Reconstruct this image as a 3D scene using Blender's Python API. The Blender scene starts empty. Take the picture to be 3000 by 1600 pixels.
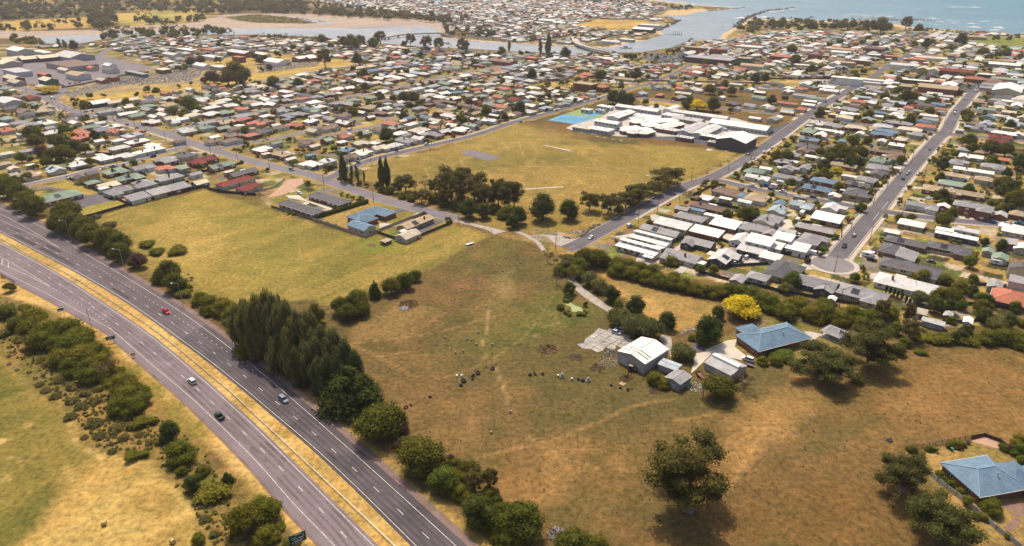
import bpy, math, random
import numpy as np
from mathutils import Vector, Matrix
from mathutils.geometry import tessellate_polygon
R = math.radians
rng = random.Random(11)
sc = bpy.context.scene
C = sc.collection

# ------------------------------------------------------------------ camera
CAM_H, FOC, PITCH = 143.2, 2000.0, R(25.25)      # drone height in m, focal length for a 3000 px wide frame
cam = bpy.data.cameras.new('camera'); cam.sensor_width = 36; cam.lens = 24
cam.clip_start = 1; cam.clip_end = 20000
co = bpy.data.objects.new('camera', cam); C.objects.link(co)
co.location = (0, 0, CAM_H); co.rotation_euler = (math.pi/2-PITCH, 0, 0)
sc.camera = co
# ------------------------------------------------------------------ sky, sun, exposure
SUN_EL, SUN_AZ = 60.0, -14.0                      # azimuth from +y towards +x
w = bpy.data.worlds.new('World'); sc.world = w; w.use_nodes = True
nt = w.node_tree; bg = nt.nodes['Background']
sky = nt.nodes.new('ShaderNodeTexSky'); sky.sky_type = 'NISHITA'; sky.sun_disc = False
sky.sun_elevation = R(SUN_EL); sky.sun_rotation = R(SUN_AZ); sky.dust_density = 4.0; sky.ozone_density = .6
nt.links.new(sky.outputs[0], bg.inputs[0]); bg.inputs[1].default_value = 0.15
sl = bpy.data.lights.new('sun', 'SUN'); sl.energy = 4.1; sl.angle = R(0.55); sl.color = (1, .89, .74)
so = bpy.data.objects.new('sun', sl); C.objects.link(so)
sd = Vector((math.sin(R(SUN_AZ))*math.cos(R(SUN_EL)), math.cos(R(SUN_AZ))*math.cos(R(SUN_EL)), math.sin(R(SUN_EL))))
so.rotation_euler = sd.to_track_quat('Z', 'Y').to_euler(); so.location = (0, 0, 400)
sc.view_settings.view_transform = 'Standard'; sc.view_settings.look = 'None'
sc.view_settings.exposure = 0.12; sc.view_settings.gamma = 1.0

# ------------------------------------------------------------------ photo pixel (3000x1600) <-> ground
CP, SP = math.cos(PITCH), math.sin(PITCH)
def gp(px, py, z=0.0):
    u, v = px-1500, py-800
    t = (CAM_H-z)/(v*CP+FOC*SP)
    return (u*t, (FOC*CP-v*SP)*t)
def px_of(x, y, z=0.0):
    zc = y*CP+(CAM_H-z)*SP
    yc = y*SP-(CAM_H-z)*CP
    return (1500+FOC*x/zc, 800-FOC*yc/zc)
def depth(x, y, z=0.0): return y*CP+(CAM_H-z)*SP
KQ = 750/2576.0
def cr(n, x, y):                                  # point read in one of sixteen enlarged tiles
    return ((n-1) % 4*750+x*KQ, (n-1)//4*400+y*KQ)
def cg(n, x, y, z=0.0): return gp(*cr(n, x, y), z)
TH = R(37.4)                                      # street grid
AD = (math.sin(TH), math.cos(TH)); CD = (math.cos(TH), -math.sin(TH))
RZA, RZC = math.pi/2-TH, -TH
def to_ac(x, y): return (x*AD[0]+y*AD[1], x*CD[0]+y*CD[1])
def from_ac(a, c): return (a*AD[0]+c*CD[0], a*AD[1]+c*CD[1])

# ------------------------------------------------------------------ mesh helpers
def mk(name, v, f, mats=(), mi=None, smooth=False):
    me = bpy.data.meshes.new(name); me.from_pydata(v, [], f)
    for m in mats: me.materials.append(m)
    if mi is not None: me.polygons.foreach_set('material_index', mi)
    if smooth: me.polygons.foreach_set('use_smooth', [True]*len(f))
    me.update(); return me
def ob(name, me, parent=None, loc=(0, 0, 0), rz=0.0, scale=None):
    o = bpy.data.objects.new(name, me); C.objects.link(o)
    o.location = loc; o.rotation_euler = (0, 0, rz)
    if scale is not None: o.scale = scale
    if parent is not None: o.parent = parent
    return o
def empty(name, loc=(0, 0, 0), rz=0.0, scale=None):
    o = ob(name, None, None, loc, rz, scale); o.empty_display_size = .5; return o
class MB:
    def __init__(s): s.v = []; s.f = []; s.m = []
    def quad(s, a, b, c, d, m=0):
        n = len(s.v); s.v += [a, b, c, d]; s.f.append((n, n+1, n+2, n+3)); s.m.append(m)
    def poly(s, pts, m=0):
        n = len(s.v); s.v += list(pts); s.f.append(tuple(range(n, n+len(pts)))); s.m.append(m)
    def box(s, x0, x1, y0, y1, z0, z1, m=0):
        n = len(s.v)
        s.v += [(x0, y0, z0), (x1, y0, z0), (x1, y1, z0), (x0, y1, z0), (x0, y0, z1), (x1, y0, z1), (x1, y1, z1), (x0, y1, z1)]
        for q in ((3, 2, 1, 0), (4, 5, 6, 7), (0, 1, 5, 4), (1, 2, 6, 5), (2, 3, 7, 6), (3, 0, 4, 7)):
            s.f.append(tuple(n+i for i in q)); s.m.append(m)
    def prism(s, bot, top, m=0, mt=None):          # matching loops, counter-clockwise from above
        n = len(s.v); k = len(bot); s.v += list(bot)+list(top)
        for i in range(k):
            j = (i+1) % k; s.f.append((n+i, n+j, n+k+j, n+k+i)); s.m.append(m)
        s.f.append(tuple(n+k+i for i in range(k))); s.m.append(m if mt is None else mt)
        s.f.append(tuple(n+k-1-i for i in range(k))); s.m.append(m)
    def tube(s, p, q, r0, r1, n=6, m=0):
        p, q = Vector(p), Vector(q); d = (q-p).normalized()
        a = d.orthogonal().normalized(); b = d.cross(a)
        L0 = [tuple(p+(a*math.cos(t)+b*math.sin(t))*r0) for t in [2*math.pi*i/n for i in range(n)]]
        L1 = [tuple(q+(a*math.cos(t)+b*math.sin(t))*r1) for t in [2*math.pi*i/n for i in range(n)]]
        s.prism(L0, L1, m)
    def build(s, name, mats, parent=None, loc=(0, 0, 0), rz=0.0, smooth=False):
        return ob(name, s.mesh(name, mats, smooth), parent, loc, rz)
    def mesh(s, name, mats, smooth=False):
        if not isinstance(mats, (list, tuple)): mats = [mats]
        return mk(name, s.v, s.f, mats, s.m, smooth)
def sheet(name, pts, z, mat, parent=None):
    tri = tessellate_polygon([[Vector((x, y, 0)) for x, y in pts]])
    fs = []
    for a, b, c in tri:
        (x0, y0), (x1, y1), (x2, y2) = pts[a], pts[b], pts[c]
        fs.append((a, b, c) if (x1-x0)*(y2-y0)-(x2-x0)*(y1-y0) > 0 else (a, c, b))
    return ob(name, mk(name, [(x, y, z) for x, y in pts], fs, [mat]), parent)
def smooth_line(pts, step=4.0):
    out = []; n = len(pts)
    for i in range(n-1):
        p0, p1, p2, p3 = pts[max(i-1, 0)], pts[i], pts[i+1], pts[min(i+2, n-1)]
        k = max(1, int(math.dist(p1, p2)/step))
        for j in range(k):
            t = j/k
            out.append(tuple(.5*(2*p1[d]+(p2[d]-p0[d])*t+(2*p0[d]-5*p1[d]+4*p2[d]-p3[d])*t*t+(3*p1[d]-p0[d]-3*p2[d]+p3[d])*t**3) for d in (0, 1)))
    out.append(tuple(pts[-1])); return out
def norms(l):
    r = []
    for i in range(len(l)):
        a, b = l[max(i-1, 0)], l[min(i+1, len(l)-1)]
        dx, dy = b[0]-a[0], b[1]-a[1]; q = math.hypot(dx, dy) or 1
        r.append((-dy/q, dx/q))
    return r
def offset(l, d): return [(p[0]+n[0]*d, p[1]+n[1]*d) for p, n in zip(l, norms(l))]
def strip(mb, left, right, z, m=0):                # left of travel, right of travel
    n = len(mb.v)
    for a, b in zip(left, right): mb.v += [(a[0], a[1], z), (b[0], b[1], z)]
    for i in range(len(left)-1):
        mb.f.append((n+2*i, n+2*i+1, n+2*i+3, n+2*i+2)); mb.m.append(m)
def at_len(l, s):
    for a, b in zip(l, l[1:]):
        q = math.dist(a, b)
        if s <= q: t = s/q if q else 0; return (a[0]+(b[0]-a[0])*t, a[1]+(b[1]-a[1])*t), ((b[0]-a[0])/q, (b[1]-a[1])/q)
        s -= q
    return None
def length(l): return sum(math.dist(a, b) for a, b in zip(l, l[1:]))
def inpoly(x, y, P):
    c = False; j = len(P)-1
    for i in range(len(P)):
        if (P[i][1] > y) != (P[j][1] > y) and x < (P[j][0]-P[i][0])*(y-P[i][1])/(P[j][1]-P[i][1])+P[i][0]: c = not c
        j = i
    return c
def dist_line(x, y, l):
    best = 1e9
    for (ax, ay), (bx, by) in zip(l, l[1:]):
        dx, dy = bx-ax, by-ay; q = dx*dx+dy*dy
        t = 0 if q == 0 else max(0, min(1, ((x-ax)*dx+(y-ay)*dy)/q))
        best = min(best, (x-ax-t*dx)**2+(y-ay-t*dy)**2)
    return math.sqrt(best)

# ------------------------------------------------------------------ labels
REG = []
def reg(o, desc, place, cat, group=None, px=None):
    o['category'] = cat
    if group: o['group'] = group
    if px is None: px = px_of(o.location[0], o.location[1])[0]
    REG.append((o, desc, place, px))
def tag(o, label, cat, group=None):
    o['label'] = label; o['category'] = cat
    if group: o['group'] = group
    return o
def setting(o, kind='structure', label=None):
    o['kind'] = kind
    if label: o['label'] = label
    return o
ORD = 'zero first second third fourth fifth sixth seventh eighth ninth tenth eleventh twelfth thirteenth fourteenth fifteenth sixteenth seventeenth eighteenth nineteenth twentieth'.split()
def finish_labels():
    g = {}
    for o, d, p, x in REG: g.setdefault((d, p), []).append((x, o))
    for (d, p), l in g.items():
        l.sort(key=lambda t: t[0]); n = len(l)
        for i, (x, o) in enumerate(l):
            if n == 1: o['label'] = f'{d} {p}'
            elif i == 0: o['label'] = f'{d} {p}, leftmost'
            elif i == n-1: o['label'] = f'{d} {p}, rightmost'
            elif i < 20: o['label'] = f'{d} {p}, {ORD[i+1]} from left'
            else: o['label'] = f'{d} {p}, {ORD[min(n-i, 20)]} from right'

# ------------------------------------------------------------------ materials
def nodes(name):
    m = bpy.data.materials.new(name); m.use_nodes = True
    t = m.node_tree; return m, t, t.nodes['Principled BSDF'], t.nodes['Material Output']
def N(t, kind, **kw):
    n = t.nodes.new('ShaderNode'+kind)
    for k, v in kw.items(): setattr(n, k, v)
    return n
def noise(t, vec, scale, detail=3, rough=.55):
    n = N(t, 'TexNoise'); n.inputs['Scale'].default_value = scale; n.inputs['Detail'].default_value = detail
    n.inputs['Roughness'].default_value = rough; t.links.new(vec, n.inputs['Vector']); return n.outputs['Fac']
def ramp(t, fac, stops):
    n = N(t, 'ValToRGB'); e = n.color_ramp.elements
    while len(e) < len(stops): e.new(.5)
    for s, (p, c) in zip(e, stops): s.position = p; s.color = (*c, 1)
    t.links.new(fac, n.inputs[0]); return n.outputs[0]
def mixc(t, a, b, fac, mode='MIX'):
    n = N(t, 'MixRGB', blend_type=mode)
    for i, v in ((0, fac), (1, a), (2, b)):
        if hasattr(v, 'is_output'): t.links.new(v, n.inputs[i])
        else: n.inputs[i].default_value = v if i == 0 else (*v, 1)
    return n.outputs[0]
MATS = {}
def surf(name, col, rough=.8, var=.18, scale=.6, fine=0.0, fscale=8, spec=.2, bump=0.0, metal=0.0, world=True, orand=0.0, tint=None):
    """one base colour with soft wear and, if asked, fine grain"""
    if name in MATS: return MATS[name]
    m, t, b, o = nodes(name)
    vec = N(t, 'NewGeometry').outputs['Position'] if world else N(t, 'TexCoord').outputs['Object']
    d = tuple(c*(1-var*1.3) for c in col) if tint is None else tint; l = tuple(min(1, c*(1+var)) for c in col)
    c = ramp(t, noise(t, vec, scale, 5, .6), [(.32, d), (.68, l)])
    if fine:
        f = noise(t, vec, fscale, 3, .7)
        c = mixc(t, c, ramp(t, f, [(.3, (1-fine,)*3), (.7, (1+fine*.6,)*3)]), 1.0, 'MULTIPLY')
    if orand:
        r = N(t, 'ObjectInfo').outputs['Random']
        c = mixc(t, c, ramp(t, r, [(0, (1-orand,)*3), (1, (1+orand,)*3)]), 1.0, 'MULTIPLY')
    t.links.new(c, b.inputs['Base Color']); b.inputs['Roughness'].default_value = rough
    b.inputs['Specular IOR Level'].default_value = spec; b.inputs['Metallic'].default_value = metal
    if bump:
        q = N(t, 'Bump'); q.inputs['Strength'].default_value = bump; q.inputs['Distance'].default_value = .05
        t.links.new(noise(t, vec, fscale, 3), q.inputs['Height']); t.links.new(q.outputs[0], b.inputs['Normal'])
    MATS[name] = m; return m
def leafmat(name, dark, light, hue=.12, trans=.34):
    m, t, b, o = nodes(name)
    tc = N(t, 'TexCoord').outputs['Object']
    c = ramp(t, noise(t, tc, .55, 4, .6), [(.3, dark), (.7, light)])
    r = N(t, 'ObjectInfo').outputs['Random']
    c = mixc(t, c, ramp(t, r, [(0, (1-hue*1.4, 1-hue*.6, 1-hue)), (.5, (1, 1, 1)), (1, (1+hue*2.6, 1+hue*1.2, 1))]), 1.0, 'MULTIPLY')
    f = noise(t, tc, 3.2, 2, .5)
    c = mixc(t, c, ramp(t, f, [(.3, (.5, .53, .52)), (.7, (1.45, 1.4, 1.2))]), 1.0, 'MULTIPLY')
    t.links.new(c, b.inputs['Base Color']); b.inputs['Roughness'].default_value = .8; b.inputs['Specular IOR Level'].default_value = .06
    tr = N(t, 'BsdfTranslucent'); t.links.new(c, tr.inputs[0])
    mx = N(t, 'MixShader'); mx.inputs[0].default_value = trans
    t.links.new(b.outputs[0], mx.inputs[1]); t.links.new(tr.outputs[0], mx.inputs[2]); t.links.new(mx.outputs[0], o.inputs[0])
    return m

ROOFC = {'W': (.82, .80, .76), 'G': (.33, .32, .33), 'D': (.135, .13, .14), 'B': (.155, .245, .34), 'P': (.40, .47, .53), 'R': (.50, .185, .115),
         'M': (.22, .035, .025), 'E': (.26, .34, .26), 'N': (.23, .155, .12), 'C': (.64, .57, .44), 'T': (.44, .34, .22), 'S': (.60, .59, .58)}
ROOFN = {'W': 'white', 'G': 'grey', 'D': 'charcoal', 'B': 'blue', 'P': 'pale blue', 'R': 'terracotta', 'M': 'maroon', 'E': 'green', 'N': 'brown', 'C': 'cream', 'T': 'tan', 'S': 'silver'}
def roofmat(k):
    """sheet or tile roof: weathering plus fine ribs that follow the slope"""
    col = ROOFC[k]; m, t, b, o = nodes('roof_'+ROOFN[k].replace(' ', '_'))
    pos = N(t, 'NewGeometry').outputs['Position']; tc = N(t, 'TexCoord').outputs['Object']
    c = ramp(t, noise(t, pos, .35, 5, .65), [(.3, tuple(x*.72 for x in col)), (.7, tuple(min(.88, x*1.10) for x in col))])
    wv = N(t, 'TexWave'); wv.bands_direction = 'X'; wv.inputs['Scale'].default_value = 1.6; wv.inputs['Distortion'].default_value = .6
    t.links.new(tc, wv.inputs[0])
    c = mixc(t, c, ramp(t, wv.outputs['Fac'], [(0, (.90,)*3), (1, (1.04,)*3)]), 1.0, 'MULTIPLY')
    c = mixc(t, c, ramp(t, noise(t, pos, 2.5, 3, .7), [(.35, (.82, .79, .76)), (.65, (1.08, 1.07, 1.05))]), 1.0, 'MULTIPLY')
    r = N(t, 'ObjectInfo').outputs['Random']
    c = mixc(t, c, ramp(t, r, [(0, (.72, .72, .73)), (.5, (.95, .94, .92)), (1, (1.10, 1.07, 1.02))]), 1.0, 'MULTIPLY')
    t.links.new(c, b.inputs['Base Color']); b.inputs['Roughness'].default_value = .72; b.inputs['Specular IOR Level'].default_value = .15
    return m
ROOF = {k: roofmat(k) for k in ROOFC}
WALLC = [('wall_cream', (.52, .45, .34)), ('wall_white', (.66, .64, .60)), ('wall_grey', (.34, .33, .32)), ('wall_brick', (.24, .10, .06)), ('wall_tan', (.40, .30, .21)), ('wall_pale', (.50, .50, .50)), ('wall_dark', (.085, .08, .085)), ('wall_yellow', (.52, .36, .13)), ('wall_green', (.07, .17, .11))]
WALL = [surf(n, c, .85, .12, .5, .15, 6, orand=.12) for n, c in WALLC]
WIX = {n[5:]: i for i, (n, c) in enumerate(WALLC)}
M_glass = surf('window_glass', (.035, .042, .050), .38, .3, .8, spec=.25)
M_frame = surf('white_frame', (.6, .59, .56), .6, .08)
M_asph = surf('asphalt_street', (.120, .106, .112), .9, .16, .06, .16, 1.5)
M_asphS = surf('asphalt_street_worn', (.175, .150, .155), .9, .14, .05, .16, 1.5)
M_asphL = surf('asphalt_highway_old', (.182, .143, .145), .9, .14, .05, .14, 1.2)
M_asphD = surf('asphalt_highway_new', (.080, .066, .070), .88, .2, .05, .18, 1.2)
M_gravel = surf('gravel', (.36, .31, .26), .95, .2, .3, .25, 2.5)
M_shoulder = surf('red_gravel_shoulder', (.20, .135, .11), .95, .2, .2, .25, 2.0)
M_conc = surf('concrete', (.44, .39, .34), .9, .12, .25, .12, 3)
M_kerb = surf('kerb_concrete', (.42, .39, .35), .9, .15, .5)
M_paint = surf('road_paint', (.56, .52, .45), .7, .25, .6, .35, 3)
M_bark = surf('bark', (.10, .075, .055), .95, .3, 2, world=False)
M_barkp = surf('pale_bark', (.30, .25, .20), .9, .3, 1.5, world=False)
M_wood = surf('weathered_timber', (.17, .14, .12), .9, .25, .8, .2, 5)
M_pole = surf('pole_timber', (.12, .095, .075), .9, .2, 1)
M_steel = surf('galvanised_steel', (.42, .42, .42), .45, .15, 1.5, metal=.4)
M_rubber = surf('rubber', (.018, .018, .02), .85, .3, 2)
M_black = surf('black_trim', (.02, .02, .022), .5, .2, 2)
M_rust = surf('rust', (.22, .10, .055), .9, .3, 1)
M_white = surf('white_paint', (.70, .69, .66), .5, .08, 1)
M_lamp = surf('lamp_lens', (.65, .66, .68), .2, .05, 1)
M_red = surf('tail_lens', (.30, .01, .01), .3, .1, 1)
M_green = surf('sign_green', (.006, .075, .045), .5, .1, 1)
M_yellow = surf('sign_yellow', (.62, .36, .03), .6, .1, 1)
M_solar = surf('solar_cells', (.025, .026, .045), .6, .2, 1, spec=.15)
M_hay = surf('hay', (.52, .39, .17), .95, .2, 2, .3, 6)
M_stone = surf('pale_rock', (.40, .36, .31), .95, .25, .6)
M_brown = surf('brown_rock', (.20, .155, .12), .95, .3, .5)
# ------------------------------------------------------------------ street lines (photo pixels -> metres)
def L(*p): return [gp(*q) for q in p]
STREETS = {
 'main':  (L((-150,205),(0,247),(96,268),(204,323),(320,346),(477,390),(611,435),(750,476),(910,513),(960,530),(1090,575),(1233,615),(1340,643)), 10.0),
 'park_right': (L((1660,730),(1690,718),(1791,662),(1995,551),(2111,508),(2250,423),(2381,329),(2512,250)), 9.5),
 'cul_de_sac': (L((2450,765),(2468,735),(2570,615),(2643,525),(2745,409),(2771,387),(2803,329),(2853,268)), 9.0),
 'cross_right': (L((2085,524),(2125,534),(2250,562),(2497,604),(2570,617),(2745,641),(3000,664),(3250,690)), 7.5),
 'behind_school': (L((1790,275),(1873,287),(2114,317),(2250,331),(2381,345),(2413,352),(2637,376),(2762,392),(3000,412)), 7.5),
 'park_left': (L((945,532),(1027,493),(1128,458),(1385,398),(1500,360),(1640,323),(1762,287),(1850,259),(1908,244),(1977,215),(2024,189)), 7.5),
 'tee_left': (L((480,391),(611,358),(750,329),(890,303),(1030,282),(1157,256),(1283,230),(1500,189)), 7.5),
 'cemetery': (L((230,330),(300,318),(477,285),(750,244),(977,201),(1122,186),(1300,168)), 7.5),
 'loop': (L((611,436),(700,425),(846,398),(980,364),(1060,349),(1115,345),(1138,352),(1115,368),(1030,384),(940,404),(880,420)), 6.5),
 'left_close': (L((70,547),(87,540),(204,516),(291,493),(378,479),(451,455),(560,425)), 6.5),
 'left_back': (L((-60,378),(12,364),(175,341),(240,330)), 7.0),
 'industry': (L((150,300),(291,163),(330,140)), 9.0),
 'yard_road': (L((291,163),(437,201),(560,225)), 10.0),
 'rail_road': (L((1900,240),(2040,258),(2250,262),(2512,256),(2700,262),(2853,268),(3100,275)), 8.0),
 'high_street': (L((2512,250),(2560,225),(2600,195),(2680,150),(2720,128)), 9.0),
}
for k in STREETS: STREETS[k] = (smooth_line(STREETS[k][0], 5), STREETS[k][1])
HW_R_left = smooth_line(L((-120,615),(0,677),(116,738),(233,800),(379,887),(539,1001),(641,1078),(750,1167),(788,1200),(907,1300),(1041,1424),(1219,1600),(1420,1800)), 3)
HW_R_right = smooth_line(L((-160,540),(0,610),(146,677),(250,744),(349,801),(480,882),(582,951),(750,1080),(891,1200),(1056,1346),(1198,1474),(1335,1600),(1560,1810)), 3)
HW_L_right = smooth_line(L((-120,650),(0,713),(160,800),(291,884),(437,983),(582,1103),(690,1200),(750,1255),(896,1401),(1094,1600),(1290,1800)), 3)
HW_L_left = smooth_line(L((-120,735),(15,800),(146,866),(291,946),(335,973),(437,1062),(524,1135),(597,1200),(750,1351),(861,1477),(980,1600),(1160,1800)), 3)
RAIL = smooth_line(L((-100,646),(0,700),(96,755),(189,800),(250,836),(437,957),(640,1120),(728,1200),(954,1412),(1152,1600),(1350,1800)), 4)

WATER = [(3500,125),(3000,102),(2803,87),(2700,84),(2620,70),(2540,58),(2454,64),(2380,60),(2250,56),(2199,54),(2155,79),(2117,99),(2110,112),(2010,122),(1966,140),(1878,154),(1791,154),(1689,157),(1500,151),(1376,143),(1230,137),(1128,128),(992,116),(925,108),(750,102),(611,102),(437,100),(300,116),(233,128),(134,128),(116,111),
 (120,107),(291,102),(437,93),(611,84),(750,83),(1041,81),(1187,80),(1274,90),(1283,95),(1297,112),(1332,116),(1500,129),(1689,137),(1762,140),(1806,137),(1849,122),(1887,121),(1908,112),(1945,102),(1931,87),(1989,61),(1966,50),(1937,47),(2010,44),(2041,36),(2076,32),(2178,23),(2053,17),(1966,7),(1916,0),(1800,-20),(1600,-60),(1500,-80),(3900,-80),(4100,125)]
WATER_W = [gp(*p) for p in WATER]

# ------------------------------------------------------------------ ground sheet, coloured by what grows or lies there
def axis(lo, hi, spans):
    v = []; x = lo
    while x < hi:
        v.append(x); x += next(s for a, s in spans if x < a)
    v.append(hi); return np.array(v)
gx = axis(-6000, 6500, [(-2200, 400), (-700, 20), (-270, 5), (330, 1.45), (560, 2.6), (1000, 7), (2300, 20), (1e9, 400)])
gy = axis(-200, 13000, [(90, 30), (430, 1.45), (640, 2.0), (1000, 4), (2700, 14), (1e9, 500)])
GX, GY = np.meshgrid(gx, gy); X = GX.ravel(); Y = GY.ravel()
nr = np.random.RandomState(5)
_lat = nr.rand(256, 256).astype(np.float32)
def vnoise(x, y):
    xi = np.floor(x).astype(int); yi = np.floor(y).astype(int); fx = x-xi; fy = y-yi
    fx = fx*fx*(3-2*fx); fy = fy*fy*(3-2*fy)
    g = lambda a, b: _lat[a & 255, b & 255]
    return (g(xi, yi)*(1-fx)+g(xi+1, yi)*fx)*(1-fy)+(g(xi, yi+1)*(1-fx)+g(xi+1, yi+1)*fx)*fy
def fbm(s, o=4, ox=0, sx=1.0, sy=1.0, rot=0.0):
    c, q = math.cos(rot), math.sin(rot); x = (X*c+Y*q)/s*sx+ox; y = (-X*q+Y*c)/s*sy+ox*1.7
    r = np.zeros_like(X); a = 1; t = 0
    for i in range(o): r += a*vnoise(x, y); t += a; a *= .55; x = x*2.03+17; y = y*2.03+31
    return r/t
n40, n15, n6, n90 = fbm(40, 4, 3), fbm(15, 3, 50), fbm(5, 3, 90), fbm(90, 4, 7)
streak = fbm(14, 4, 20, sx=.12, sy=1.4, rot=math.atan2(AD[1], AD[0]))
def col3(*c): return np.array(c, dtype=np.float32)
def lerp(a, b, t): return a+(b-a)*t[:, None]
def sstep(e0, e1, v): t = np.clip((v-e0)/(e1-e0), 0, 1); return t*t*(3-2*t)
COL = lerp(col3(.152, .099, .042), col3(.108, .086, .035), sstep(.40, .60, n40))
COL = lerp(COL, col3(.195, .125, .050), sstep(.55, .75, n15)*.45)
def sdist(P, m):
    x, y = X[m], Y[m]; d = np.full(x.shape, 1e9); ins = np.zeros(x.shape, bool); j = len(P)-1
    for i in range(len(P)):
        (ax, ay), (bx, by) = P[j], P[i]; dx, dy = bx-ax, by-ay; q = dx*dx+dy*dy+1e-9
        t = np.clip(((x-ax)*dx+(y-ay)*dy)/q, 0, 1); d = np.minimum(d, (x-ax-t*dx)**2+(y-ay-t*dy)**2)
        if ay != by: ins ^= ((by > y) != (ay > y)) & (x < (ax-bx)*(y-by)/(ay-by)+bx)
        j = i
    return np.where(ins, 1, -1)*np.sqrt(d)
def mask_poly(P, soft=2.0, rag=2.0):
    xs = [p[0] for p in P]; ys = [p[1] for p in P]; pad = soft+rag+1
    m = (X > min(xs)-pad) & (X < max(xs)+pad) & (Y > min(ys)-pad) & (Y < max(ys)+pad)
    r = np.zeros(X.shape)
    if m.any(): r[m] = sstep(-soft/2, soft/2, sdist(P, m)+(n6[m]-.5)*2*rag+(n15[m]-.5)*2*rag)
    return r
def paint(pts, fn, soft=2.0, rag=2.0, amt=1.0, world=False):
    global COL
    P = pts if world else [gp(*p) for p in pts]
    k = mask_poly(P, soft, rag)*amt; m = k > .002
    c = fn(m) if callable(fn) else fn
    COL[m] = COL[m]+(c-COL[m])*k[m][:, None]
def paintline(pts, c, wid, soft=1.0, amt=1.0, world=False, smooth=True, gap=0.0):
    global COL
    P = pts if world else [gp(*p) for p in pts]
    if smooth and len(P) > 2: P = smooth_line(P, 6)
    xs = [p[0] for p in P]; ys = [p[1] for p in P]; pad = wid+soft+2
    m = (X > min(xs)-pad) & (X < max(xs)+pad) & (Y > min(ys)-pad) & (Y < max(ys)+pad)
    if not m.any(): return
    x, y = X[m], Y[m]; d = np.full(x.shape, 1e9)
    for (ax, ay), (bx, by) in zip(P, P[1:]):
        dx, dy = bx-ax, by-ay; q = dx*dx+dy*dy+1e-9
        t = np.clip(((x-ax)*dx+(y-ay)*dy)/q, 0, 1); d = np.minimum(d, (x-ax-t*dx)**2+(y-ay-t*dy)**2)
    k = (1-sstep(wid/2-soft/2, wid/2+soft/2, np.sqrt(d)+(n6[m]-.5)*wid*.5))*amt
    if gap: k *= sstep(gap-.12, gap+.12, n6[m])
    COL[m] = COL[m]+(col3(*c)-COL[m])*k[:, None]
def blend(c1, c2, nz, e0=.42, e1=.58, c3=None, nz3=None, f0=.5, f1=.75):
    def f(m):
        r = lerp(col3(*c1), col3(*c2), sstep(e0, e1, nz[m]))
        if c3 is not None: r = lerp(r, col3(*c3), sstep(f0, f1, nz3[m]))
        return r
    return f
# yards of the town: lawns green and dry, drives, garden beds
AA = X*AD[0]+Y*AD[1]; CC = X*CD[0]+Y*CD[1]
def hsh(i, j, k=0): return np.modf(np.abs(np.sin(i*12.9898+j*78.233+k*37.719)*43758.5453))[0]
def yards(m):
    a, c = AA[m]+(n6[m]-.5)*4, CC[m]+(n6[m]-.5)*4
    i, j = np.floor(a/7.0), np.floor(c/8.5); h = hsh(i, j)
    pal = np.array([(.26, .18, .062), (.23, .17, .058), (.150, .160, .048), (.115, .13, .038), (.34, .29, .23), (.055, .052, .024), (.19, .125, .07), (.24, .18, .06), (.15, .135, .125), (.08, .078, .03)], np.float32)
    r = pal[np.clip((h*10).astype(int), 0, 9)]
    return r*(.95+.45*hsh(i, j, 3))[:, None]
TOWN = [(-300,560),(0,575),(140,618),(245,642),(378,601),(603,548),(640,563),(750,572),(795,608),(1073,697),(1108,680),(1187,712),(1326,653),(1300,636),(954,534),(1500,362),(1762,287),(1840,262),(2260,262),(2500,262),(2300,400),(2050,548),(1735,715),(1745,735),(1830,772),(1960,806),(2250,845),(2455,893),(2560,935),(2640,965),(2750,958),(3000,952),(3600,960),(4200,300),(3500,128),(3000,104),(2803,89),(2700,87),(2620,73),(2540,61),(2454,67),(2250,60),(2155,84),(2010,126),(1966,144),(1878,157),(1689,160),(1500,154),(1376,147),(1230,141),(1128,131),(992,120),(750,106),(611,106),(437,104),(300,120),(233,131),(134,131),(0,128),(-500,128),(-700,540)]
paint(TOWN, yards, 2, 1)
paint([(1300,60),(1500,128),(1689,135),(1849,120),(1945,100),(1989,61),(1937,47),(2076,31),(2053,18),(1916,1),(1700,-60),(900,-60),(900,20),(1100,40)], yards, 8, 3)
# far left: dry paddocks, wood floor
paint([(-900,-60),(900,-60),(900,30),(600,40),(560,62),(0,92),(-700,100)], blend((.11,.095,.04),(.34,.235,.075),n90,.52,.62), 20, 5)
paint([(0,60),(250,52),(262,80),(150,86),(0,92),(-300,95),(-300,60)], blend((.46,.31,.09),(.36,.25,.08),n40), 10, 3)
paint([(330,40),(560,30),(640,32),(600,58),(480,72),(370,76),(330,62)], blend((.44,.31,.09),(.24,.24,.07),n40,.5,.6), 10, 3)
SAND = (.42,.335,.30)
paint([(-400,95),(0,92),(262,88),(378,77),(524,70),(603,58),(640,44),(750,39),(895,41),(1012,48),(1158,54),(1303,60),(1341,70),(1345,86),(1290,100),(1260,92),(1187,84),(1041,85),(750,88),(611,90),(437,98),(291,106),(120,112),(-400,118)], blend(SAND,(.33,.275,.265),streak,.4,.6), 6, 3)
paint([(655,50),(750,41),(868,52),(968,65),(895,70),(750,67),(690,60)], blend((.10,.085,.04),(.15,.12,.05),n15), 8, 4)
for l, wd in (([(1297,112),(1400,118),(1500,128),(1689,136),(1762,140),(1806,137),(1849,122),(1890,121)], 26), ([(1945,102),(1931,87),(1989,61)], 14), ([(1937,47),(2010,43),(2076,31),(2178,23)], 30), ([(2178,22),(2053,15),(1966,5),(1916,-2)], 60), ([(2110,112),(2117,99),(2155,79),(2199,54)], 26), ([(2199,55),(2380,62),(2454,66),(2540,60),(2620,72),(2700,86),(2803,90),(3000,106),(3200,114)], 40)):
    paintline(l, (.52,.40,.27), wd, 8)
paint([(1960,30),(2055,25),(2076,31),(1990,43),(1940,44)], col3(.50,.37,.22), 10, 3)
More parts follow.
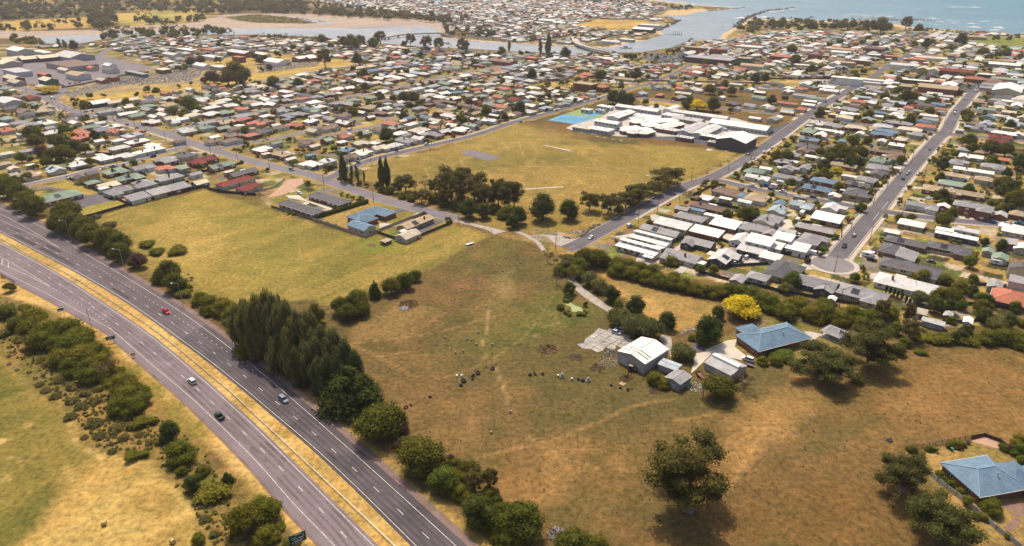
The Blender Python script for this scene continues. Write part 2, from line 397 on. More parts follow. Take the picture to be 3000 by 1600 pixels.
# sports ground across the river, beach grass, green oval, rail strip, cemetery lawn
paint([(1670,76),(1750,57),(1880,60),(1930,70),(1905,84),(1800,84)], blend((.46,.31,.10),(.36,.25,.08),n40), 6, 1)
paint([(2840,124),(2890,110),(3050,112),(3050,138),(2930,136)], col3(.17,.20,.045), 4, 1)
paint([(1905,236),(2260,238),(2480,232),(2480,240),(2250,247),(1910,247)], blend((.44,.31,.11),(.36,.26,.10),n15), 2, 1)
paint([(2640,250),(2820,228),(2900,235),(2830,250)], col3(.44,.31,.11), 2, 1)
paint([(165,285),(210,262),(560,196),(760,150),(850,165),(940,178),(990,172),(1050,186),(1000,196),(750,238),(480,280),(300,308),(250,315)], blend((.44,.31,.09),(.33,.24,.08),n15), 3, 1)
paint([(180,272),(290,240),(560,200),(740,195),(750,215),(560,245),(420,262),(250,285)], blend((.26,.20,.14),(.36,.27,.12),n15,.45,.55), 3, 2)
for q in (((1580,245),(1690,240),(1680,255),(1590,255)),((1788,262),(1862,248),(1850,268),(1795,272)),((1873,292),(1990,304),(2060,314),(1980,314),(1880,304)),((1000,380),(1120,352),(1110,364),(960,398))):
    paint(list(q), blend((.40,.28,.09),(.28,.22,.07),n15), 2, 1)
# verges along the streets
for k, (l, wd) in STREETS.items():
    if k in ('yard_road', 'industry', 'high_street', 'rail_road'): continue
    paintline(l, (.30,.215,.075) if k not in ('loop','tee_left','cemetery') else (.24,.185,.065), wd+8, 1.2, .9, world=True, smooth=False)
# left paddock (golden), sports field
PADL = [(262,640),(378,606),(603,556),(655,575),(800,618),(1073,703),(1108,690),(1187,718),(1330,660),(1440,690),(1400,712),(1250,790),(1130,850),(1010,905),(920,880),(780,890),(600,880),(500,830),(420,780),(380,720)]
def padl(m):
    r = lerp(col3(.265,.198,.052), col3(.172,.148,.038), sstep(.40,.60, (n40*.55+streak*.45)[m]))
    return lerp(r, col3(.34,.245,.072), sstep(.52,.72, streak[m])*.5)
paint(PADL, padl, 3, 2)
paint([(430,700),(560,600),(700,640),(680,720),(560,780),(450,770)], blend((.40,.285,.09),(.34,.245,.072),streak), 40, 8, .7)
paint([(560,590),(760,600),(800,660),(700,690),(600,640)], blend((.175,.17,.035),(.24,.19,.045),n15), 40, 8, .7)
paint([(730,700),(870,690),(860,800),(760,830),(700,780)], col3(.20,.185,.045), 40, 10, .55)
paint([(1030,700),(1130,700),(1170,730),(1080,740)], col3(.16,.18,.03), 10, 3, .8)
FIELD = [(1050,520),(1100,480),(1400,412),(1520,365),(1640,405),(1800,420),(2030,432),(2170,442),(2110,480),(1970,548),(1850,610),(1760,665),(1620,700),(1480,690),(1330,620),(1180,570)]
def field(m):
    r = lerp(col3(.232,.172,.050), col3(.152,.135,.042), sstep(.38,.62, (n40*.5+n90*.5)[m]))
    return lerp(r, col3(.33,.235,.07), sstep(.52,.7, (n15*.5+n40*.5)[m])*.8)
paint(FIELD, field, 3, 1.5)
paint([(1500,362),(1680,395),(1600,430),(1420,440),(1300,430)], blend((.34,.245,.075),(.28,.205,.063),n15), 40, 8, .7)
paint([(1400,505),(1560,488),(1720,490),(1850,520),(1890,545),(1800,590),(1700,620),(1560,600),(1540,640),(1500,680),(1420,560)], blend((.31,.21,.066),(.25,.175,.055),n15), 20, 5, .7)
paint([(1150,500),(1300,470),(1420,480),(1300,540),(1120,545)], col3(.175,.14,.042), 30, 8, .7)
paint([(1880,420),(2120,445),(2050,500),(1960,520)], col3(.27,.215,.055), 20, 6, .6)
PALE = (.42,.31,.12)
for l in ([(1098,511),(1240,503),(1300,495),(1354,468),(1450,440),(1520,428)],[(1186,481),(1262,490),(1250,500)],[(1142,498),(1210,499)],[(1235,465),(1300,475),(1306,496)],[(1245,492),(1255,519)],[(1348,465),(1363,496)],[(1390,424),(1405,440)],[(1440,425),(1445,444)],[(1470,415),(1490,440)],[(1600,425),(1680,445),(1800,490),(1880,505)],[(1515,400),(1535,460)],[(1555,425),(1577,448)],[(1630,545),(1570,580)],[(1690,510),(1620,545)],[(1660,500),(1710,540)],[(1500,490),(1600,488),(1740,492),(1850,515),(1885,530)],[(1500,535),(1580,545)],[(1700,530),(1630,580),(1600,600)],[(1420,500),(1440,520)]):
    paintline(l, PALE, 1.4, 1.2, .45, gap=.3)
# strip between the wood row and the road, worn ground
paint([(960,540),(1100,585),(1330,655),(1500,700),(1640,735),(1720,715),(1830,650),(1740,660),(1600,690),(1450,670),(1300,610),(1120,555),(1000,530)], blend((.30,.19,.075),(.20,.14,.06),n15), 3, 1.5)
paint([(1560,690),(1640,680),(1720,695),(1700,712),(1640,722),(1580,715)], blend((.36,.28,.20),(.24,.17,.09),n6), 2, 1)
# golden road reserve
GOLD = blend((.50,.345,.130),(.42,.28,.095),n15,.4,.6,(.37,.235,.078),n6,.55,.7)
paint([(-300,540),(0,585),(130,640),(230,720),(360,800),(430,840),(520,900),(600,950),(720,1030),(850,1140),(960,1220),(1100,1320),(1250,1450),(1400,1560),(1700,1830),(1100,1830),(900,1600),(700,1400),(480,1180),(400,1090),(260,980),(130,910),(40,880),(-300,760)], GOLD, 3, 2)
paint([(940,1220),(1010,1250),(1130,1350),(1260,1460),(1420,1600),(1390,1620),(1240,1490),(1100,1370)], blend((.38,.23,.055),(.21,.16,.04),n6), 4, 2, .8)
paint([(640,1215),(700,1235),(950,1440),(1200,1640),(1140,1640),(900,1410)], blend((.37,.22,.06),(.24,.17,.045),n6), 4, 2, .75)
# bottom left: hay field, green field, scrub floor
paint([(-300,770),(0,870),(130,900),(240,950),(270,985),(330,1030),(400,1100),(480,1190),(560,1260),(640,1370),(720,1480),(820,1600),(900,1700),(500,1700),(0,1700),(-500,1700)], blend((.175,.125,.045),(.13,.118,.032),n6,.4,.6,(.24,.16,.05),n15,.5,.7), 4, 2)
paint([(-400,1000),(0,1050),(50,1090),(130,1180),(215,1270),(260,1330),(330,1330),(440,1350),(470,1390),(560,1480),(600,1560),(560,1700),(-400,1700)], blend((.37,.25,.078),(.43,.30,.10),streak,.42,.6,(.29,.20,.058),n15,.45,.7), 4, 2)
paint([(-400,990),(0,1060),(60,1100),(140,1190),(215,1275),(262,1340),(200,1375),(140,1450),(90,1570),(-20,1680),(-400,1650)], blend((.125,.118,.028),(.195,.155,.040),streak,.40,.62), 8, 3)
for p in ((85,1245),(215,1292),(28,1338),(66,1353),(14,1405),(8,1292),(265,1320),(300,1335)): paint([(p[0]-13,p[1]),(p[0],p[1]-7),(p[0]+13,p[1]),(p[0],p[1]+7)], col3(.47,.33,.14), 2, 1)
for l in ([(222,1310),(300,1335),(380,1360),(460,1390)],[(460,1390),(520,1450),(580,1530)],[(190,1370),(280,1480),(330,1560)],[(310,1390),(350,1470)],[(410,1410),(450,1500),(440,1570)],[(210,1238),(215,1290)]): paintline(l, (.50,.35,.12), 1.5, 1.5, .6, gap=.4)
paint([(245,955),(300,985),(400,1070),(520,1180),(640,1330),(760,1460),(700,1440),(560,1290),(440,1150),(330,1050)], blend((.30,.18,.05),(.20,.16,.035),n15), 6, 3, .8)
# centre paddock and the right one
paint([(1600,690),(1640,750),(1640,830),(1600,860),(1500,880),(1300,1010),(1440,1060),(1560,1000),(1680,960),(1760,930),(1780,900),(1700,880),(1650,860),(1600,760),(1560,710),(1450,690),(1330,760),(1380,800)], blend((.125,.108,.035),(.155,.12,.042),n15), 10, 4, .8)
paint([(1600,860),(1690,890),(1775,925),(1740,955),(1640,965),(1540,1000),(1480,1000),(1530,930)], blend((.085,.098,.028),(.12,.115,.033),n15), 10, 5, .85)
paint([(1310,830),(1370,805),(1440,820),(1420,845),(1350,850)], blend((.20,.105,.06),(.17,.11,.05),n6), 6, 3, .8)
paint([(1440,810),(1500,790),(1490,870),(1440,900),(1480,850)], col3(.27,.20,.085), 10, 5, .5)
paint([(1030,920),(1150,880),(1300,900),(1310,960),(1180,985),(1040,990)], blend((.24,.155,.062),(.14,.10,.04),streak,.4,.6), 6, 3, .7)
paint([(1740,785),(1900,840),(2110,895),(2150,930),(1990,975),(1960,1000),(1900,960),(1820,870)], blend((.32,.20,.068),(.25,.175,.06),n15,.4,.6,(.40,.25,.09),n40,.5,.7), 4, 2)
paint([(2000,1230),(2250,1180),(2500,1060),(2700,1010),(3100,1000),(3100,1330),(2800,1290),(2560,1300),(2250,1290),(2100,1400),(1500,1560),(1400,1500),(1330,1330),(1700,1300)], blend((.200,.117,.044),(.150,.100,.037),n40,.42,.6,(.250,.148,.056),n15,.55,.75), 30, 8)
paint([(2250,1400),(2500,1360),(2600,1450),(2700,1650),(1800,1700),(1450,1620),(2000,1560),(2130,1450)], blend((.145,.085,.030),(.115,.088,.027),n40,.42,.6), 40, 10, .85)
paint([(2360,1110),(2230,1170),(2150,1300),(2130,1410),(2180,1370),(2320,1280),(2420,1180)], col3(.32,.19,.07), 10, 4, .5)
DK = (.10,.075,.035); DRY = (.36,.22,.09)
for l, c, wd in (([(1020,1003),(1150,990),(1300,965),(1400,935),(1480,915)],DK,1.6),([(1020,1006),(1150,993),(1300,969),(1400,939),(1480,919)],DRY,1.2),([(1020,1003),(1130,1050),(1220,1100)],DK,1.4),([(1022,1007),(1128,1054),(1218,1104)],DRY,1.5),([(1100,1045),(1200,1030)],DRY,1.5),([(1430,910),(1430,960),(1415,1000),(1420,1050)],(.42,.29,.14),1.1),([(1450,1075),(1480,1150),(1490,1190)],(.42,.29,.14),1.1),([(1630,850),(1560,960),(1480,1030),(1430,1060),(1350,1090),(1280,1110)],(.27,.18,.07),1.0),([(1400,1340),(1590,1295),(1720,1250),(1860,1190),(1960,1170)],(.33,.19,.075),2.2),([(1400,1325),(1590,1290),(1720,1243),(1850,1195)],(.13,.095,.045),1.6),([(1550,1280),(1600,1320),(1680,1350),(1750,1370)],(.38,.24,.10),1.4),([(2250,1250),(2200,1320),(2140,1430)],(.38,.23,.09),1.5),([(1980,1235),(2080,1215),(2130,1180)],(.33,.20,.08),1.6),([(1400,1440),(1500,1460),(1480,1500)],(.30,.19,.08),1.5),([(760,960),(1010,900),(1140,845),(1240,800),(1400,720)],(.19,.135,.05),2.5),([(1560,885),(1640,945),(1590,960)],(.30,.20,.08),1.2),([(900,1150),(1000,1240),(1180,1370)],(.34,.21,.085),3)):
    paintline(l, c, wd*.75, .8, .5, gap=.25)
for cx, cy, r in ((1612,1020,22),(1688,1050,16),(1748,1075,17),(1830,1105,16),(1925,1150,14),(1570,985,18),(1950,1155,10)): paint([(cx-r,cy),(cx,cy-r*.45),(cx+r,cy),(cx,cy+r*.45)], blend((.15,.085,.05),(.24,.16,.09),n6), 2, 1.5, .85)
# garden lawns of the lone houses
paint([(2150,975),(2240,930),(2330,930),(2420,975),(2500,985),(2480,1010),(2400,1040),(2250,1080),(2180,1040),(2100,990)], blend((.20,.16,.055),(.13,.12,.035),n15), 4, 2)
paint([(2700,1325),(2800,1300),(2890,1282),(3000,1310),(3000,1600),(2860,1600),(2720,1400)], blend((.30,.20,.075),(.22,.165,.055),n15), 2, 1)
paint([(1000,560),(1130,600),(1310,650),(1190,705),(1110,680),(1075,690),(940,650)], blend((.30,.21,.07),(.20,.17,.05),n15), 3, 1)
paint([(1125,690),(1180,675),(1190,700),(1150,712)], col3(.13,.16,.035), 2, 1)
paint([(130,545),(205,530),(290,570),(250,575),(200,555)], col3(.32,.25,.06), 2, 1)
paint([(235,605),(330,585),(375,600),(245,640)], col3(.28,.235,.055), 2, 1)
COL *= np.array([.95, .915, .78], np.float32)
LUM = (COL @ np.array([.3, .6, .1], np.float32))[:, None]; COL = LUM+(COL-LUM)*.95
nyx = (len(gy), len(gx)); idx = np.arange(nyx[0]*nyx[1]).reshape(nyx)
faces = np.stack([idx[:-1, :-1], idx[:-1, 1:], idx[1:, 1:], idx[1:, :-1]], -1).reshape(-1, 4)
gm = bpy.data.meshes.new('ground')
gm.vertices.add(X.size); gm.vertices.foreach_set('co', np.stack([X, Y, np.zeros_like(X)], 1).astype(np.float32).ravel())
gm.loops.add(faces.size); gm.loops.foreach_set('vertex_index', faces.ravel().astype(np.int32))
gm.polygons.add(len(faces)); gm.polygons.foreach_set('loop_start', np.arange(0, faces.size, 4, dtype=np.int32)); gm.polygons.foreach_set('loop_total', np.full(len(faces), 4, np.int32))
gm.update()
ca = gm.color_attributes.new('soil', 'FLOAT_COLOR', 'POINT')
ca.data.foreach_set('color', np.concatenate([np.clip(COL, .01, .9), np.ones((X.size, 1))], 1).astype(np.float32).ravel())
m, t, b, o = nodes('grass_and_soil')
at = N(t, 'Attribute', attribute_name='soil'); pos = N(t, 'NewGeometry').outputs['Position']
c = mixc(t, at.outputs['Color'], ramp(t, noise(t, pos, .55, 7, .72), [(.30, (.42, .44, .44)), (.5, (1, .98, .96)), (.70, (1.55, 1.44, 1.34))]), 1.0, 'MULTIPLY')
c = mixc(t, c, ramp(t, noise(t, pos, .10, 4, .6), [(.32, (.80, .86, .82)), (.68, (1.2, 1.14, 1.12))]), 1.0, 'MULTIPLY')
sp_n = noise(t, pos, .33, 8, .85)
c = mixc(t, c, (.045, .048, .018), ramp(t, sp_n, [(.655, (0, 0, 0)), (.70, (.55, .55, .55))]))
sp_m = noise(t, pos, .21, 8, .85)
c = mixc(t, c, (.44, .32, .15), ramp(t, sp_m, [(.66, (0, 0, 0)), (.72, (.4, .4, .4))]))
t.links.new(c, b.inputs['Base Color']); b.inputs['Roughness'].default_value = .95; b.inputs['Specular IOR Level'].default_value = .02
bp = N(t, 'Bump'); bp.inputs['Strength'].default_value = .5; bp.inputs['Distance'].default_value = .35
t.links.new(noise(t, pos, .9, 6, .7), bp.inputs['Height']); t.links.new(bp.outputs[0], b.inputs['Normal'])
gm.materials.append(m)
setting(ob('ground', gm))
del faces

# ------------------------------------------------------------------ water
m, t, b, o = nodes('sea_water')
pos = N(t, 'NewGeometry').outputs['Position']
sep = N(t, 'SeparateXYZ'); t.links.new(pos, sep.inputs[0])
mr = N(t, 'MapRange'); mr.inputs[1].default_value = 150; mr.inputs[2].default_value = 1500; t.links.new(sep.outputs[0], mr.inputs[0])
c = ramp(t, mr.outputs[0], [(0, (.22, .235, .25)), (.40, (.125, .21, .25)), (1, (.034, .165, .222))])
c = mixc(t, c, ramp(t, noise(t, pos, .006, 5, .6), [(.35, (.8, .86, .9)), (.65, (1.2, 1.12, 1.08))]), 1.0, 'MULTIPLY')
c = mixc(t, c, ramp(t, noise(t, pos, .05, 5, .7), [(.35, (.74, .80, .84)), (.65, (1.26, 1.2, 1.15))]), 1.0, 'MULTIPLY')
cap = noise(t, pos, .11, 6, .75)  # sparkle on the water, painted into its colour as pale speckles
c = mixc(t, c, (.6, .62, .62), ramp(t, cap, [(.70, (0, 0, 0)), (.74, (.35, .35, .35))]))
t.links.new(c, b.inputs['Base Color']); b.inputs['Roughness'].default_value = .38; b.inputs['Specular IOR Level'].default_value = .22
bp = N(t, 'Bump'); bp.inputs['Strength'].default_value = .6; bp.inputs['Distance'].default_value = 1.0
t.links.new(noise(t, pos, .12, 5, .65), bp.inputs['Height']); t.links.new(bp.outputs[0], b.inputs['Normal'])
M_water = m
setting(sheet('water', WATER_W, .12, M_water))
# wet channels on the mud flats
for q in ([(835,48),(960,62),(985,72),(920,66)],[(1195,72),(1260,78),(1300,90),(1230,88)],[(1010,84),(1180,76),(1190,80),(1040,82)],[(1280,62),(1320,78),(1318,92),(1300,80)]):
    setting(sheet('water', [gp(*p) for p in q], .14, M_water))
# surf and foam along the shore
M_foam = surf('foam', (.62, .62, .60), .9, .1, .05, .3, .2)
mbf = MB(); fr = random.Random(3)
for l, n, sp_ in (([(1920,1),(1966,6),(2053,16),(2140,22)],90,26),([(2500,46),(2560,45),(2610,55),(2690,56),(2730,58),(2860,75),(2980,90)],60,40),([(2800,22),(2868,21)],14,12),([(2320,24),(2250,35)],26,10),([(2230,50),(2180,52)],20,10)):
    w_ = smooth_line([gp(*p) for p in l], 20)
    for i in range(n):
        p = fr.choice(w_); x, y = p[0]+fr.gauss(0, sp_), p[1]+fr.gauss(0, sp_*.7); r0 = fr.uniform(2, 8)
        k = fr.randint(6, 9)
        mbf.poly([(x+r0*2.2*fr.uniform(.6, 1)*math.cos(q), y+r0*fr.uniform(.5, 1)*math.sin(q), .20+i*.004) for q in [2*math.pi*j/k for j in range(k)]])
setting(mbf.build('surf_foam', M_foam), 'stuff', 'white surf and foam breaking along the far shore')['category'] = 'foam'
# ------------------------------------------------------------------ streets with kerbs
zr = .05; 
SKEYS = list(STREETS)
ALLS = [(STREETS[k][0], STREETS[k][1], k) for k in SKEYS]
def on_other(x, y, me):
    for l, wd, k in ALLS:
        if k != me and dist_line(x, y, l) < wd/2-.2: return True
    return False
BULB = cg(8, 650, 1290)
ROADZ = {}
for k, (l, wd) in STREETS.items():
    zr += .006; ROADZ[k] = zr
    mb = MB(); strip(mb, offset(l, wd/2), offset(l, -wd/2), zr)
    road = setting(mb.build('road', M_asphS if k in ('main', 'tee_left', 'cemetery', 'left_close', 'left_back', 'loop', 'industry', 'yard_road') else M_asph))
    if k in ('industry', 'yard_road', 'rail_road', 'high_street', 'left_back'): continue
    kb = MB()
    for s in (1, -1):
        e0, e1, f1 = offset(l, s*wd/2), offset(l, s*(wd/2+.35)), offset(l, s*(wd/2+2.3))
        run = []
        for i in range(len(l)):
            x, y = e1[i]
            bad = on_other(x, y, k) or (k == 'cul_de_sac' and math.dist((x, y), BULB) < 10.5)
            if not bad: run.append(i)
            if (bad or i == len(l)-1) and len(run) > 1:
                for a, b_ in zip(run, run[1:]):
                    q = [e0[a], e1[a], e1[b_], e0[b_]]
                    if s < 0: q = q[::-1]
                    q = q[::-1]
                    kb.prism([(*p, 0) for p in q], [(*p, .14) for p in q])
            if bad: run = []
    kb.build('kerb', M_kerb, road)
# turning circle and footpaths
mb = MB(); n = 40
mb.poly([(BULB[0]+10*math.cos(2*math.pi*i/n), BULB[1]+10*math.sin(2*math.pi*i/n), .17) for i in range(n)])
setting(mb.build('road', surf('asphalt_pale', (.21, .185, .175), .9, .12, .1, .14, 1.5)))
mb = MB()
for i in range(n):
    a0, a1 = 2*math.pi*i/n, 2*math.pi*(i+1)/n
    if 30 < math.degrees(a0) < 75: continue
    q = [(BULB[0]+r*math.cos(a), BULB[1]+r*math.sin(a)) for r, a in ((10, a0), (12.4, a0), (12.4, a1), (10, a1))]
    mb.prism([(*p, 0) for p in q], [(*p, .24) for p in q])
setting(mb.build('pavement', M_conc))
def footpath(k, side, wd=1.6, off=.9, s0=0, s1=1):
    l, w0 = STREETS[k]; n = len(l); l2 = l[int(n*s0):max(2, int(n*s1))]
    a, b = offset(l2, side*(w0/2+off)), offset(l2, side*(w0/2+off+wd))
    mb = MB(); run = []
    for i in range(len(l2)):
        bad = on_other(*a[i], k) or on_other(*b[i], k)
        if not bad: run.append(i)
        if (bad or i == len(l2)-1) and len(run) > 1:
            A, B = [a[j] for j in run], [b[j] for j in run]
            strip(mb, *( (B, A) if side > 0 else (A, B) ), .055)
        if bad: run = []
    setting(mb.build('pavement', M_conc))
footpath('cul_de_sac', 1, 2.0); footpath('cul_de_sac', -1, 1.8); footpath('park_right', 1, 3.0, .6, .62, 1); footpath('park_right', -1, 1.5, .6, .1, 1)
footpath('cross_right', 1); footpath('cross_right', -1, 1.4, .8, .45, 1); footpath('main', -1, 1.5, 1.5, .25, .75); footpath('park_left', 1, 1.5, 1.2, 0, .6); footpath('left_close', 1, 1.4); footpath('cemetery', 1, 1.5, .8); footpath('tee_left', -1, 1.4, .8)
# other paved ground, each a sheet
PAL = {'yard': M_asphS, 'concrete': M_conc, 'asphalt': M_asph, 'gravel': M_gravel, 'paver': surf('pink_pavers', (.42, .26, .17), .9, .12, .3, .15, 2), 'brick': surf('brick_paving', (.22, .135, .095), .9, .2, .5, .2, 4), 'cream': surf('cream_concrete', (.52, .45, .35), .9, .1, .2, .1, 2), 'dark': surf('asphalt_yard', (.085, .08, .085), .9, .2, .08, .2, 1.2),
       'blue': surf('court_blue', (.09, .255, .385), .85, .1, .1, .1, 1), 'lime': surf('court_green', (.20, .27, .10), .85, .1, .1, .1, 1), 'soil': surf('garden_soil', (.14, .085, .06), .95, .2, .5, .3, 2), 'pale': surf('cracked_concrete', (.37, .335, .295), .95, .2, .2, .35, 1.2), 'algae': surf('algae_water', (.29, .32, .13), .6, .1, .4)}
PAVED = [  # material, name, tile, points
 ('asphalt', 'car_park', 5, [(420,505),(560,520),(860,590),(980,580),(1140,640),(770,735),(640,700),(480,720),(490,660),(780,590),(540,540)]),
 ('paver', 'driveway', 6, [(110,620),(330,430),(470,420),(480,470),(300,580)]),
 ('cream', 'driveway', 6, [(300,590),(430,590),(500,640),(700,690),(830,740),(790,765),(640,700),(470,640),(330,620)]),
 ('asphalt', 'driveway', 6, [(1370,745),(1500,712),(1590,725),(1380,790)]),
 ('concrete', 'driveway', 6, [(1240,870),(1420,880),(1630,765),(1680,770),(1560,840),(1400,905),(1240,930)]),
 ('asphalt', 'driveway', 6, [(1560,910),(1790,850),(1890,830),(1890,850),(1640,985)]),
 ('gravel', 'driveway', 6, [(1700,790),(2000,835),(2300,900),(2520,955),(2400,985),(2300,930),(2000,860)]),
 ('gravel', 'track', 7, [(0,950),(120,1000),(230,1060),(300,1150),(350,1160),(300,1080),(200,1005),(90,960),(20,945)]),
 ('gravel', 'forecourt', 7, [(290,985),(480,1000),(700,1060),(620,1130),(440,1090),(380,1030)]),
 ('concrete', 'driveway', 7, [(1270,1190),(1440,1260),(1400,1310),(1240,1260)]),
 ('concrete', 'driveway', 7, [(1440,1260),(1700,1080),(1740,1100),(1470,1275)]),
 ('concrete', 'driveway', 7, [(1020,1010),(1200,975),(1240,1000),(1100,1030)]),
 ('concrete', 'driveway', 7, [(1610,1370),(1720,1290),(1790,1300),(1720,1374)]),
 ('concrete', 'driveway', 7, [(1390,790),(1440,780),(1560,840),(1440,860),(1400,850)]),
 ('cream', 'driveway', 7, [(2090,1030),(2180,1040),(2310,920),(2260,910),(2140,990)]),
 ('concrete', 'driveway', 7, [(2290,1250),(2380,1190),(2576,1240),(2576,1290),(2350,1290)]),
 ('dark', 'driveway', 8, [(240,555),(400,450),(470,395),(490,420),(380,500),(360,565)]),
 ('dark', 'driveway', 8, [(970,600),(1040,515),(1190,545),(1170,565),(1050,550),(1000,620)]),
 ('concrete', 'driveway', 8, [(410,1180),(520,1150),(620,1190),(560,1225),(440,1240)]),
 ('concrete', 'driveway', 8, [(330,1290),(480,1240),(470,1310),(500,1340),(380,1340)]),
 ('cream', 'driveway', 8, [(1870,800),(2110,815),(2090,845),(1860,830)]),
 ('concrete', 'driveway', 8, [(930,1180),(1110,1200),(1120,1230),(920,1215)]),
 ('concrete', 'driveway', 8, [(1440,500),(1560,510),(1560,530),(1420,520)]),
 ('cream', 'driveway', 8, [(40,900),(180,830),(340,870),(200,930)]),
 ('concrete', 'driveway', 12, [(960,40),(1060,0),(1130,0),(1110,110),(1060,60)]),
 ('cream', 'driveway', 11, [(1830,820),(2160,680),(2270,665),(2240,740),(2400,870),(2320,880),(2010,810),(1860,960),(1800,1010),(1830,900)]),
 ('gravel', 'driveway', 11, [(560,-40),(610,30),(670,110),(780,200),(870,260),(1030,365),(970,395),(810,300),(680,210),(590,120),(530,0)]),
 ('gravel', 'driveway', 11, [(1500,620),(1600,640),(1610,720),(1600,860),(1570,760),(1480,660)]),
 ('concrete', 'driveway', 12, [(360,585),(420,590),(550,615),(440,690),(410,650)]),
 ('algae', 'pond', 11, [(530,300),(570,290),(640,330),(700,350),(715,385),(660,395),(600,385),(590,340),(540,320)]),
 ('asphalt', 'track', 11, [(1810,690),(1900,700),(1955,790),(1830,815),(1810,740)]),
 ('brick', 'patio', 16, [(2330,940),(2500,900),(2576,960),(2576,1090),(2460,1060)]),
 ('brick', 'patio', 16, [(2370,1180),(2420,1150),(2460,1090),(2540,1100),(2530,1170),(2470,1220),(2400,1225)]),
 ('paver', 'garden_bed', 16, [(2040,320),(2170,275),(2330,335),(2340,400),(2270,385),(2150,350)]),
 ('soil', 'garden_bed', 6, [(1110,1090),(1160,1075),(1210,1085),(1200,1105),(1130,1108)]),
 ('concrete', 'car_park', 3, [(540,1290),(620,1250),(860,1190),(960,1140),(1040,1060),(1500,1060),(1700,1130),(2250,1190),(2576,1290),(2576,1374),(2000,1400),(1100,1374),(700,1340)]),
 ('dark', 'car_park', 7, [(1030,0),(1500,0),(2000,0),(2330,120),(2250,135),(1900,80),(1500,25),(1200,15)]),
 ('lime', 'sports_court', 3, [(520,1150),(700,1092),(965,1140),(860,1200)]),
 ('blue', 'sports_court', 3, [(355,1210),(515,1152),(850,1190),(640,1252)]),
 ('blue', 'sports_court', 3, [(710,1160),(800,1125),(905,1145),(830,1178)]),
 ('dark', 'car_park', 4, [(0,1320),(180,1240),(300,1200),(380,1215),(40,1374),(0,1374)]),
 ('gravel', 'car_park', 4, [(300,860),(330,810),(680,800),(750,840),(700,870)]),
 ('dark', 'car_park', 4, [(560,690),(700,650),(880,720),(700,740)]),
 ('dark', 'car_park', 4, [(1150,780),(1900,770),(1960,800),(1200,830)]),
 ('dark', 'car_park', 4, [(1900,850),(2180,830),(2250,880),(2100,930),(1950,900)]),
 ('dark', 'car_park', 3, [(1250,590),(1400,540),(1700,560),(1760,620),(1500,625)]),
 ('yard', 'yard', 1, [(380,590),(1000,560),(1550,680),(1180,760),(900,830),(640,870),(560,860),(0,830),(0,640)]),
 ('yard', 'cricket_nets_base', 6, [(2050,170),(2140,135),(2470,205),(2330,248)]),
 ('concrete', 'car_park', 3, [(880,800),(1000,770),(1300,810),(1250,840),(900,830)]),
]
for i, (mt, nm, tl, pts) in enumerate(PAVED):
    o_ = sheet(nm, [cg(tl, *p) for p in pts], .024+.0006*i+(.02 if mt in ('blue', 'lime') else 0), PAL[mt])
    setting(o_)
# broken concrete apron: one slab at a time
APR = [cg(11, *p) for p in [(650,720),(760,690),(780,640),(830,620),(840,580),(940,550),(1010,560),(1100,600),(1180,640),(1200,690),(1120,740),(1000,760),(880,790),(800,795),(720,765)]]
ar = random.Random(9); ap = setting(empty('broken_pavement', (APR[0][0], APR[0][1], 0))); GV = {}
def gv(i, j):
    if (i, j) not in GV: GV[i, j] = from_ac(i*2.9+ar.uniform(-.95, .95), j*3.3+ar.uniform(-1.0, 1.0))
    return GV[i, j]
aa = [to_ac(*p) for p in APR]
for i in range(int(min(a for a, c in aa)/2.9)-1, int(max(a for a, c in aa)/2.9)+2):
    for j in range(int(min(c for a, c in aa)/3.3)-1, int(max(c for a, c in aa)/3.3)+2):
        q = [gv(i, j), gv(i, j+1), gv(i+1, j+1), gv(i+1, j)]; cx = sum(p[0] for p in q)/4; cy = sum(p[1] for p in q)/4
        if not inpoly(cx, cy, APR): continue
        k = ar.uniform(.90, .975); z = ar.uniform(.05, .11); dz = [ar.uniform(-.02, .02) for _ in range(4)]
        q = [(cx+(p[0]-cx)*k-APR[0][0], cy+(p[1]-cy)*k-APR[0][1]) for p in q][::-1]
        if sum(q[n][0]*q[(n+1) % 4][1]-q[(n+1) % 4][0]*q[n][1] for n in range(4)) < 0: q = q[::-1]
        mb = MB(); mb.prism([(*p, 0) for p in q], [(*p, z+d) for p, d in zip(q, dz)]); mb.build('slab', PAL['pale'], ap)
# white cricket pitches
for p in ([(1592,426),(1600,426),(1675,441),(1668,443)], [(1539,553),(1541,556),(1650,549),(1650,546)], [(2066,440),(2075,435),(2090,438),(2080,443)]):
    setting(sheet('cricket_pitch', [gp(*q) for q in p], .06, surf('worn_pitch', (.46, .40, .31), .9, .15, .4, .2, 2)))
# ------------------------------------------------------------------ highway
def carriage(name, lline, rline, sl, sr, z, mat, edge=None):
    l2, r2 = offset(lline, sl), offset(rline, -sr)
    n = min(len(l2), len(r2)); M = max(len(l2), len(r2)); A = []; B = []
    La, Lb = length(l2), length(r2)
    for i in range(M):
        A.append(at_len(l2, La*i/(M-1)*.9999)[0]); B.append(at_len(r2, Lb*i/(M-1)*.9999)[0])
    mb = MB(); strip(mb, A, B, z); return setting(mb.build(name, mat)), l2, r2
# travel runs down the photo, so the left of travel is the right of the picture
rdR, rl, rr = carriage('highway_carriageway', HW_R_right, HW_R_left, 2.3, 1.0, .10, M_asphD)
rdL, ll, lr = carriage('highway_carriageway', HW_L_right, HW_L_left, 1.0, 2.6, .11, M_asphL)
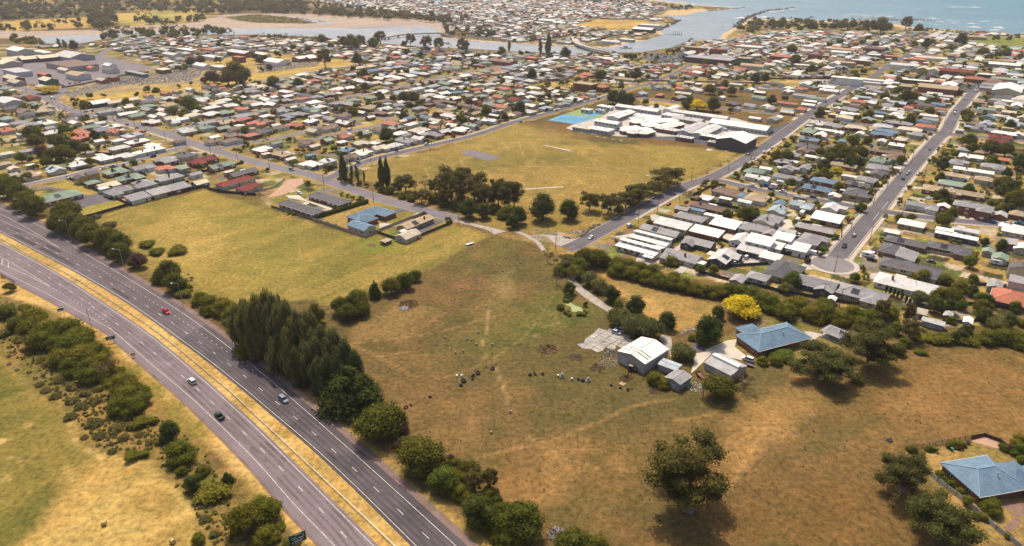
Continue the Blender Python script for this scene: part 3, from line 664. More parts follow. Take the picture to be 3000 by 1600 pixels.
# the older, paler surface above the resurfaced length
k0 = min(range(len(HW_R_right)), key=lambda i: math.dist(HW_R_right[i], cg(9, 2110, 560)))
k1 = min(range(len(HW_R_left)), key=lambda i: math.dist(HW_R_left[i], cg(9, 1830, 690)))
o_, _, _ = carriage('highway_carriageway', HW_R_right[:k0], HW_R_left[:k1], 2.3, 1.0, .112, surf('asphalt_highway_mid', (.120, .094, .097), .9, .16, .05, .14, 1.2))
for l_, d0, d1 in ((HW_R_right, 2.2, 4.6), (HW_L_left, -2.5, -3.4)):
    a, b = offset(l_, d1), offset(l_, d0)
    mb = MB(); strip(mb, *((a, b) if d0 > 0 else (b, a)), .06); setting(mb.build('gravel_shoulder', M_shoulder))
wheel = surf('asphalt_polished', (.115, .102, .112), .85, .2, .08, .14, 1.2)
def painted(name, parent, lines, z, wd=.085):
    mb = MB()
    for l_ in lines: strip(mb, offset(l_, wd), offset(l_, -wd), z)
    return mb.build(name, M_paint, parent)
painted('edge_line', rdR, [HW_R_right, HW_R_left], .122)
painted('edge_line', rdL, [HW_L_right, HW_L_left], .122)
def dashes(name, parent, l_, on, off, z, wd=.11, s=0.0):
    mb = MB(); T = length(l_)
    while s+on < T:
        (x, y), (dx, dy) = at_len(l_, s); nx, ny = -dy*wd, dx*wd
        mb.quad((x+nx, y+ny, z), (x-nx, y-ny, z), (x+dx*on-nx, y+dy*on-ny, z), (x+dx*on+nx, y+dy*on+ny, z)); s += on+off
    return mb.build(name, M_paint, parent)
def cl(n, pts): return [cg(n, *p) for p in pts]
DR = smooth_line([gp(-40, 640)]+cl(5, [(110,945),(313,1045),(520,1150),(732,1260)])+cl(9, [(1063,75),(1179,147),(1295,217),(1415,294),(1540,373),(1668,460),(1797,548),(1934,646),(2073,744),(2218,853),(2367,968),(2525,1091)])+cl(14, [(462,139),(652,303),(852,478),(1066,672),(1293,882),(1540,1113),(1800,1360)])+[gp(1460, 1780)], 3)
DL = smooth_line([gp(-40, 712)]+cl(5, [(70,1180),(275,1290)])+cl(9, [(487,44),(595,114),(706,184),(819,260),(932,340),(1050,423),(1171,510),(1296,604),(1425,702),(1558,810),(1691,918),(1836,1040),(1978,1162),(2132,1303)])+cl(14, [(50,397),(239,582),(432,781),(648,1008),(868,1246)])+[gp(1040, 1610), gp(1220, 1800)], 3)
dashes('lane_dash', rdR, DR, 3, 9, .122, .1, 4); dashes('lane_dash', rdL, DL, 3, 9, .122, .1, 2)
dashes('merge_dash', rdR, smooth_line([gp(*p) for p in ((186,733),(291,787),(319,806),(387,846),(505,922),(582,974),(713,1063),(748,1092))], 3), 1, 3, .122, .11)
dashes('merge_dash', rdL, smooth_line([gp(*p) for p in ((154,846),(205,875),(255,905),(310,944),(325,967))], 3), 1, 2.5, .122, .11)
painted('gore_line', rdR, [smooth_line([gp(*p) for p in q], 3) for q in (((-160,555),(0,627),(90,675),(175,727)), ((-160,566),(0,645),(90,685),(175,727)))], .126)
painted('gore_line', rdL, [smooth_line([gp(*p) for p in q], 3) for q in (((-130,690),(0,752),(82,799),(146,839)), ((-130,712),(0,772),(67,801),(146,840)))], .126)
mb = MB()
for t_ in (.1, .3, .5):
    a = gp(-20+90*t_, 742+48*t_*1.15); b = gp(-22+88*t_+2, 764+38*t_*1.2); dx, dy = a[0]-b[0], a[1]-b[1]
    q = math.hypot(dx, dy); ux, uy = dx/q, dy/q
    mb.quad((b[0]-uy*.14, b[1]+ux*.14, .126), (b[0]+uy*.14, b[1]-ux*.14, .126), (a[0]+uy*.14-ux*.3, a[1]-ux*.14-uy*.3, .126), (a[0]-uy*.14-ux*.3, a[1]+ux*.14-uy*.3, .126))
mb.build('gore_hatching', M_paint, rdL)
# tyre-polished tracks in each lane
for rd_, l_, mt_, z_ in ((rdR, DR, surf('asphalt_polished_new', (.100, .084, .090), .85, .3, .10, .2, 1.2), .117), (rdL, DL, surf('asphalt_polished_old', (.150, .117, .122), .85, .3, .10, .2, 1.2), .115)):
    for c_ in (-2.7, -1.0, 1.0, 2.7):
        mb = MB(); strip(mb, offset(l_, c_+.38), offset(l_, c_-.38), z_); mb.build('wheel_track', mt_, rd_)
# repair patches
pr_ = random.Random(31)
for rd_, l_, col_, z_ in ((rdR, DR, (.060, .050, .054), .1185), (rdL, DL, (.150, .119, .121), .1185)):
    for k_ in range(7):
        s0 = pr_.uniform(30, length(l_)-60); n_ = pr_.uniform(5, 26); c_ = pr_.choice([-1.8, 1.8]); hw_ = pr_.uniform(.5, 1.3); seg = [at_len(l_, s0+n_*i/5)[0] for i in range(6)]
        mb = MB(); strip(mb, offset(seg, c_+hw_), offset(seg, c_-hw_), z_+.0004*k_); mb.build('asphalt_patch', surf('asphalt_patch_new' if rd_ is rdR else 'asphalt_patch_old', col_, .9, .2, .3, .2, 1.5), rd_)
# street centre lines at the crossroads and holding lines
def sline(k, p0, p1, wd=.12):
    a, b = gp(*p0), gp(*p1); mb = MB(); strip(mb, offset([a, b], wd), offset([a, b], -wd), .19)
    setting(mb.build('road_marking', M_paint))
sline(0, cr(8,1150,735), cr(8,1205,660)); sline(0, cr(8,1060,840), cr(8,1118,765)); sline(0, cr(7,575,1122), cr(7,640,1105)); sline(0, cr(4,1800,1345), cr(4,1830,1310)); sline(0, cr(7,2200,310), cr(7,2290,270))
for q in ([cr(8,960,742),cr(8,1120,765)], [cr(8,1150,730),cr(8,1290,752)]):
    o_ = dashes('road_marking', None, [gp(*p) for p in q], .9, .9, .19, .12); setting(o_)
# ------------------------------------------------------------------ foliage archetypes (10 m across, 10 m tall, scaled when planted)
LM = {'bush': leafmat('leaf_bush', (.085, .090, .013), (.200, .190, .026)), 'wattle': leafmat('leaf_wattle', (.066, .072, .012), (.170, .160, .026)),
      'gum': leafmat('leaf_gum', (.080, .073, .025), (.175, .142, .048)), 'gumdark': leafmat('leaf_gum_dark', (.060, .062, .018), (.145, .128, .036)), 'feather': leafmat('leaf_feather', (.105, .120, .042), (.215, .215, .085)), 'poplar': leafmat('leaf_poplar', (.085, .100, .034), (.185, .190, .070)),
      'cypress': leafmat('leaf_cypress', (.036, .050, .012), (.095, .110, .024)), 'yellow': leafmat('leaf_yellow', (.50, .36, .015), (.86, .68, .045), .03),
      'purple': leafmat('leaf_purple', (.075, .045, .032), (.155, .094, .062)), 'willow': leafmat('leaf_willow', (.11, .115, .036), (.215, .20, .078)),
      'dark': leafmat('leaf_dark', (.042, .058, .016), (.110, .126, .030)), 'bright': leafmat('leaf_bright', (.080, .105, .016), (.180, .200, .034)), 'tussock': leafmat('leaf_tussock', (.115, .100, .036), (.205, .172, .062)), 'gold': leafmat('leaf_gold', (.34, .26, .02), (.58, .45, .04), .05)}
ICO = None
def ico(sub=2):
    global ICO
    if ICO is None: ICO = {}
    if sub not in ICO:
        import bmesh
        bm = bmesh.new(); bmesh.ops.create_icosphere(bm, subdivisions=sub, radius=1)
        ICO[sub] = ([v.co[:] for v in bm.verts], [tuple(v.index for v in f.verts) for f in bm.faces]); bm.free()
    return ICO[sub]
def crown(name, lobes, n, leaf, mat, seed, core=.72, up=.25, elong=1.0, droop=0.0, vert=0.0, stray=.2, low=False):
    """leaf-sized faces spread over many lobes, each lobe with a rough inner mass"""
    r = np.random.RandomState(seed); V = []; F3 = []; F4 = []; off = 0
    tot = sum((l[3]*l[4]+l[4]*l[5]+l[3]*l[5]) for l in lobes)
    iv, jf = ico(1 if low else 2); iv = np.array(iv); jf = np.array(jf)
    unit = lambda q: q/np.maximum(np.linalg.norm(q, axis=1, keepdims=True), 1e-6)
    for l in lobes:
        c0, rad = np.array(l[:3]), np.array(l[3:])
        if core:
            p = c0+iv*rad*core*r.uniform(.80, 1.10, (len(iv), 1)); p[:, 2] = np.maximum(p[:, 2], .15)
            V.append(p); F3.append(jf+off); off += len(p)
        m = max(6, int(n*(rad[0]*rad[1]+rad[1]*rad[2]+rad[0]*rad[2])/tot))
        z = r.uniform(-.75, 1, m); fl = (r.rand(m) < up) & (z < 0); z[fl] *= -1
        a = r.uniform(0, 2*np.pi, m); q = np.sqrt(1-z*z); d = np.stack([q*np.cos(a), q*np.sin(a), z], 1)
        k = np.where(r.rand(m) < 1-stray, r.uniform(.78, 1.08, m), r.uniform(1.05, 1.34, m))
        c = c0+d*rad*k[:, None]; c[:, 2] = np.maximum(c[:, 2], .12)
        nrm = unit(d+r.normal(0, .6, (m, 3))+np.array([0, 0, .3]))
        t1 = unit(np.cross(nrm, r.normal(0, 1, (m, 3))))
        if vert: t1 = unit(np.stack([r.normal(.16, .30, m), r.normal(0, .28, m), np.ones(m)], 1)); t2 = unit(np.cross(t1, nrm))
        else:
            if droop: t1 = unit(t1+np.stack([d[:, 0], d[:, 1], np.full(m, -droop)], 1))
            t2 = unit(np.cross(nrm, t1))
        s = (leaf*r.uniform(.5, 1.4, m))[:, None]; s2 = s*elong
        V.append(np.stack([c-t1*s2-t2*s*.25, c+t2*s*.62-t1*s2*.1, c+t1*s2, c-t2*s*.62+t1*s2*.15], 1).reshape(-1, 3))
        F4.append(np.arange(m*4).reshape(m, 4)+off); off += m*4
    f = (np.concatenate(F3).tolist() if F3 else [])+np.concatenate(F4).tolist()
    return mk(name, np.concatenate(V).tolist(), f, [mat])
def lobes_dome(seed, k, rad, zc=4.6, spread=3.0, zr=.7, zs=2.2):
    r = random.Random(seed); o = []
    for i in range(k):
        a = 2*math.pi*i/k+r.uniform(-.4, .4); q = spread*r.uniform(.55, 1.05); s = rad*r.uniform(.75, 1.2)
        o.append((q*math.cos(a), q*math.sin(a), zc+r.uniform(-zs, zs*.45), s, s, s*zr))
    o.append((r.uniform(-.5, .5), r.uniform(-.5, .5), zc+zs*.9, rad*1.15, rad*1.15, rad*zr)); return o
def trunk(name, lobes, mat, seed, r0=.35, fork=.32, bend=.3):
    r = random.Random(seed); mb = MB(); zf = max(.8, min(l[2] for l in lobes)*fork*2)
    top = (r.uniform(-bend, bend), r.uniform(-bend, bend), zf)
    mb.tube((0, 0, -.3), top, r0*1.25, r0*.85, 7)
    for l in lobes[:9]:
        mid = (top[0]+(l[0]-top[0])*.5+r.uniform(-.3, .3), top[1]+(l[1]-top[1])*.5+r.uniform(-.3, .3), top[2]+(l[2]-top[2])*.55)
        mb.tube(top, mid, r0*.55, r0*.34, 5); mb.tube(mid, (l[0], l[1], l[2]+l[5]*.3), r0*.34, r0*.1, 5)
    return mb.mesh(name, mat)
ARCH = {}
def arch(key, lob, n, leaf, mat, bark=None, core=.72, nl=110, r0=.35, up=.25, **kw):
    l = []
    for vi, lb in enumerate(lob):
        l.append((crown('crown', lb, n, leaf, LM[mat], 31*vi+len(key)*7, core, up, **kw), trunk('trunk', lb, bark or M_bark, vi+3, r0)))
    st_ = max(1, len(lob[0])//6)
    lo = crown('crown', [(a_, b_, c_, d_*1.1, e_*1.1, f_*1.1) for a_, b_, c_, d_, e_, f_ in lob[0][::st_][:7]], nl, .50, LM[mat], 5, core if core else .55, up, low=True)
    ARCH[key] = (l, lo)
arch('bush', [lobes_dome(s, 8, 2.5, 4.2, 2.9, .95, 2.6) for s in (1, 2, 3)], 4600, .27, 'bush', core=.82, up=.35)
arch('wattle', [lobes_dome(s, 10, 2.3, 5.2, 3.1, .9, 2.4) for s in (4, 5, 6)], 4600, .27, 'wattle', core=.78, up=.35)
def gumlobes(s):
    r = random.Random(s); o = []
    for i in range(17):
        z = 3.4+5.4*((i+.5)/17); q = 4.2*math.sin(math.pi*min(1, (z-1.4)/9.0))**.7*r.uniform(.62, 1.05); a = i*2.4+r.uniform(-.7, .7); k = r.uniform(.75, 1.55)
        o.append((q*math.cos(a), q*math.sin(a), z+r.uniform(-.4, .4), k*1.1, k*1.1, k*.85))
    o += [(r.uniform(-1, 1), r.uniform(-1, 1), 6.2, 1.9, 1.9, 1.9), (r.uniform(-.6, .6), r.uniform(-.6, .6), 8.4, 1.5, 1.5, 1.1)]
    return o
arch('gum', [gumlobes(s) for s in (7, 8, 9)], 4800, .215, 'gum', M_barkp, core=.60, r0=.30, up=.3)
def biggum(s):
    r = random.Random(s); o = []
    for i in range(30):
        z = 3.0+6.2*((i+.5)/30); q = 4.3*math.sin(math.pi*min(1, (z-.9)/9.6))**.6*(r.uniform(.25, .6) if i % 3 == 0 else r.uniform(.7, 1.12)); a = i*2.4+r.uniform(-.8, .8); k = r.uniform(.7, 1.35)
        o.append((q*math.cos(a), q*math.sin(a), z+r.uniform(-.5, .5), k*1.15, k*1.15, k*.9))
    return o+[(0, 0, 5.6, 2.1, 2.1, 2.2), (.4, -.3, 7.6, 1.8, 1.8, 1.4), (1.2, .6, 4.8, 1.6, 1.6, 1.4), (-1.1, -.8, 5.0, 1.6, 1.6, 1.4)]
arch('gumbig', [biggum(s) for s in (41, 42, 43)], 14000, .14, 'gumdark', M_barkp, core=.68, r0=.26, up=.3, stray=.25)
arch('dark', [lobes_dome(s, 9, 2.3, 5.4, 2.8, .95, 2.6) for s in (10, 11)], 4000, .27, 'dark', core=.8, up=.3)
arch('bright', [lobes_dome(s, 8, 2.4, 5.2, 2.8, .9, 2.4) for s in (12, 13)], 3200, .29, 'bright', core=.76, up=.3)
arch('purple', [lobes_dome(s, 8, 2.4, 4.6, 2.8, .9, 2.4) for s in (14,)], 3200, .29, 'purple', core=.74, up=.3)
arch('willow', [lobes_dome(s, 9, 2.4, 5.0, 2.9, 1.0, 2.2) for s in (15, 16)], 4400, .25, 'willow', core=.78, elong=1.5, droop=.9)
arch('yellow', [lobes_dome(s, 10, 2.3, 5.0, 3.0, .75, 2.0) for s in (17,)], 4200, .30, 'yellow', core=.72, elong=1.3)
arch('gold', [lobes_dome(s, 7, 2.4, 5.6, 3.0, .6, 1.4) for s in (18,)], 1200, .45, 'gold', core=.7)
arch('tussock', [lobes_dome(s, 6, 2.5, 3.4, 3.0, .9, 1.6) for s in (19,)], 700, .55, 'tussock', core=.6, elong=1.6)
def column(s, w=1.0):
    r = random.Random(s); o = []
    for i in range(9):
        z = 1.4+i*.93; k = (3.4*(1-abs(i-3.2)/7.2))*w
        o.append((r.uniform(-.9, .9), r.uniform(-.9, .9), z, k, k, 1.5))
    return o
arch('poplar', [column(s) for s in (20, 21)], 1700, .45, 'poplar', core=.7, elong=1.6, vert=1)
def feathers(s):
    r = random.Random(s); o = []
    for i in range(46):
        z = 1.0+7.6*r.random()**.9; w0 = 4.4*math.sin(math.pi*min(1, (z+1.6)/10.6))**.8; q = w0*math.sqrt(r.random()); a = r.uniform(0, 6.28); k = r.uniform(.7, 1.35)
        o.append((q*math.cos(a)+.03*z*z, q*math.sin(a), z, k, k, k*1.6))
    return o
arch('feather', [feathers(s) for s in (22, 23, 24)], 9000, .18, 'feather', core=.45, elong=2.6, vert=1, stray=.45)
def tiers(s, k=8, w=4.6):
    r = random.Random(s); o = []
    for i in range(k):
        z = 1.0+8.4*i/k; q = w*(1-i/k)**.8; m = 5 if i < k-2 else 2
        for j in range(m):
            a = 6.28*j/m+i*1.1+r.uniform(-.3, .3); o.append((q*.6*math.cos(a), q*.6*math.sin(a), z+r.uniform(-.3, .3), max(.5, q*.52), max(.5, q*.52), .95))
    return o
arch('cypress', [tiers(s, 7, 5.6) for s in (25, 26)], 6500, .24, 'cypress', core=.72, elong=2.0, droop=.35)
arch('conifer', [tiers(s, 8, 4.6) for s in (27,)], 1500, .36, 'dark', core=.5, elong=2.0, droop=.4)
arch('slim', [[(0, 0, 1.2+.95*i, 4.2*math.sin(math.pi*(i+1.6)/11.5), 4.2*math.sin(math.pi*(i+1.6)/11.5), 1.2) for i in range(9)]], 700, .5, 'dark', core=.85, vert=1, elong=1.4)
def sparse(s):
    r = random.Random(s); return [(r.uniform(-3.4, 3.4), r.uniform(-3.4, 3.4), r.uniform(5, 9), 1.2, 1.2, .9) for i in range(9)]
arch('sparse', [sparse(s) for s in (28,)], 650, .26, 'purple', M_barkp, core=0, r0=.26)
arch('bramble', [[(r_.uniform(-3.6, 3.6), r_.uniform(-3.6, 3.6), 3.2+r_.uniform(-1, 2.5), 2.3, 2.3, 3.2) for i in range(9)] for r_ in (random.Random(29), random.Random(30))], 1300, .50, 'bush', core=.8, up=.6)
KIND = {'b': ('bush', .72, 'shrub', 'dense olive green shrub'), 'w': ('wattle', .95, 'tree', 'dense dark olive tree'), 'g': ('gum', 1.05, 'tree', 'open-crowned gum tree'), 'G': ('gumbig', 1.0, 'tree', 'large spreading gum tree'), 'k': ('dark', 1.0, 'tree', 'dark green rounded tree'),
        'n': ('bright', .95, 'tree', 'bright green leafy tree'), 'u': ('purple', .85, 'shrub', 'purple-brown leaved shrub'), 'l': ('willow', .85, 'tree', 'pale green willowy tree'), 'y': ('yellow', .80, 'tree', 'bright yellow domed tree'),
        'o': ('gold', .62, 'tree', 'yellow-green spreading tree'), 'p': ('poplar', 3.2, 'tree', 'tall narrow poplar'), 'f': ('feather', 2.0, 'tree', 'tall feathery wind-swept poplar'), 'm': ('cypress', .85, 'tree', 'broad tiered cypress'),
        'c': ('conifer', 1.5, 'tree', 'small pointed conifer'), 'i': ('slim', 3.6, 'tree', 'slim pencil cypress'), 's': ('sparse', 1.0, 'tree', 'bare thin-leaved tree'), 'r': ('bramble', .38, 'shrub', 'low sprawling bramble'), 't': ('tussock', .5, 'shrub', 'brown dry low shrub')}
def plant(kind, x, y, wd, ht, place, low=False, seed=0, group=None):
    key, ratio, cat, desc = KIND[kind]
    hi, lo = ARCH[key]; r = random.Random(int(x*13+y*7)+seed)
    root = empty({'tree': 'tree', 'shrub': 'shrub'}[cat], (x, y, 0), r.uniform(0, 6.28), (wd/10, wd/10, ht/10))
    if low: ob('crown', lo, root)
    else:
        cm, tm = hi[r.randrange(len(hi))]; ob('crown', cm, root); ob('trunk', tm, root)
    if key == 'feather': root.rotation_euler.z = r.uniform(-.5, .5)
    reg(root, desc, place, cat, group or (cat+'s '+place))
    return root
TREES = []          # kind, x, y, width, height, place
def read_trees(tile, place, text):
    for ln in text.strip().split(';'):
        p = ln.split()
        if not p: continue
        k = p[0]; cx, cy, dm = float(p[1]), float(p[2]), float(p[3]); key, ratio, cat, desc = KIND[k]
        px, py = cr(tile, cx, cy); z = 0; W = H = 5
        for _ in range(4):
            x, y = gp(px, py, z); W = dm*KQ*depth(x, y, z)/FOC; H = float(p[4]) if len(p) > 4 else W*ratio; z = H*(.42 if ratio < .8 else .52)
        TREES.append((k, x, y, W, H, place))
read_trees(9, 'in the scrub left of the highway', 'b 1330 1330 270; b 1130 1010 250; b 560 620 260; b 770 630 250; b 900 920 250; b 1380 1180 210; b 1180 1340 240; b 300 540 240; b 60 380 200; b 330 450 300; b 180 500 210; b 470 570 310; b 650 560 320; b 420 670 290; b 700 710 330; b 810 830 340; b 980 790 280; b 620 840 260; b 720 930 270; b 560 700 220; b 850 650 220; b 1000 900 260; b 900 1030 250; s 1080 940 260; b 1240 1110 320; b 1270 1240 320; b 1420 1270 200; b 1120 1050 200; t 90 830 60; t 170 970 60; t 290 990 68; t 350 1050 60; t 90 910 60; t 460 1170 104; t 400 1110 96; t 550 1230 112; t 30 600 160; t 200 650 144; t 300 780 120; t 420 850 104; t 250 760 96; t 330 680 120; t 480 900 120; t 600 1060 128; t 720 1130 144; t 850 1200 128; t 950 1270 136; t 700 1280 120; t 800 1330 120; t 1000 1150 120')
read_trees(9, 'on the roadside grass', 'w 95 135 110; r 250 340 130')
read_trees(13, 'beside the hay field', 'k 1700 210 230; b 1820 430 330; b 1830 610 130; b 2030 610 160; k 1930 730 180; r 2120 830 340; c 2280 680 150 4.4; w 2450 1080 360; b 1990 1300 150; r 1360 460 190; t 850 270 80; t 990 350 72; t 1130 410 96; t 950 120 160; t 1150 180 160; t 1320 160 144; t 1000 250 128; t 1250 270 120; t 1400 240 96; r 1650 300 150; t 700 60 128; t 1300 50 144; r 1450 120 200; t 1500 320 96; t 2050 1090 120; t 2150 1250 112')
read_trees(14, 'beside the highway sign', 'b 90 1000 330; b 100 1260 260; b 320 1350 170; t 420 1330 90; r 250 1170 110')
read_trees(5, 'in the row beside the highway', 'w 60 500 240; w 190 560 250; w 330 690 250; w 230 640 220; w 640 770 310; w 590 860 230; w 720 860 260; w 830 900 250; w 930 970 270; w 1060 1010 270; w 1180 1060 250; w 1200 1150 220; u 1370 1235 210; w 1680 1335 240; w 20 450 150')
read_trees(5, 'in the golden paddock', 'r 1470 1075 170; r 1570 1150 170; r 1790 1140 210; t 1100 880 150; t 960 800 100')
read_trees(9, 'in the row beside the highway', 'b 1600 50 170; w 1750 80 230; b 1850 130 170; s 1900 70 120; r 1860 190 180; b 2010 250 190; b 2120 310 250; b 2250 340 260; b 2340 420 260; b 2400 500 270; b 2090 400 110; w 2480 470 230')
read_trees(10, 'in the tall windbreak by the highway', 'f -150 500 294 19; f -60 520 320 23; f 50 500 332 27; f 150 530 332 28; f 270 610 320 27; f 390 660 320 25; f 500 700 307 23; f 610 780 307 21; f 730 850 307 20; f 840 910 294 18; f 950 970 268 15; b -130 780 200; f 0 680 256 15; f 200 800 281 16; f 420 900 281 16; u 480 1050 200; f 660 1000 294 15; f 330 760 300 22; f 560 880 290 18; f 780 1000 280 15')
read_trees(10, 'below the windbreak', 'm 930 1110 560 17; w 600 400 160 11; r 650 500 90')
read_trees(10, 'along the centre paddock fence', 'w 850 320 210; w 1000 270 240; w 1070 340 180; w 930 380 200; c 1190 150 150 9.5; w 1360 120 195; w 1500 70 190; w 1600 20 130')
read_trees(14, 'between the highway and paddock', 'w 1230 110 500 12; u 1440 170 190; u 1450 330 150; w 1670 450 480 12; k 1850 530 130; u 1960 470 80; w 1990 560 180; w 2160 590 210; n 1890 700 320 8; w 2080 700 170; g 2200 720 250 8; g 2350 700 190 8; k 2240 1010 360; k 2430 930 150; w 2560 1150 220; b 2500 1300 260; w 1400 70 270; b 1560 340 220; b 1760 610 220; b 1980 660 210; b 2060 830 230; b 2160 890 200; b 2350 840 200; w 2480 1010 220; b 2330 1170 190; b 1330 240 200; b 2440 1240 200')
read_trees(15, 'at the bottom edge', 'w 80 1100 470 11; b 60 1330 190; w 620 1350 400 8; b 860 1330 220')
read_trees(15, 'standing alone in the paddock', 'G 1720 640 930 21')
read_trees(16, 'beside the blue-roofed brick house', 'G 1390 680 560 12; G 1790 1130 700 12; b 1450 390 110; b 1730 650 110; n 1780 700 80; n 1850 750 100; b 1940 830 110; n 2010 910 120; n 2270 930 110; b 2250 980 220; b 1630 390 90; n 1690 395 70; b 1830 355 90; b 1900 345 120; b 1960 350 80; b 2380 380 110; u 2450 380 110; b 2480 430 100; n 2540 400 150; n 2560 500 110; u 2020 325 60; b 2180 1080 110; b 2100 1070 100; b 2420 1270 90; n 1560 440 70; b 2500 340 140; b 2540 290 130')
read_trees(12, 'between the farm house and brown field', 'G 560 930 640 12; G 1040 740 580 16; b 900 1060 140; b 80 880 140; b 200 870 110; n 140 800 290 2.2; b 1380 690 140; b 1320 780 150; o 1490 640 170 4; g 1450 560 260 9; n 1290 550 150; g 1420 400 150 10; g 1150 370 170 10')
HEDGE1 = 'b 30 300 250; b 180 380 240; b 330 330 240; b 450 400 250; b 600 390 260; b 740 440 230; b 860 400 230; b 980 440 240; b 1100 420 220; b 1230 400 200; b 960 500 200; b 560 310 200; b 250 300 180'
read_trees(12, 'in the hedge behind the blue farmhouse', HEDGE1)
read_trees(11, 'in the hedge behind the blue farmhouse', 'b 1080 -30 220; b 1230 0 210; b 1360 40 210; b 1480 70 210; b 1600 90 220; b 1720 110 210; b 1830 150 190; b 1940 180 180; b 2060 180 200; b 2180 170 190; b 2300 180 220; b 2420 200 220; b 2530 260 240; b 1650 40 160')
read_trees(7, 'in the hedge below the white houses', 'g 560 1270 300 7; w 730 1200 210; w 850 1210 210; b 950 1250 160; b 1050 1270 190; b 1160 1290 200; b 1290 1320 190; b 1400 1340 180; n 680 1290 180; s 360 1210 130; b 480 1340 160; b 640 1360 200')
read_trees(11, 'beside the gravel driveway', 'k 580 150 140; k 560 220 90; s 450 40 170; l 780 50 180; l 880 120 170; k 1000 200 180; b 1070 300 110; k 740 300 70; s 620 40 120; b 490 340 90; r 560 400 90; r 690 410 90; r 560 270 90; b 740 380 60')
read_trees(11, 'beside the white farm shed', 'l 1090 440 250; l 1220 510 270; l 1390 540 270; k 1250 320 220; k 1560 470 200; l 1715 780 250 6.5; k 1990 560 310; k 2075 390 150; y 2300 320 370 9.5; w 2090 1130 330 9; s 2340 1070 270 6; b 1450 1060 190; b 1540 1110 150; n 1900 680 120; b 2520 880 130; n 1150 1020 60; n 370 725 45; n 840 910 30; b 1810 650 90')
read_trees(12, 'among the back yards at right', 'w 1740 220 190; w 1880 220 200; k 1690 320 180; k 1830 330 160; n 1950 310 130; l 1530 240 180; k 2060 170 130; w 2170 330 180; k 2190 420 170; l 2320 510 190; k 2440 480 160; b 1840 470 120; b 1790 60 160; b 1560 30 190; n 2070 50 110; b 1960 130 180; n 2150 250 150; k 2220 270 130; n 2500 330 130; b 2560 500 120; l 180 140 140; n 250 60 200; n 880 40 110; n 990 20 90; b 2140 410 120')
read_trees(12, 'along the far edge of the brown field', 'b 2230 650 220; b 2370 630 240; b 2500 640 240; b 2570 700 200; k 1950 620 130; k 1990 575 130; r 1680 660 220; r 1830 660 220; r 2000 670 220; r 2130 660 200; k 1880 640 120; r 1530 790 130')
read_trees(12, 'in the row by the white roof', 'i 1195 150 42 5.5; i 1235 165 42 5.5; i 1275 180 42 5.5; i 1312 200 42 5.5; i 1352 220 42 5.5; i 1397 250 42 5.5; i 1430 280 40 5')
read_trees(7, 'between the sports field and street', 'k 310 700 290; k 570 730 220; g 780 650 246 11.9; g 970 680 240 13.0; g 1180 650 252 11.9; g 1380 570 348 11.9; g 1600 420 384 13.0; w 1080 730 110; g 1500 520 216 9.7; s 1010 760 120; k 1290 680 100; g 1250 570 204 10.8')
read_trees(7, 'among the houses right of the park', 'k 2265 375 95; k 2412 275 60; k 2498 250 50; w 2350 770 170; n 2440 760 140; k 2420 800 110; n 2110 1080 80; n 1250 1190 40; n 1160 1160 40; b 1390 860 80; b 1050 1040 60; b 1350 930 70; n 1980 900 50; b 1600 1250 150; n 1890 1330 110; n 2030 1330 110; b 2290 1110 60; n 2160 770 110; k 2030 340 50')
read_trees(6, 'in the row below the sports field', 'p 795 320 100 19; p 850 320 75 17; k 735 360 60; p 960 350 75 16; p 1012 350 75 17; p 1087 390 45 11; p 1260 370 95 21; p 1315 370 95 21; u 1225 480 90; g 1500 470 244 12.3; g 1420 510 134 9.0; s 1700 470 190 9; g 1800 500 158 11.2; g 1960 480 366 21.3; g 2080 450 244 20.2; g 2200 520 341 19.0; g 2440 560 268 19.0; g 2540 590 280 19.0; g 1660 600 207 9.0; b 1340 540 120; b 1260 530 100; b 1470 590 110; b 1560 620 100; b 1800 620 140; b 1900 660 150; k 2130 720 200; k 2290 740 170; b 2010 700 120; b 2400 720 150; b 2480 780 150; k 900 440 80; k 1040 460 70; k 1110 480 60; s 1600 500 120 8; g 2330 600 244 15.7; g 1880 590 207 13.4; g 2020 580 207 15.7; g 2270 620 207 13.4; b 830 420 70; b 950 450 70')
read_trees(7, 'in the row below the sports field', 'g 20 580 240 17; k 60 790 190; b -20 760 200; s 130 770 90; k 10 850 150')
read_trees(6, 'in the brick units garden', 'n 1935 830 85 5.5; k 520 460 70; n 860 570 55; n 920 585 55; n 970 605 60; n 1040 640 90; n 1060 605 70; n 830 705 65; n 895 690 60; n 780 700 50; n 320 755 60; n 370 770 50; k 115 325 60; k 605 300 65; k 575 320 40; n 1120 780 30; b 1430 920 50; b 1370 795 40; k 1700 770 60; n 720 865 35; n 800 885 35; n 650 845 40')
read_trees(5, 'among the gardens at far left', 'u 420 130 160; w 500 180 150; w 640 150 180; n 210 205 120; k 610 60 150; k 740 90 130; w 350 30 150; k 1242 285 45; n 355 290 80; n 490 395 60; w 900 250 100; k 980 280 65; w 700 180 100; b 1345 262 80; n 1440 240 40; b 850 315 90; n 690 240 80; k 300 220 90; w 530 30 130; w 850 110 120; b 40 410 120; k 150 440 110; k 2010 290 90; b 1890 320 60; o 1900 350 40; b 280 400 130; w 460 250 120; b 590 230 110; b 2140 190 70; b 2060 170 60; n 2430 250 50')
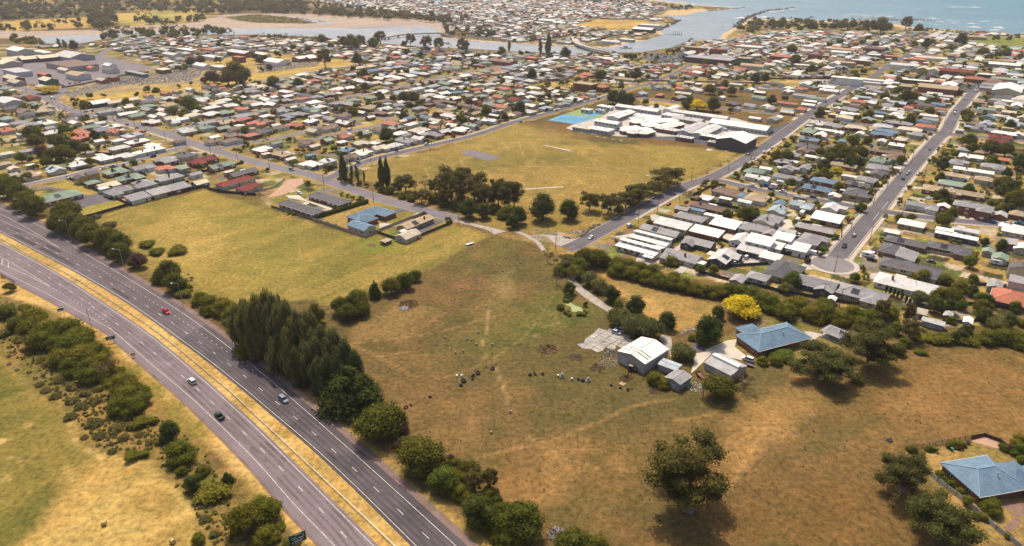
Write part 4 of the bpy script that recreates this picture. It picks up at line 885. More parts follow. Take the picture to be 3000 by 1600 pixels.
read_trees(8, 'among the houses at the right', 'w 90 190 140; w 200 190 130; w 660 160 150; w 780 170 170; w 940 150 150; w 620 200 120; k 560 290 150; o 700 340 140 5; k 820 260 130; k 930 260 120; k 1760 265 140; k 1760 590 150; w 1770 830 180; k 1095 470 60; w 2030 30 150; k 2440 530 230; w 2380 470 180; w 2500 610 200; k 2430 720 120; k 2550 250 180; w 2060 110 120; w 2260 100 180; w 2400 120 170; k 2185 1060 95; k 2360 1090 130; n 2040 1260 140; k 960 1320 85; n 650 1010 110 2.4; w 1340 230 100; i 1050 240 30 4; i 1122 235 30 6; i 1198 235 32 6; i 1265 270 34 8; n 560 560 60; n 620 565 60; n 730 530 60; b 230 450 100; b 320 465 70; w 190 90 80; n 990 370 80; k 500 660 60; b 550 1060 60; n 560 1120 90; n 540 1175 80; n 600 1180 60; n 1850 1040 70; n 1920 1050 70; k 1500 150 80; k 1440 200 50; n 150 960 90; u 400 1240 80; b 790 970 60; k 1100 470 70; w 860 40 130; w 1010 30 100; n 1430 1050 40; w 2560 600 160; b 2330 980 60; n 1150 1030 70; k 2410 360 100; b 2340 350 60; n 840 130 60; w 720 110 120; w 530 150 100')
read_trees(1, 'by the cemetery and works', 'o 485 905 230 9; k 730 995 60; k 775 1000 55; w 900 955 85; u 1040 950 60; k 1475 885 85; u 2140 760 180; u 2050 800 80; w 2360 720 260; g 2450 790 190; w 2290 780 160; n 1900 1035 195; n 1740 1110 110; k 1680 1110 70; u 1930 610 130; u 2010 590 110; n 1790 670 90; n 1860 670 90; k 2190 590 90; p 585 420 65 19; p 645 430 75 17; k 740 450 100; k 2200 430 60 13; k 1385 520 50; o 1350 525 55; k 1920 830 50; k 1800 860 50; k 2110 910 60; k 2245 990 70; n 2360 985 90; o 2480 1030 90; k 1770 1010 45; n 2460 1310 100; o 2440 1355 50; n 640 1310 160; k 745 1290 90; o 650 1355 150; w 330 1340 200; k 950 1350 100; k 1370 940 70; b 1570 905 80; w 2560 560 90')
read_trees(2, 'in the middle of the town', 'c 1015 565 130 16; g 690 580 190; u 325 635 45; k 215 530 90; k 440 510 70; k 520 480 90; k 750 450 80; u 40 600 100; w 70 570 90; k 60 690 60; u 135 670 80; w 160 820 140; w 425 830 110; k 975 680 80; k 1085 735 100; w 1210 760 80; k 1320 750 70; w 1430 720 70; w 1510 710 80; k 1040 920 80; w 1100 870 110; k 1940 720 50; w 2100 890 70; w 1580 970 130; w 1480 970 120; u 1380 980 80; w 1680 1010 70; w 1540 1040 70; w 1000 1060 90; k 800 1090 80; k 870 1100 90; w 2050 1080 80; k 1960 1000 50 8; w 2080 1130 60; w 1950 1200 70; k 2480 960 60; w 2390 1090 60; w 1710 1250 90; k 1310 1350 150; n 1290 1110 60; w 2550 1060 80; k 2200 620 90; k 2020 590 80; k 2050 590 70; k 1650 540 90; k 1520 510 90; g 870 420 120; w 950 410 160; w 1040 400 120; n 1180 430 130; g 1250 380 140; k 1490 430 80; g 1550 400 110; g 1720 430 130; g 1840 440 130; g 1940 460 70; g 2080 460 150; p 2550 450 60 24; n 2470 510 100; k 1080 370 40; w 1010 460 70; w 370 465 90; w 290 500 80; w 660 390 110; k 2390 940 45; w 690 1110 60; n 2290 740 45; n 1940 1050 40')
read_trees(3, 'around the school and river bank', 'p 285 450 75 32; p 365 445 85 32; k 90 525 70; n 160 525 80; k 540 525 115; k 425 525 40; k 380 550 90; k 1030 530 60; w 1150 560 90; w 1220 560 90; w 1740 570 70; n 1950 615 90; w 2270 640 80; k 200 740 120; k 300 740 80; w 890 750 120; k 1250 740 130; w 1365 765 80; k 500 825 70; k 555 820 60; k 1100 860 80; o 215 905 90; n 160 910 80; k 340 930 70; w 300 970 90; k 1020 970 150; k 1110 985 160; k 1190 990 120; w 1340 1015 90; w 1450 1060 80; k 1775 1040 140; y 1870 1050 220 13; k 2030 1040 160; w 2200 1100 80; w 2210 910 110; w 1990 890 120; k 2310 890 60; w 2020 890 80; k 2450 780 110; k 2550 780 100; k 1850 780 60; k 2100 930 70; g 1800 420 80; k 1950 420 40; w 640 1000 70; w 350 1100 50; k 280 1000 80; k 600 395 45; w 1050 745 70; w 1160 755 80; k 80 1080 130; k 1600 990 50; k 2410 860 60')
read_trees(4, 'around the shops and shore', 'k 230 1210 180; g 1030 270 130; w 1150 250 180; u 1220 260 80; g 1400 230 130; w 1520 280 100; k 1950 385 120; k 1600 430 100; n 1660 410 90; k 1480 430 80; k 1300 405 70; k 1010 380 80; w 720 410 80; w 240 490 110; k 430 400 50; n 890 450 70; w 620 440 80; w 950 420 80; w 1080 430 90; k 1200 495 70; n 1370 495 80; k 1970 550 80; w 2160 520 110; k 2230 560 80; o 1840 570 120; o 2080 620 90; o 2145 625 60; n 1950 745 90; n 1575 725 80; w 970 710 80; w 960 815 80; w 280 590 120; w 440 690 110; w 540 740 70; k 40 1000 100; w 170 980 80; k 1390 960 130; w 1450 970 120; w 1510 960 90; k 1330 970 70; w 1090 1030 60; k 2110 1060 80; n 2100 1040 70; w 2040 1140 80; k 2170 1150 90; w 2010 1190 70; k 1200 1100 60; w 1130 1080 80; k 2530 1160 90; w 2240 1050 90; w 2330 540 90; k 1850 470 90; n 1590 440 60; n 2400 530 110; k 2550 560 90; w 210 260 90; w 130 240 100; w 440 260 100; w 560 250 90; w 330 280 80; k 950 230 80; o 850 315 60; w 750 250 100; w 860 240 100; w 40 230 100; w 660 250 90; k 2430 380 60; k 2300 370 80; n 2440 1100 80; k 330 1170 60; n 1240 1040 60; k 2440 1250 110')
def off_road(t):
    # the park trees stand on the field side of the kerb
    k, x, y, W, H, place = t
    if 'sports field' in place:
        for l, wd in (STREETS['park_right'], STREETS['main'], STREETS['park_left']):
            if dist_line(x, y, l) < wd/2+1.6:
                i = min(range(len(l)), key=lambda j: math.dist(l[j], (x, y))); n_ = norms(l)[i]; sg = -1 if l is STREETS['park_left'][0] else 1; g_ = sg*(wd/2+2.2)
                x, y = l[i][0]+n_[0]*g_, l[i][1]+n_[1]*g_
    return (k, x, y, W, H, place)
TREES = [off_road(t) for t in TREES]
TREES = [t for t in TREES if all(dist_line(t[1], t[2], l) > wd/2+min(1.5, t[3]*.3) for l, wd in STREETS.values())]
tr_ = sorted((t for t in TREES if KIND[t[0]][2] == 'tree'), key=lambda t: -t[3]*t[4]/depth(t[1], t[2])**2)
TREE_REST = tr_[285:]
for k, x, y, W, H, place in tr_[:285]+[t for t in TREES if KIND[t[0]][2] == 'shrub']:
    plant(k, x, y, W, H, place, low=(W/depth(x, y)*FOC < 22))
# far woods and shore scrub: one mass each
def mass(name, label, cat, spots, key_pool, seed=1):
    V = []; Fc = []; off = 0; MI = []; mats = []
    r = random.Random(seed); cache = {}
    for key in key_pool:
        me = ARCH[key][1]; v = np.empty(len(me.vertices)*3, np.float32); me.vertices.foreach_get('co', v)
        cache[key] = (v.reshape(-1, 3), [tuple(p.vertices) for p in me.polygons]); mats.append(me.materials[0])
    for (x, y, W, H) in spots:
        ki = r.randrange(len(key_pool)); v, f = cache[key_pool[ki]]; a = r.uniform(0, 6.28); c, s = math.cos(a)*W/10, math.sin(a)*W/10
        q = np.stack([v[:, 0]*c-v[:, 1]*s+x, v[:, 0]*s+v[:, 1]*c+y, v[:, 2]*H/10], 1); V.append(q)
        Fc += [tuple(i+off for i in p) for p in f]; MI += [ki]*len(f); off += len(v)
    if not V: return
    o_ = ob(name, mk(name, np.concatenate(V).tolist(), Fc, mats, MI)); o_['kind'] = 'stuff'; o_['label'] = label; o_['category'] = cat
    return o_
for key_ in sorted({KIND[t[0]][0] for t in TREE_REST}):
    l_ = [(t[1], t[2], t[3], t[4]) for t in TREE_REST if KIND[t[0]][0] == key_]
    mass('town_trees', f'small far {key_} trees among the town roofs', 'trees', l_, [key_], 2)
def scatter(poly, n, w0, w1, hr, seed, power=1):
    r = random.Random(seed); P = poly; xs = [p[0] for p in P]; ys = [p[1] for p in P]; o = []
    k = 0
    while len(o) < n and k < n*30:
        k += 1; px, py = r.uniform(min(xs), max(xs)), r.uniform(min(ys), max(ys))
        if inpoly(px, py, P):
            x, y = gp(px, py); W = r.uniform(w0, w1); o.append((x, y, W, W*r.uniform(.8, 1.2)*hr))
    return o
wood = scatter([(-100,-20),(560,-20),(900,-15),(900,42),(700,40),(640,46),(480,26),(300,24),(120,22),(-100,62)], 800, 12, 22, 1.0, 1)
wood += scatter([(-60,24),(300,22),(480,24),(640,40),(600,44),(480,36),(330,36),(200,52),(60,60),(-60,66)], 230, 11, 19, .95, 31)
wood += scatter([(640,10),(900,5),(1000,20),(1300,50),(1150,45),(900,34),(700,38)], 160, 10, 17, .95, 32)
wood += scatter([(750,20),(900,34),(1150,44),(1320,58),(1330,70),(1150,60),(900,46),(750,40)], 190, 11, 19, 1.0, 2)
wood += scatter([(255,20),(330,30),(345,82),(275,90),(258,60)], 70, 12, 20, 1.1, 3)
wood += scatter([(390,62),(430,50),(520,62),(600,48),(602,62),(500,72),(400,74)], 45, 11, 17, .9, 4)
wood += scatter([(0,75),(90,70),(240,66),(240,88),(100,92),(0,94)], 44, 9, 15, 1.0, 5)
wood += scatter([(1290,60),(1340,40),(1380,60),(1370,90),(1460,96),(1450,112),(1310,112)], 50, 9, 15, 1.0, 6)
wood += scatter([(1560,-5),(1800,0),(1980,20),(2070,28),(2000,32),(1900,20),(1700,8)], 90, 9, 15, .8, 7)
mass('woodland', 'dark wood on the far side of the estuary', 'woodland', wood, ['wattle', 'gum', 'dark'], 3)
shore = scatter([(2160,82),(2200,58),(2300,60),(2420,66),(2520,66),(2610,78),(2540,96),(2420,86),(2300,84),(2210,92),(2190,105)], 150, 9, 16, .85, 8)
shore += scatter([(2630,84),(2720,86),(2810,92),(2990,106),(2990,112),(2800,98),(2700,94)], 60, 6, 10, .6, 9)
shore += scatter([(40,112),(120,118),(140,140),(60,128),(20,118)], 30, 9, 14, .8, 10)
shore += scatter([(300,100),(460,92),(620,84),(690,104),(600,108),(440,112),(300,125)], 70, 10, 17, 1.0, 11)
shore += scatter([(740,102),(840,108),(970,118),(960,128),(840,114),(740,110)], 40, 7, 12, .6, 12)
mass('shore_scrub', 'dark coastal scrub along the far shore', 'scrub', shore, ['wattle', 'gum', 'bush'], 4)
isl = scatter([(660,52),(750,42),(868,53),(960,65),(895,69),(750,66)], 220, 5, 9, .25, 13)
mass('island_scrub', 'low brown scrub on the mud flat island', 'scrub', isl, ['tussock', 'bush'], 5)
# scrub and tussock floor left of the highway
tus = []
for poly, n, a, b_, hr, sd_ in (([(0,930),(60,960),(150,1010),(230,1090),(330,1170),(420,1220),(470,1300),(420,1330),(300,1310),(240,1250),(180,1170),(100,1080),(0,1020)], 520, .6, 1.7, .8, 20), ([(420,1210),(520,1250),(600,1330),(680,1460),(760,1600),(620,1600),(560,1470),(470,1370)], 260, .5, 1.5, .7, 21), ([(0,880),(40,890),(120,960),(60,990),(0,960)], 70, .6, 1.6, .8, 22)):
    tus += scatter(poly, n, a, b_, hr, sd_)
mass('tussock_scrub', 'brown and green tussock scrub left of the highway', 'scrub', tus, ['tussock', 'bush', 'tussock'], 6)
rough = []
for poly, n, sd_ in (([(1310,830),(1370,805),(1440,820),(1420,845),(1350,850)], 50, 23), ([(1400,850),(1480,870),(1560,900),(1520,930),(1420,920)], 60, 24), ([(1640,880),(1700,890),(1735,920),(1650,930),(1630,905)], 40, 25), ([(1180,880),(1300,900),(1310,960),(1060,985),(1080,940)], 60, 26)):
    rough += scatter(poly, n, .3, .8, .4, sd_)
mass('tussock_grass', 'rough tufts of grass dotted over the centre paddock', 'grass', rough, ['tussock'], 7)
# clipped hedges
def hedge(pts, wd, ht, place, mat='bush'):
    r = random.Random(int(pts[0][0])); P = smooth_line(pts, 1.0) if len(pts) > 2 else [at_len(pts, s)[0] for s in np.arange(0, length(pts), 1.0)]
    x0, y0 = P[0]; V = []; Fc = []
    mb = MB(); strip_l, strip_r = offset(P, wd*.42), offset(P, -wd*.42)
    for a in range(len(P)-1):
        q = [strip_r[a], strip_r[a+1], strip_l[a+1], strip_l[a]]
        mb.prism([(p[0]-x0, p[1]-y0, 0) for p in q], [(p[0]-x0, p[1]-y0, ht*.92) for p in q])
    nn = norms(P)
    for (x, y), n_ in zip(P, nn):
        for _ in range(34):
            s = r.uniform(-1, 1); z = r.uniform(.1, 1)*ht
            if r.random() < .5: s = math.copysign(1, s)
            else: z = ht
            cx, cy = x-x0+n_[0]*s*wd/2+r.gauss(0, .3), y-y0+n_[1]*s*wd/2+r.gauss(0, .3); c = Vector((cx, cy, z))
            d = Vector((r.gauss(0, 1), r.gauss(0, 1), r.gauss(0, 1))).normalized()*r.uniform(.15, .34); e = d.orthogonal()*.8
            mb.quad(tuple(c-d), tuple(c+e), tuple(c+d), tuple(c-e))
    o_ = mb.build('hedge', LM[mat], None, (x0, y0, 0)); reg(o_, 'clipped green hedge', place, 'hedge', 'clipped hedges'); return o_
hedge([cg(6, 640, 815), cg(6, 1130, 665)], 2.4, 2.2, 'between the brick units and blue house', 'dark')
hedge([cg(12, 120, 110), cg(12, 340, 20)], 1.8, 2.2, 'beside the grey house', 'bright')
hedge([cg(8, 590, 1020), cg(8, 710, 1035)], 2.0, 2.2, 'in front of the grey hip roof', 'bright')
hedge([cg(8, 520, 1140), cg(8, 610, 1150)], 2.0, 1.8, 'beside the cul-de-sac drive', 'bright')
hedge([cg(8, 1990, 1280), cg(8, 2080, 1210)], 3.0, 3.0, 'behind the large charcoal roof', 'bush')
hedge([cg(7, 1520, 1235), cg(7, 1690, 1285)], 1.6, 1.6, 'before the grey gabled house', 'dark')
hedge([cg(5, 780, 340), cg(5, 935, 315)], 1.5, 1.6, 'before the white hipped house', 'bush')
hedge([cg(12, 1420, 0), cg(12, 1740, 115)], 2.0, 1.8, 'beside the long white roof', 'bright')
hedge([cg(1, 1290, 1195), cg(1, 1430, 1180)], 2.0, 2.4, 'beside the green roof at left', 'dark')
# ------------------------------------------------------------------ houses
MARKS = [(2440,800,'by the turning circle'),(2330,720,'left of the turning circle'),(2620,720,'right of the turning circle'),(2420,600,'left of the crossroads'),(2700,590,'right of the crossroads'),(2480,500,'above the crossroads'),(2780,500,'right of the far cul-de-sac road'),(2930,560,'at the right edge'),(2950,450,'at the upper right edge'),(2350,480,'beside the street right of the school'),(2480,400,'in the block above the crossroads'),(2600,440,'along the far cul-de-sac road'),
 (1950,740,'by the white skillion houses'),(2060,690,'in the new estate corner'),(2000,610,'along the street right of the park'),(2150,590,'behind the brown brick houses'),(2180,680,'in the middle of the new estate'),(2230,760,'along the estate back fence'),(2550,860,'below the turning circle'),(2850,800,'in the right back yards'),(2960,740,'by the right edge hedge'),
 (2340,300,'behind the school at right'),(2550,330,'between the two right streets'),(2700,340,'left of the far right street'),(2620,370,'by the cross street at right'),(2900,350,'beyond the far right street'),(2300,270,'below the railway strip'),(2560,270,'by the warehouse block'),
 (150,510,'on the far left close'),(280,560,'beside the sage-roofed hall'),(400,520,'behind the left paddock fence'),(330,480,'in the middle of the left estate'),(480,530,'along the paddock fence'),(560,470,'by the maroon roofs'),(650,540,'beside the maroon units'),(390,440,'on the left corner street'),(480,410,'below the main street'),(60,450,'at the left edge gardens'),
 (800,440,'along the main street corner'),(880,430,'above the main street'),(1020,440,'by the park corner'),(1100,420,'facing the sports field'),(1230,400,'along the field road'),(920,590,'in the brick unit court'),(1080,640,'in the blue house yard'),(1220,660,'behind the poplar row'),
 (150,340,'in the left street bend'),(40,320,'at the far left edge'),(280,370,'below the street bend'),(380,330,'by the main street bend'),(480,340,'left of the tee street'),(590,330,'right of the bend'),(560,375,'on the tee corner'),(660,370,'along the tee street'),(700,320,'right of the cemetery hall'),(640,270,'below the cemetery'),(490,270,'beside the cemetery lawn'),
 (800,330,'left of the loop road'),(900,370,'on the loop road'),(860,300,'above the tee street'),(1000,330,'behind the loop road'),(1060,390,'inside the loop road'),(1150,340,'right of the loop road'),(1250,370,'below the brown terraces'),(1300,330,'by the brown terraces'),(1400,350,'above the field road'),(1000,230,'beyond the golden strip'),(1150,270,'in the mid town gardens'),(1300,260,'by the white gables'),(1420,260,'left of the brick hall'),(1560,330,'across from the blue courts'),(1650,290,'above the blue courts'),(1730,260,'beside the brick hall'),(1850,250,'by the school trees'),(2000,280,'behind the school'),(2130,290,'right of the yellow tree'),(2200,310,'by the school drive'),(1100,190,'below the river trees'),(1500,220,'in the town below the bridge'),(1900,200,'below the supermarket'),(2150,200,'below the shops'),(2450,180,'among the shops'),(2800,180,'beyond the red roofed hall'),(820,220,'beside the golden strip'),(800,160,'near the cemetery wall'),(1300,180,'above the mid town gardens')]
def near_mark(px, py):
    return min(MARKS, key=lambda m: (m[0]-px)**2+(2.0*(m[1]-py))**2)[2]
def hipv(L_, d, rise, ov, z, ridge=None):
    """hip roof with a fascia: corners, ridge ends"""
    X0, Y0 = L_/2+ov, d/2+ov; r = max(X0-Y0, .15) if ridge is None else ridge
    return X0, Y0, r
def hip_roof(mb, cx, cy, L_, d, z, rise, ov=.55, m=0, along='x', inset=1.0):
    X0, Y0 = L_/2+ov, d/2+ov
    r = max(X0-Y0*inset, .15)
    def T(x, y, zz): return (cx+x, cy+y, zz) if along == 'x' else (cx-y, cy+x, zz)
    b = [T(-X0, -Y0, z-.12), T(X0, -Y0, z-.12), T(X0, Y0, z-.12), T(-X0, Y0, z-.12)]
    e = [T(-X0, -Y0, z+.12), T(X0, -Y0, z+.12), T(X0, Y0, z+.12), T(-X0, Y0, z+.12)]
    R0, R1 = T(-r, 0, z+.12+rise), T(r, 0, z+.12+rise)
    mb.poly(b[::-1], m)
    for i in range(4): mb.quad(b[i], b[(i+1) % 4], e[(i+1) % 4], e[i], m)
    mb.quad(e[0], e[1], R1, R0, m); mb.quad(e[2], e[3], R0, R1, m); mb.poly([e[1], e[2], R1], m); mb.poly([e[3], e[0], R0], m)
    return e, R0, R1
def gable_roof(mb, cx, cy, L_, d, z, rise, ov=.5, m=0, along='x', t=.16):
    X0, Y0 = L_/2+ov*.6, d/2+ov; sl = rise/(d/2); ze = z-ov*sl
    def T(x, y, zz): return (cx+x, cy+y, zz) if along == 'x' else (cx-y, cy+x, zz)
    for s in (-1, 1):
        lo = [T(-X0, s*Y0, ze), T(X0, s*Y0, ze), T(X0, 0, z+rise), T(-X0, 0, z+rise)]
        hi = [(a, b, c+t) for a, b, c in lo]
        if s > 0: lo, hi = lo[::-1], hi[::-1]
        mb.prism(lo, hi, m)
def gable_wall(mb, cx, cy, L_, d, h, rise, m=0, along='x'):
    def T(x, y, zz): return (cx+x, cy+y, zz) if along == 'x' else (cx-y, cy+x, zz)
    p = [(-d/2, 0), (d/2, 0), (d/2, h), (0, h+rise), (-d/2, h)]
    mb.prism([T(-L_/2, y, z) for y, z in p], [T(L_/2, y, z) for y, z in p], m)
def mono_roof(mb, L_, d, z, rise, ov=.6, m=0, hs=1):
    X0, Y0 = L_/2+ov, d/2+ov; a, b = (z, z+rise) if hs > 0 else (z+rise, z)
    lo = [(-X0, -Y0, a), (X0, -Y0, a), (X0, Y0, b), (-X0, Y0, b)]
    mb.prism(lo, [(x, y, q+.2) for x, y, q in lo], m)
WIN = {}
def window_mesh(w_, h_):
    k = (round(w_, 1), round(h_, 1))
    if k not in WIN:
        mb = MB(); mb.box(-w_/2, w_/2, -.05, .0, 0, h_, 0)
        fr_ = mb.mesh('window', [M_frame]); pb = MB()
        for s in (-1, 1): pb.box(s*w_/4-w_/4+.09, s*w_/4+w_/4-.09, -.065, -.04, .09, h_-.09, 0)
        WIN[k] = (fr_, pb.mesh('pane', [M_glass]))
    return WIN[k]
HOUSES = []
def read_houses(tile, text):
    for ln in text.strip().split(';'):
        p = ln.split()
        if not p: continue
        cx, cy, L_, d, code = float(p[0]), float(p[1]), float(p[2]), float(p[3]), p[4]
        px, py = cr(tile, cx, cy); two = '2' in code; z = 6.0 if two else 3.4
        x, y = gp(px, py, z)
        wall = p[5] if len(p) > 5 else None
        HOUSES.append(dict(x=x, y=y, L=L_*.9, d=d*.9, code=code, wall=wall, px=px, py=py, hand=True, h=float(p[6]) if len(p) > 6 else None))
def house(H, detail=2):
    code = H['code']; colr, shape, orient = code[0], code[1], code[2]; fl = code[3:]
    L_, d = H['L'], H['d']; r = random.Random(int(H['x']*3.1+H['y']*7.7)); rz = H.get('rz', RZA if orient == 'a' else RZC)
    hw = H.get('h') or (5.4 if '2' in fl else 2.7)
    wi = WIX[H['wall']] if H['wall'] else r.choice([0, 0, 1, 1, 2, 3, 3, 4, 5]); wm = WALL[wi]; rm = ROOF[colr]
    rise = d/2*math.tan(R(23 if shape != 'g' else 21)) if d < 14 else d/2*math.tan(R(15))
    big = L_*d > 420 or H.get('big'); small = L_*d < 75
    nm = H.get('name') or ('shed' if small else 'commercial_building' if big else 'house')
    root = empty(nm, (H['x'], H['y'], 0), rz)
    wb, rb = MB(), MB()
    # wing faces the camera side
    toc = Vector((-H['x'], -H['y'], 0)); toc.rotate(Matrix.Rotation(-rz, 3, 'Z')); sy = 1 if toc.y > 0 else -1; sx = 1 if toc.x > 0 else -1
    wing = ('L' in fl or (not small and not big and shape in 'hg' and H.get('hand') and r.random() < .45 and 'n' not in fl))
    if shape == 'h': wb.box(-L_/2, L_/2, -d/2, d/2, 0, hw); e, R0, R1 = hip_roof(rb, 0, 0, L_, d, hw, rise)
    elif shape == 'g': gable_wall(wb, 0, 0, L_, d, hw, rise-.05); gable_roof(rb, 0, 0, L_, d, hw, rise)
    elif shape == 's':
        rs = d*math.tan(R(9)); wb.prism([(-L_/2, -d/2, 0), (L_/2, -d/2, 0), (L_/2, d/2, 0), (-L_/2, d/2, 0)], [(-L_/2, -d/2, hw+(0 if sy < 0 else rs)), (L_/2, -d/2, hw+(0 if sy < 0 else rs)), (L_/2, d/2, hw+(rs if sy < 0 else 0)), (-L_/2, d/2, hw+(rs if sy < 0 else 0))])
        mono_roof(rb, L_, d, hw, rs, hs=-sy)
    else: wb.box(-L_/2, L_/2, -d/2, d/2, 0, hw); rb.box(-L_/2-.3, L_/2+.3, -d/2-.3, d/2+.3, hw, hw+.35)
    wall = wb.build('wall', wm, root); roof = rb.build('roof', rm, root)
    wsides = [('y', sy)]; 
    if wing:
        ww = min(d*.8, L_*.42); pr = r.uniform(2.0, 4.2); xo = r.choice([-1, 1])*(L_/2-ww/2-.4); yl = d/2+pr
        w2, r2 = MB(), MB()
        wr = ww/2*math.tan(R(23 if shape != 'g' else 21))
        if wr > rise-.15: wr = rise-.15
        if shape == 'h' or r.random() < .4:
            w2.box(xo-ww/2, xo+ww/2, *sorted((0, sy*yl)), 0, hw-.02)
            hip_roof(r2, xo, sy*yl/2, yl, ww, hw-.01, wr, .5, 0, 'y')
        else:
            gable_wall(w2, xo, sy*yl/2, yl, ww, hw-.02, wr-.05, 0, 'y'); gable_roof(r2, xo, sy*yl/2, yl, ww, hw-.01, wr, .45, 0, 'y')
        w2.build('wing_wall', wm, root); r2.build('wing_roof', rm, root)
        H['wingx'] = (xo-ww/2, xo+ww/2)
        f_, p_ = window_mesh(1.9, 1.3)
        o_ = ob('window', f_, root, (xo, sy*(yl+.03), .95), 0 if sy < 0 else math.pi)
        if detail > 1: ob('pane', p_, o_)
    if detail:
        n = max(1, int(L_/4.2)); occupied = H.get('wingx', (99, 99))
        for st in range(2 if hw > 4.5 and not big else 1):
            for i in range(n):
                xx = -L_/2+(i+.5)*L_/n
                if occupied[0]-1.1 < xx < occupied[1]+1.1: continue
                if i == n//2 and st == 0 and not small:
                    mb = MB(); mb.box(-.46, .46, -.05, 0, 0, 2.05); do = mb.build('door', surf('door_timber', (.12, .07, .045), .6, .2, 1), root, (xx, sy*(d/2+.02), .05), 0 if sy < 0 else math.pi)
                    continue
                f_, p_ = window_mesh(*r.choice([(1.8, 1.2), (1.4, 1.2), (2.4, 1.3)]))
                o_ = ob('window', f_, root, (xx, sy*(d/2+.02), .95+st*2.7), 0 if sy < 0 else math.pi)
                if detail > 1: ob('pane', p_, o_)
        n = max(1, int(d/4.5))
        for i in range(n):
            yy = -d/2+(i+.5)*d/n; f_, p_ = window_mesh(1.5, 1.2)
            if small and r.random() < .6: continue
            o_ = ob('window', f_, root, (sx*(L_/2+.02), yy, .95), math.pi/2 if sx > 0 else -math.pi/2)
            if detail > 1: ob('pane', p_, o_)
        if small or 'D' in fl:      # roller door
            mb = MB(); mb.box(-1.3, 1.3, -.06, 0, 0, 2.2); mb.build('roller_door', surf('roller_door', (.42, .40, .37), .6, .1, 2), root, (0, sy*(d/2+.03), .03), 0 if sy < 0 else math.pi)
    if detail and shape == 'h' and not small and colr != 'W' and r.random() < .8:
        rc = MB(); up = Vector((0, 0, .05))
        for a, b in ((R0, R1), (e[0], R0), (e[3], R0), (e[1], R1), (e[2], R1)): rc.tube(Vector(a)+up, Vector(b)+up, .11, .11, 4)
        rc.build('ridge_cap', surf('ridge_'+ROOFN[colr], tuple(min(.8, c*1.35+.03) for c in ROOFC[colr]), .6, .1), roof)
    if detail and not big:
        if 'k' in fl or (not small and r.random() < .3 and shape in 'hg'):
            cb = MB(); cx_ = r.uniform(-.3, .3)*L_; cb.box(cx_-.45, cx_+.45, -.35+sy*d*.22, .35+sy*d*.22, hw, hw+rise+1.0); cb.build('chimney', WALL[3], roof)
        if not small and r.random() < .5:
            vb = MB(); vx = r.uniform(-.25, .25)*L_; vb.tube((vx, sy*d*.18, hw), (vx, sy*d*.18, hw+rise+.35), .12, .12, 6); vb.tube((vx, sy*d*.18, hw+rise+.36), (vx, sy*d*.18, hw+rise+.6), .28, .2, 8); vb.build('roof_vent', M_steel, roof)
        if not small and (r.random() < .5):
            gb = MB(); gb.tube((-L_/2-.6, sy*(d/2+.62), hw+.05), (L_/2+.6, sy*(d/2+.62), hw+.05), .09, .09, 5); gb.build('gutter', M_frame, roof)
    if ('p' in fl) or (detail and not small and not big and r.random() < .12 and shape in 'hg'):
        an = math.atan2(rise, d/2); pb = MB(); k = 3 if L_ > 12 else 2
        for i in range(k):
            for j in range(2):
                x0 = (i-k/2)*1.1-L_*.12; y0 = (j-1)*1.75; pb.box(x0+.04, x0+1.06, y0+.04, y0+1.71, .02, .09)
        for v_ in range(len(pb.v)):
            X_, Y_, Z_ = pb.v[v_]; yy = sy*(d*.27)+Y_*math.cos(an); pb.v[v_] = (X_, yy, hw+.30+rise*(1-abs(yy)/(d/2+.3))+Z_)
        pb.build('solar_panel_array', M_solar, roof)
    if H.get('hand') and detail and not small and not big and r.random() < .45:
        vb = MB(); vx = -sx*r.uniform(.0, .25)*L_; vl = r.uniform(3, 6)*1.0; side = -sy
        vb.box(vx-vl/2, vx+vl/2, *sorted((side*(d/2+.7), side*(d/2+3.6))), 2.45, 2.57); 
        for q in (-1, 1): vb.box(vx+q*(vl/2-.15)-.06, vx+q*(vl/2-.15)+.06, side*(d/2+3.4)-.06, side*(d/2+3.4)+.06, 0, 2.45)
        vb.build('verandah', ROOF[r.choice('WSC')], root)
    sh = {'h': 'hipped', 'g': 'gabled', 's': 'skillion', 'f': 'flat'}[shape]
    place = H.get('place') or near_mark(H['px'], H['py'])
    size = 'long' if L_ > 2.2*d else ''
    kind = 'shed' if small else 'building' if big else 'house'
    desc = H.get('desc') or ' '.join(w_ for w_ in (('two-storey' if '2' in fl else ''), size, kind, 'with', ROOFN[colr], sh, 'roof') if w_)
    reg(root, desc, place, kind, H.get('group') or (kind+'s '+place))
    return root
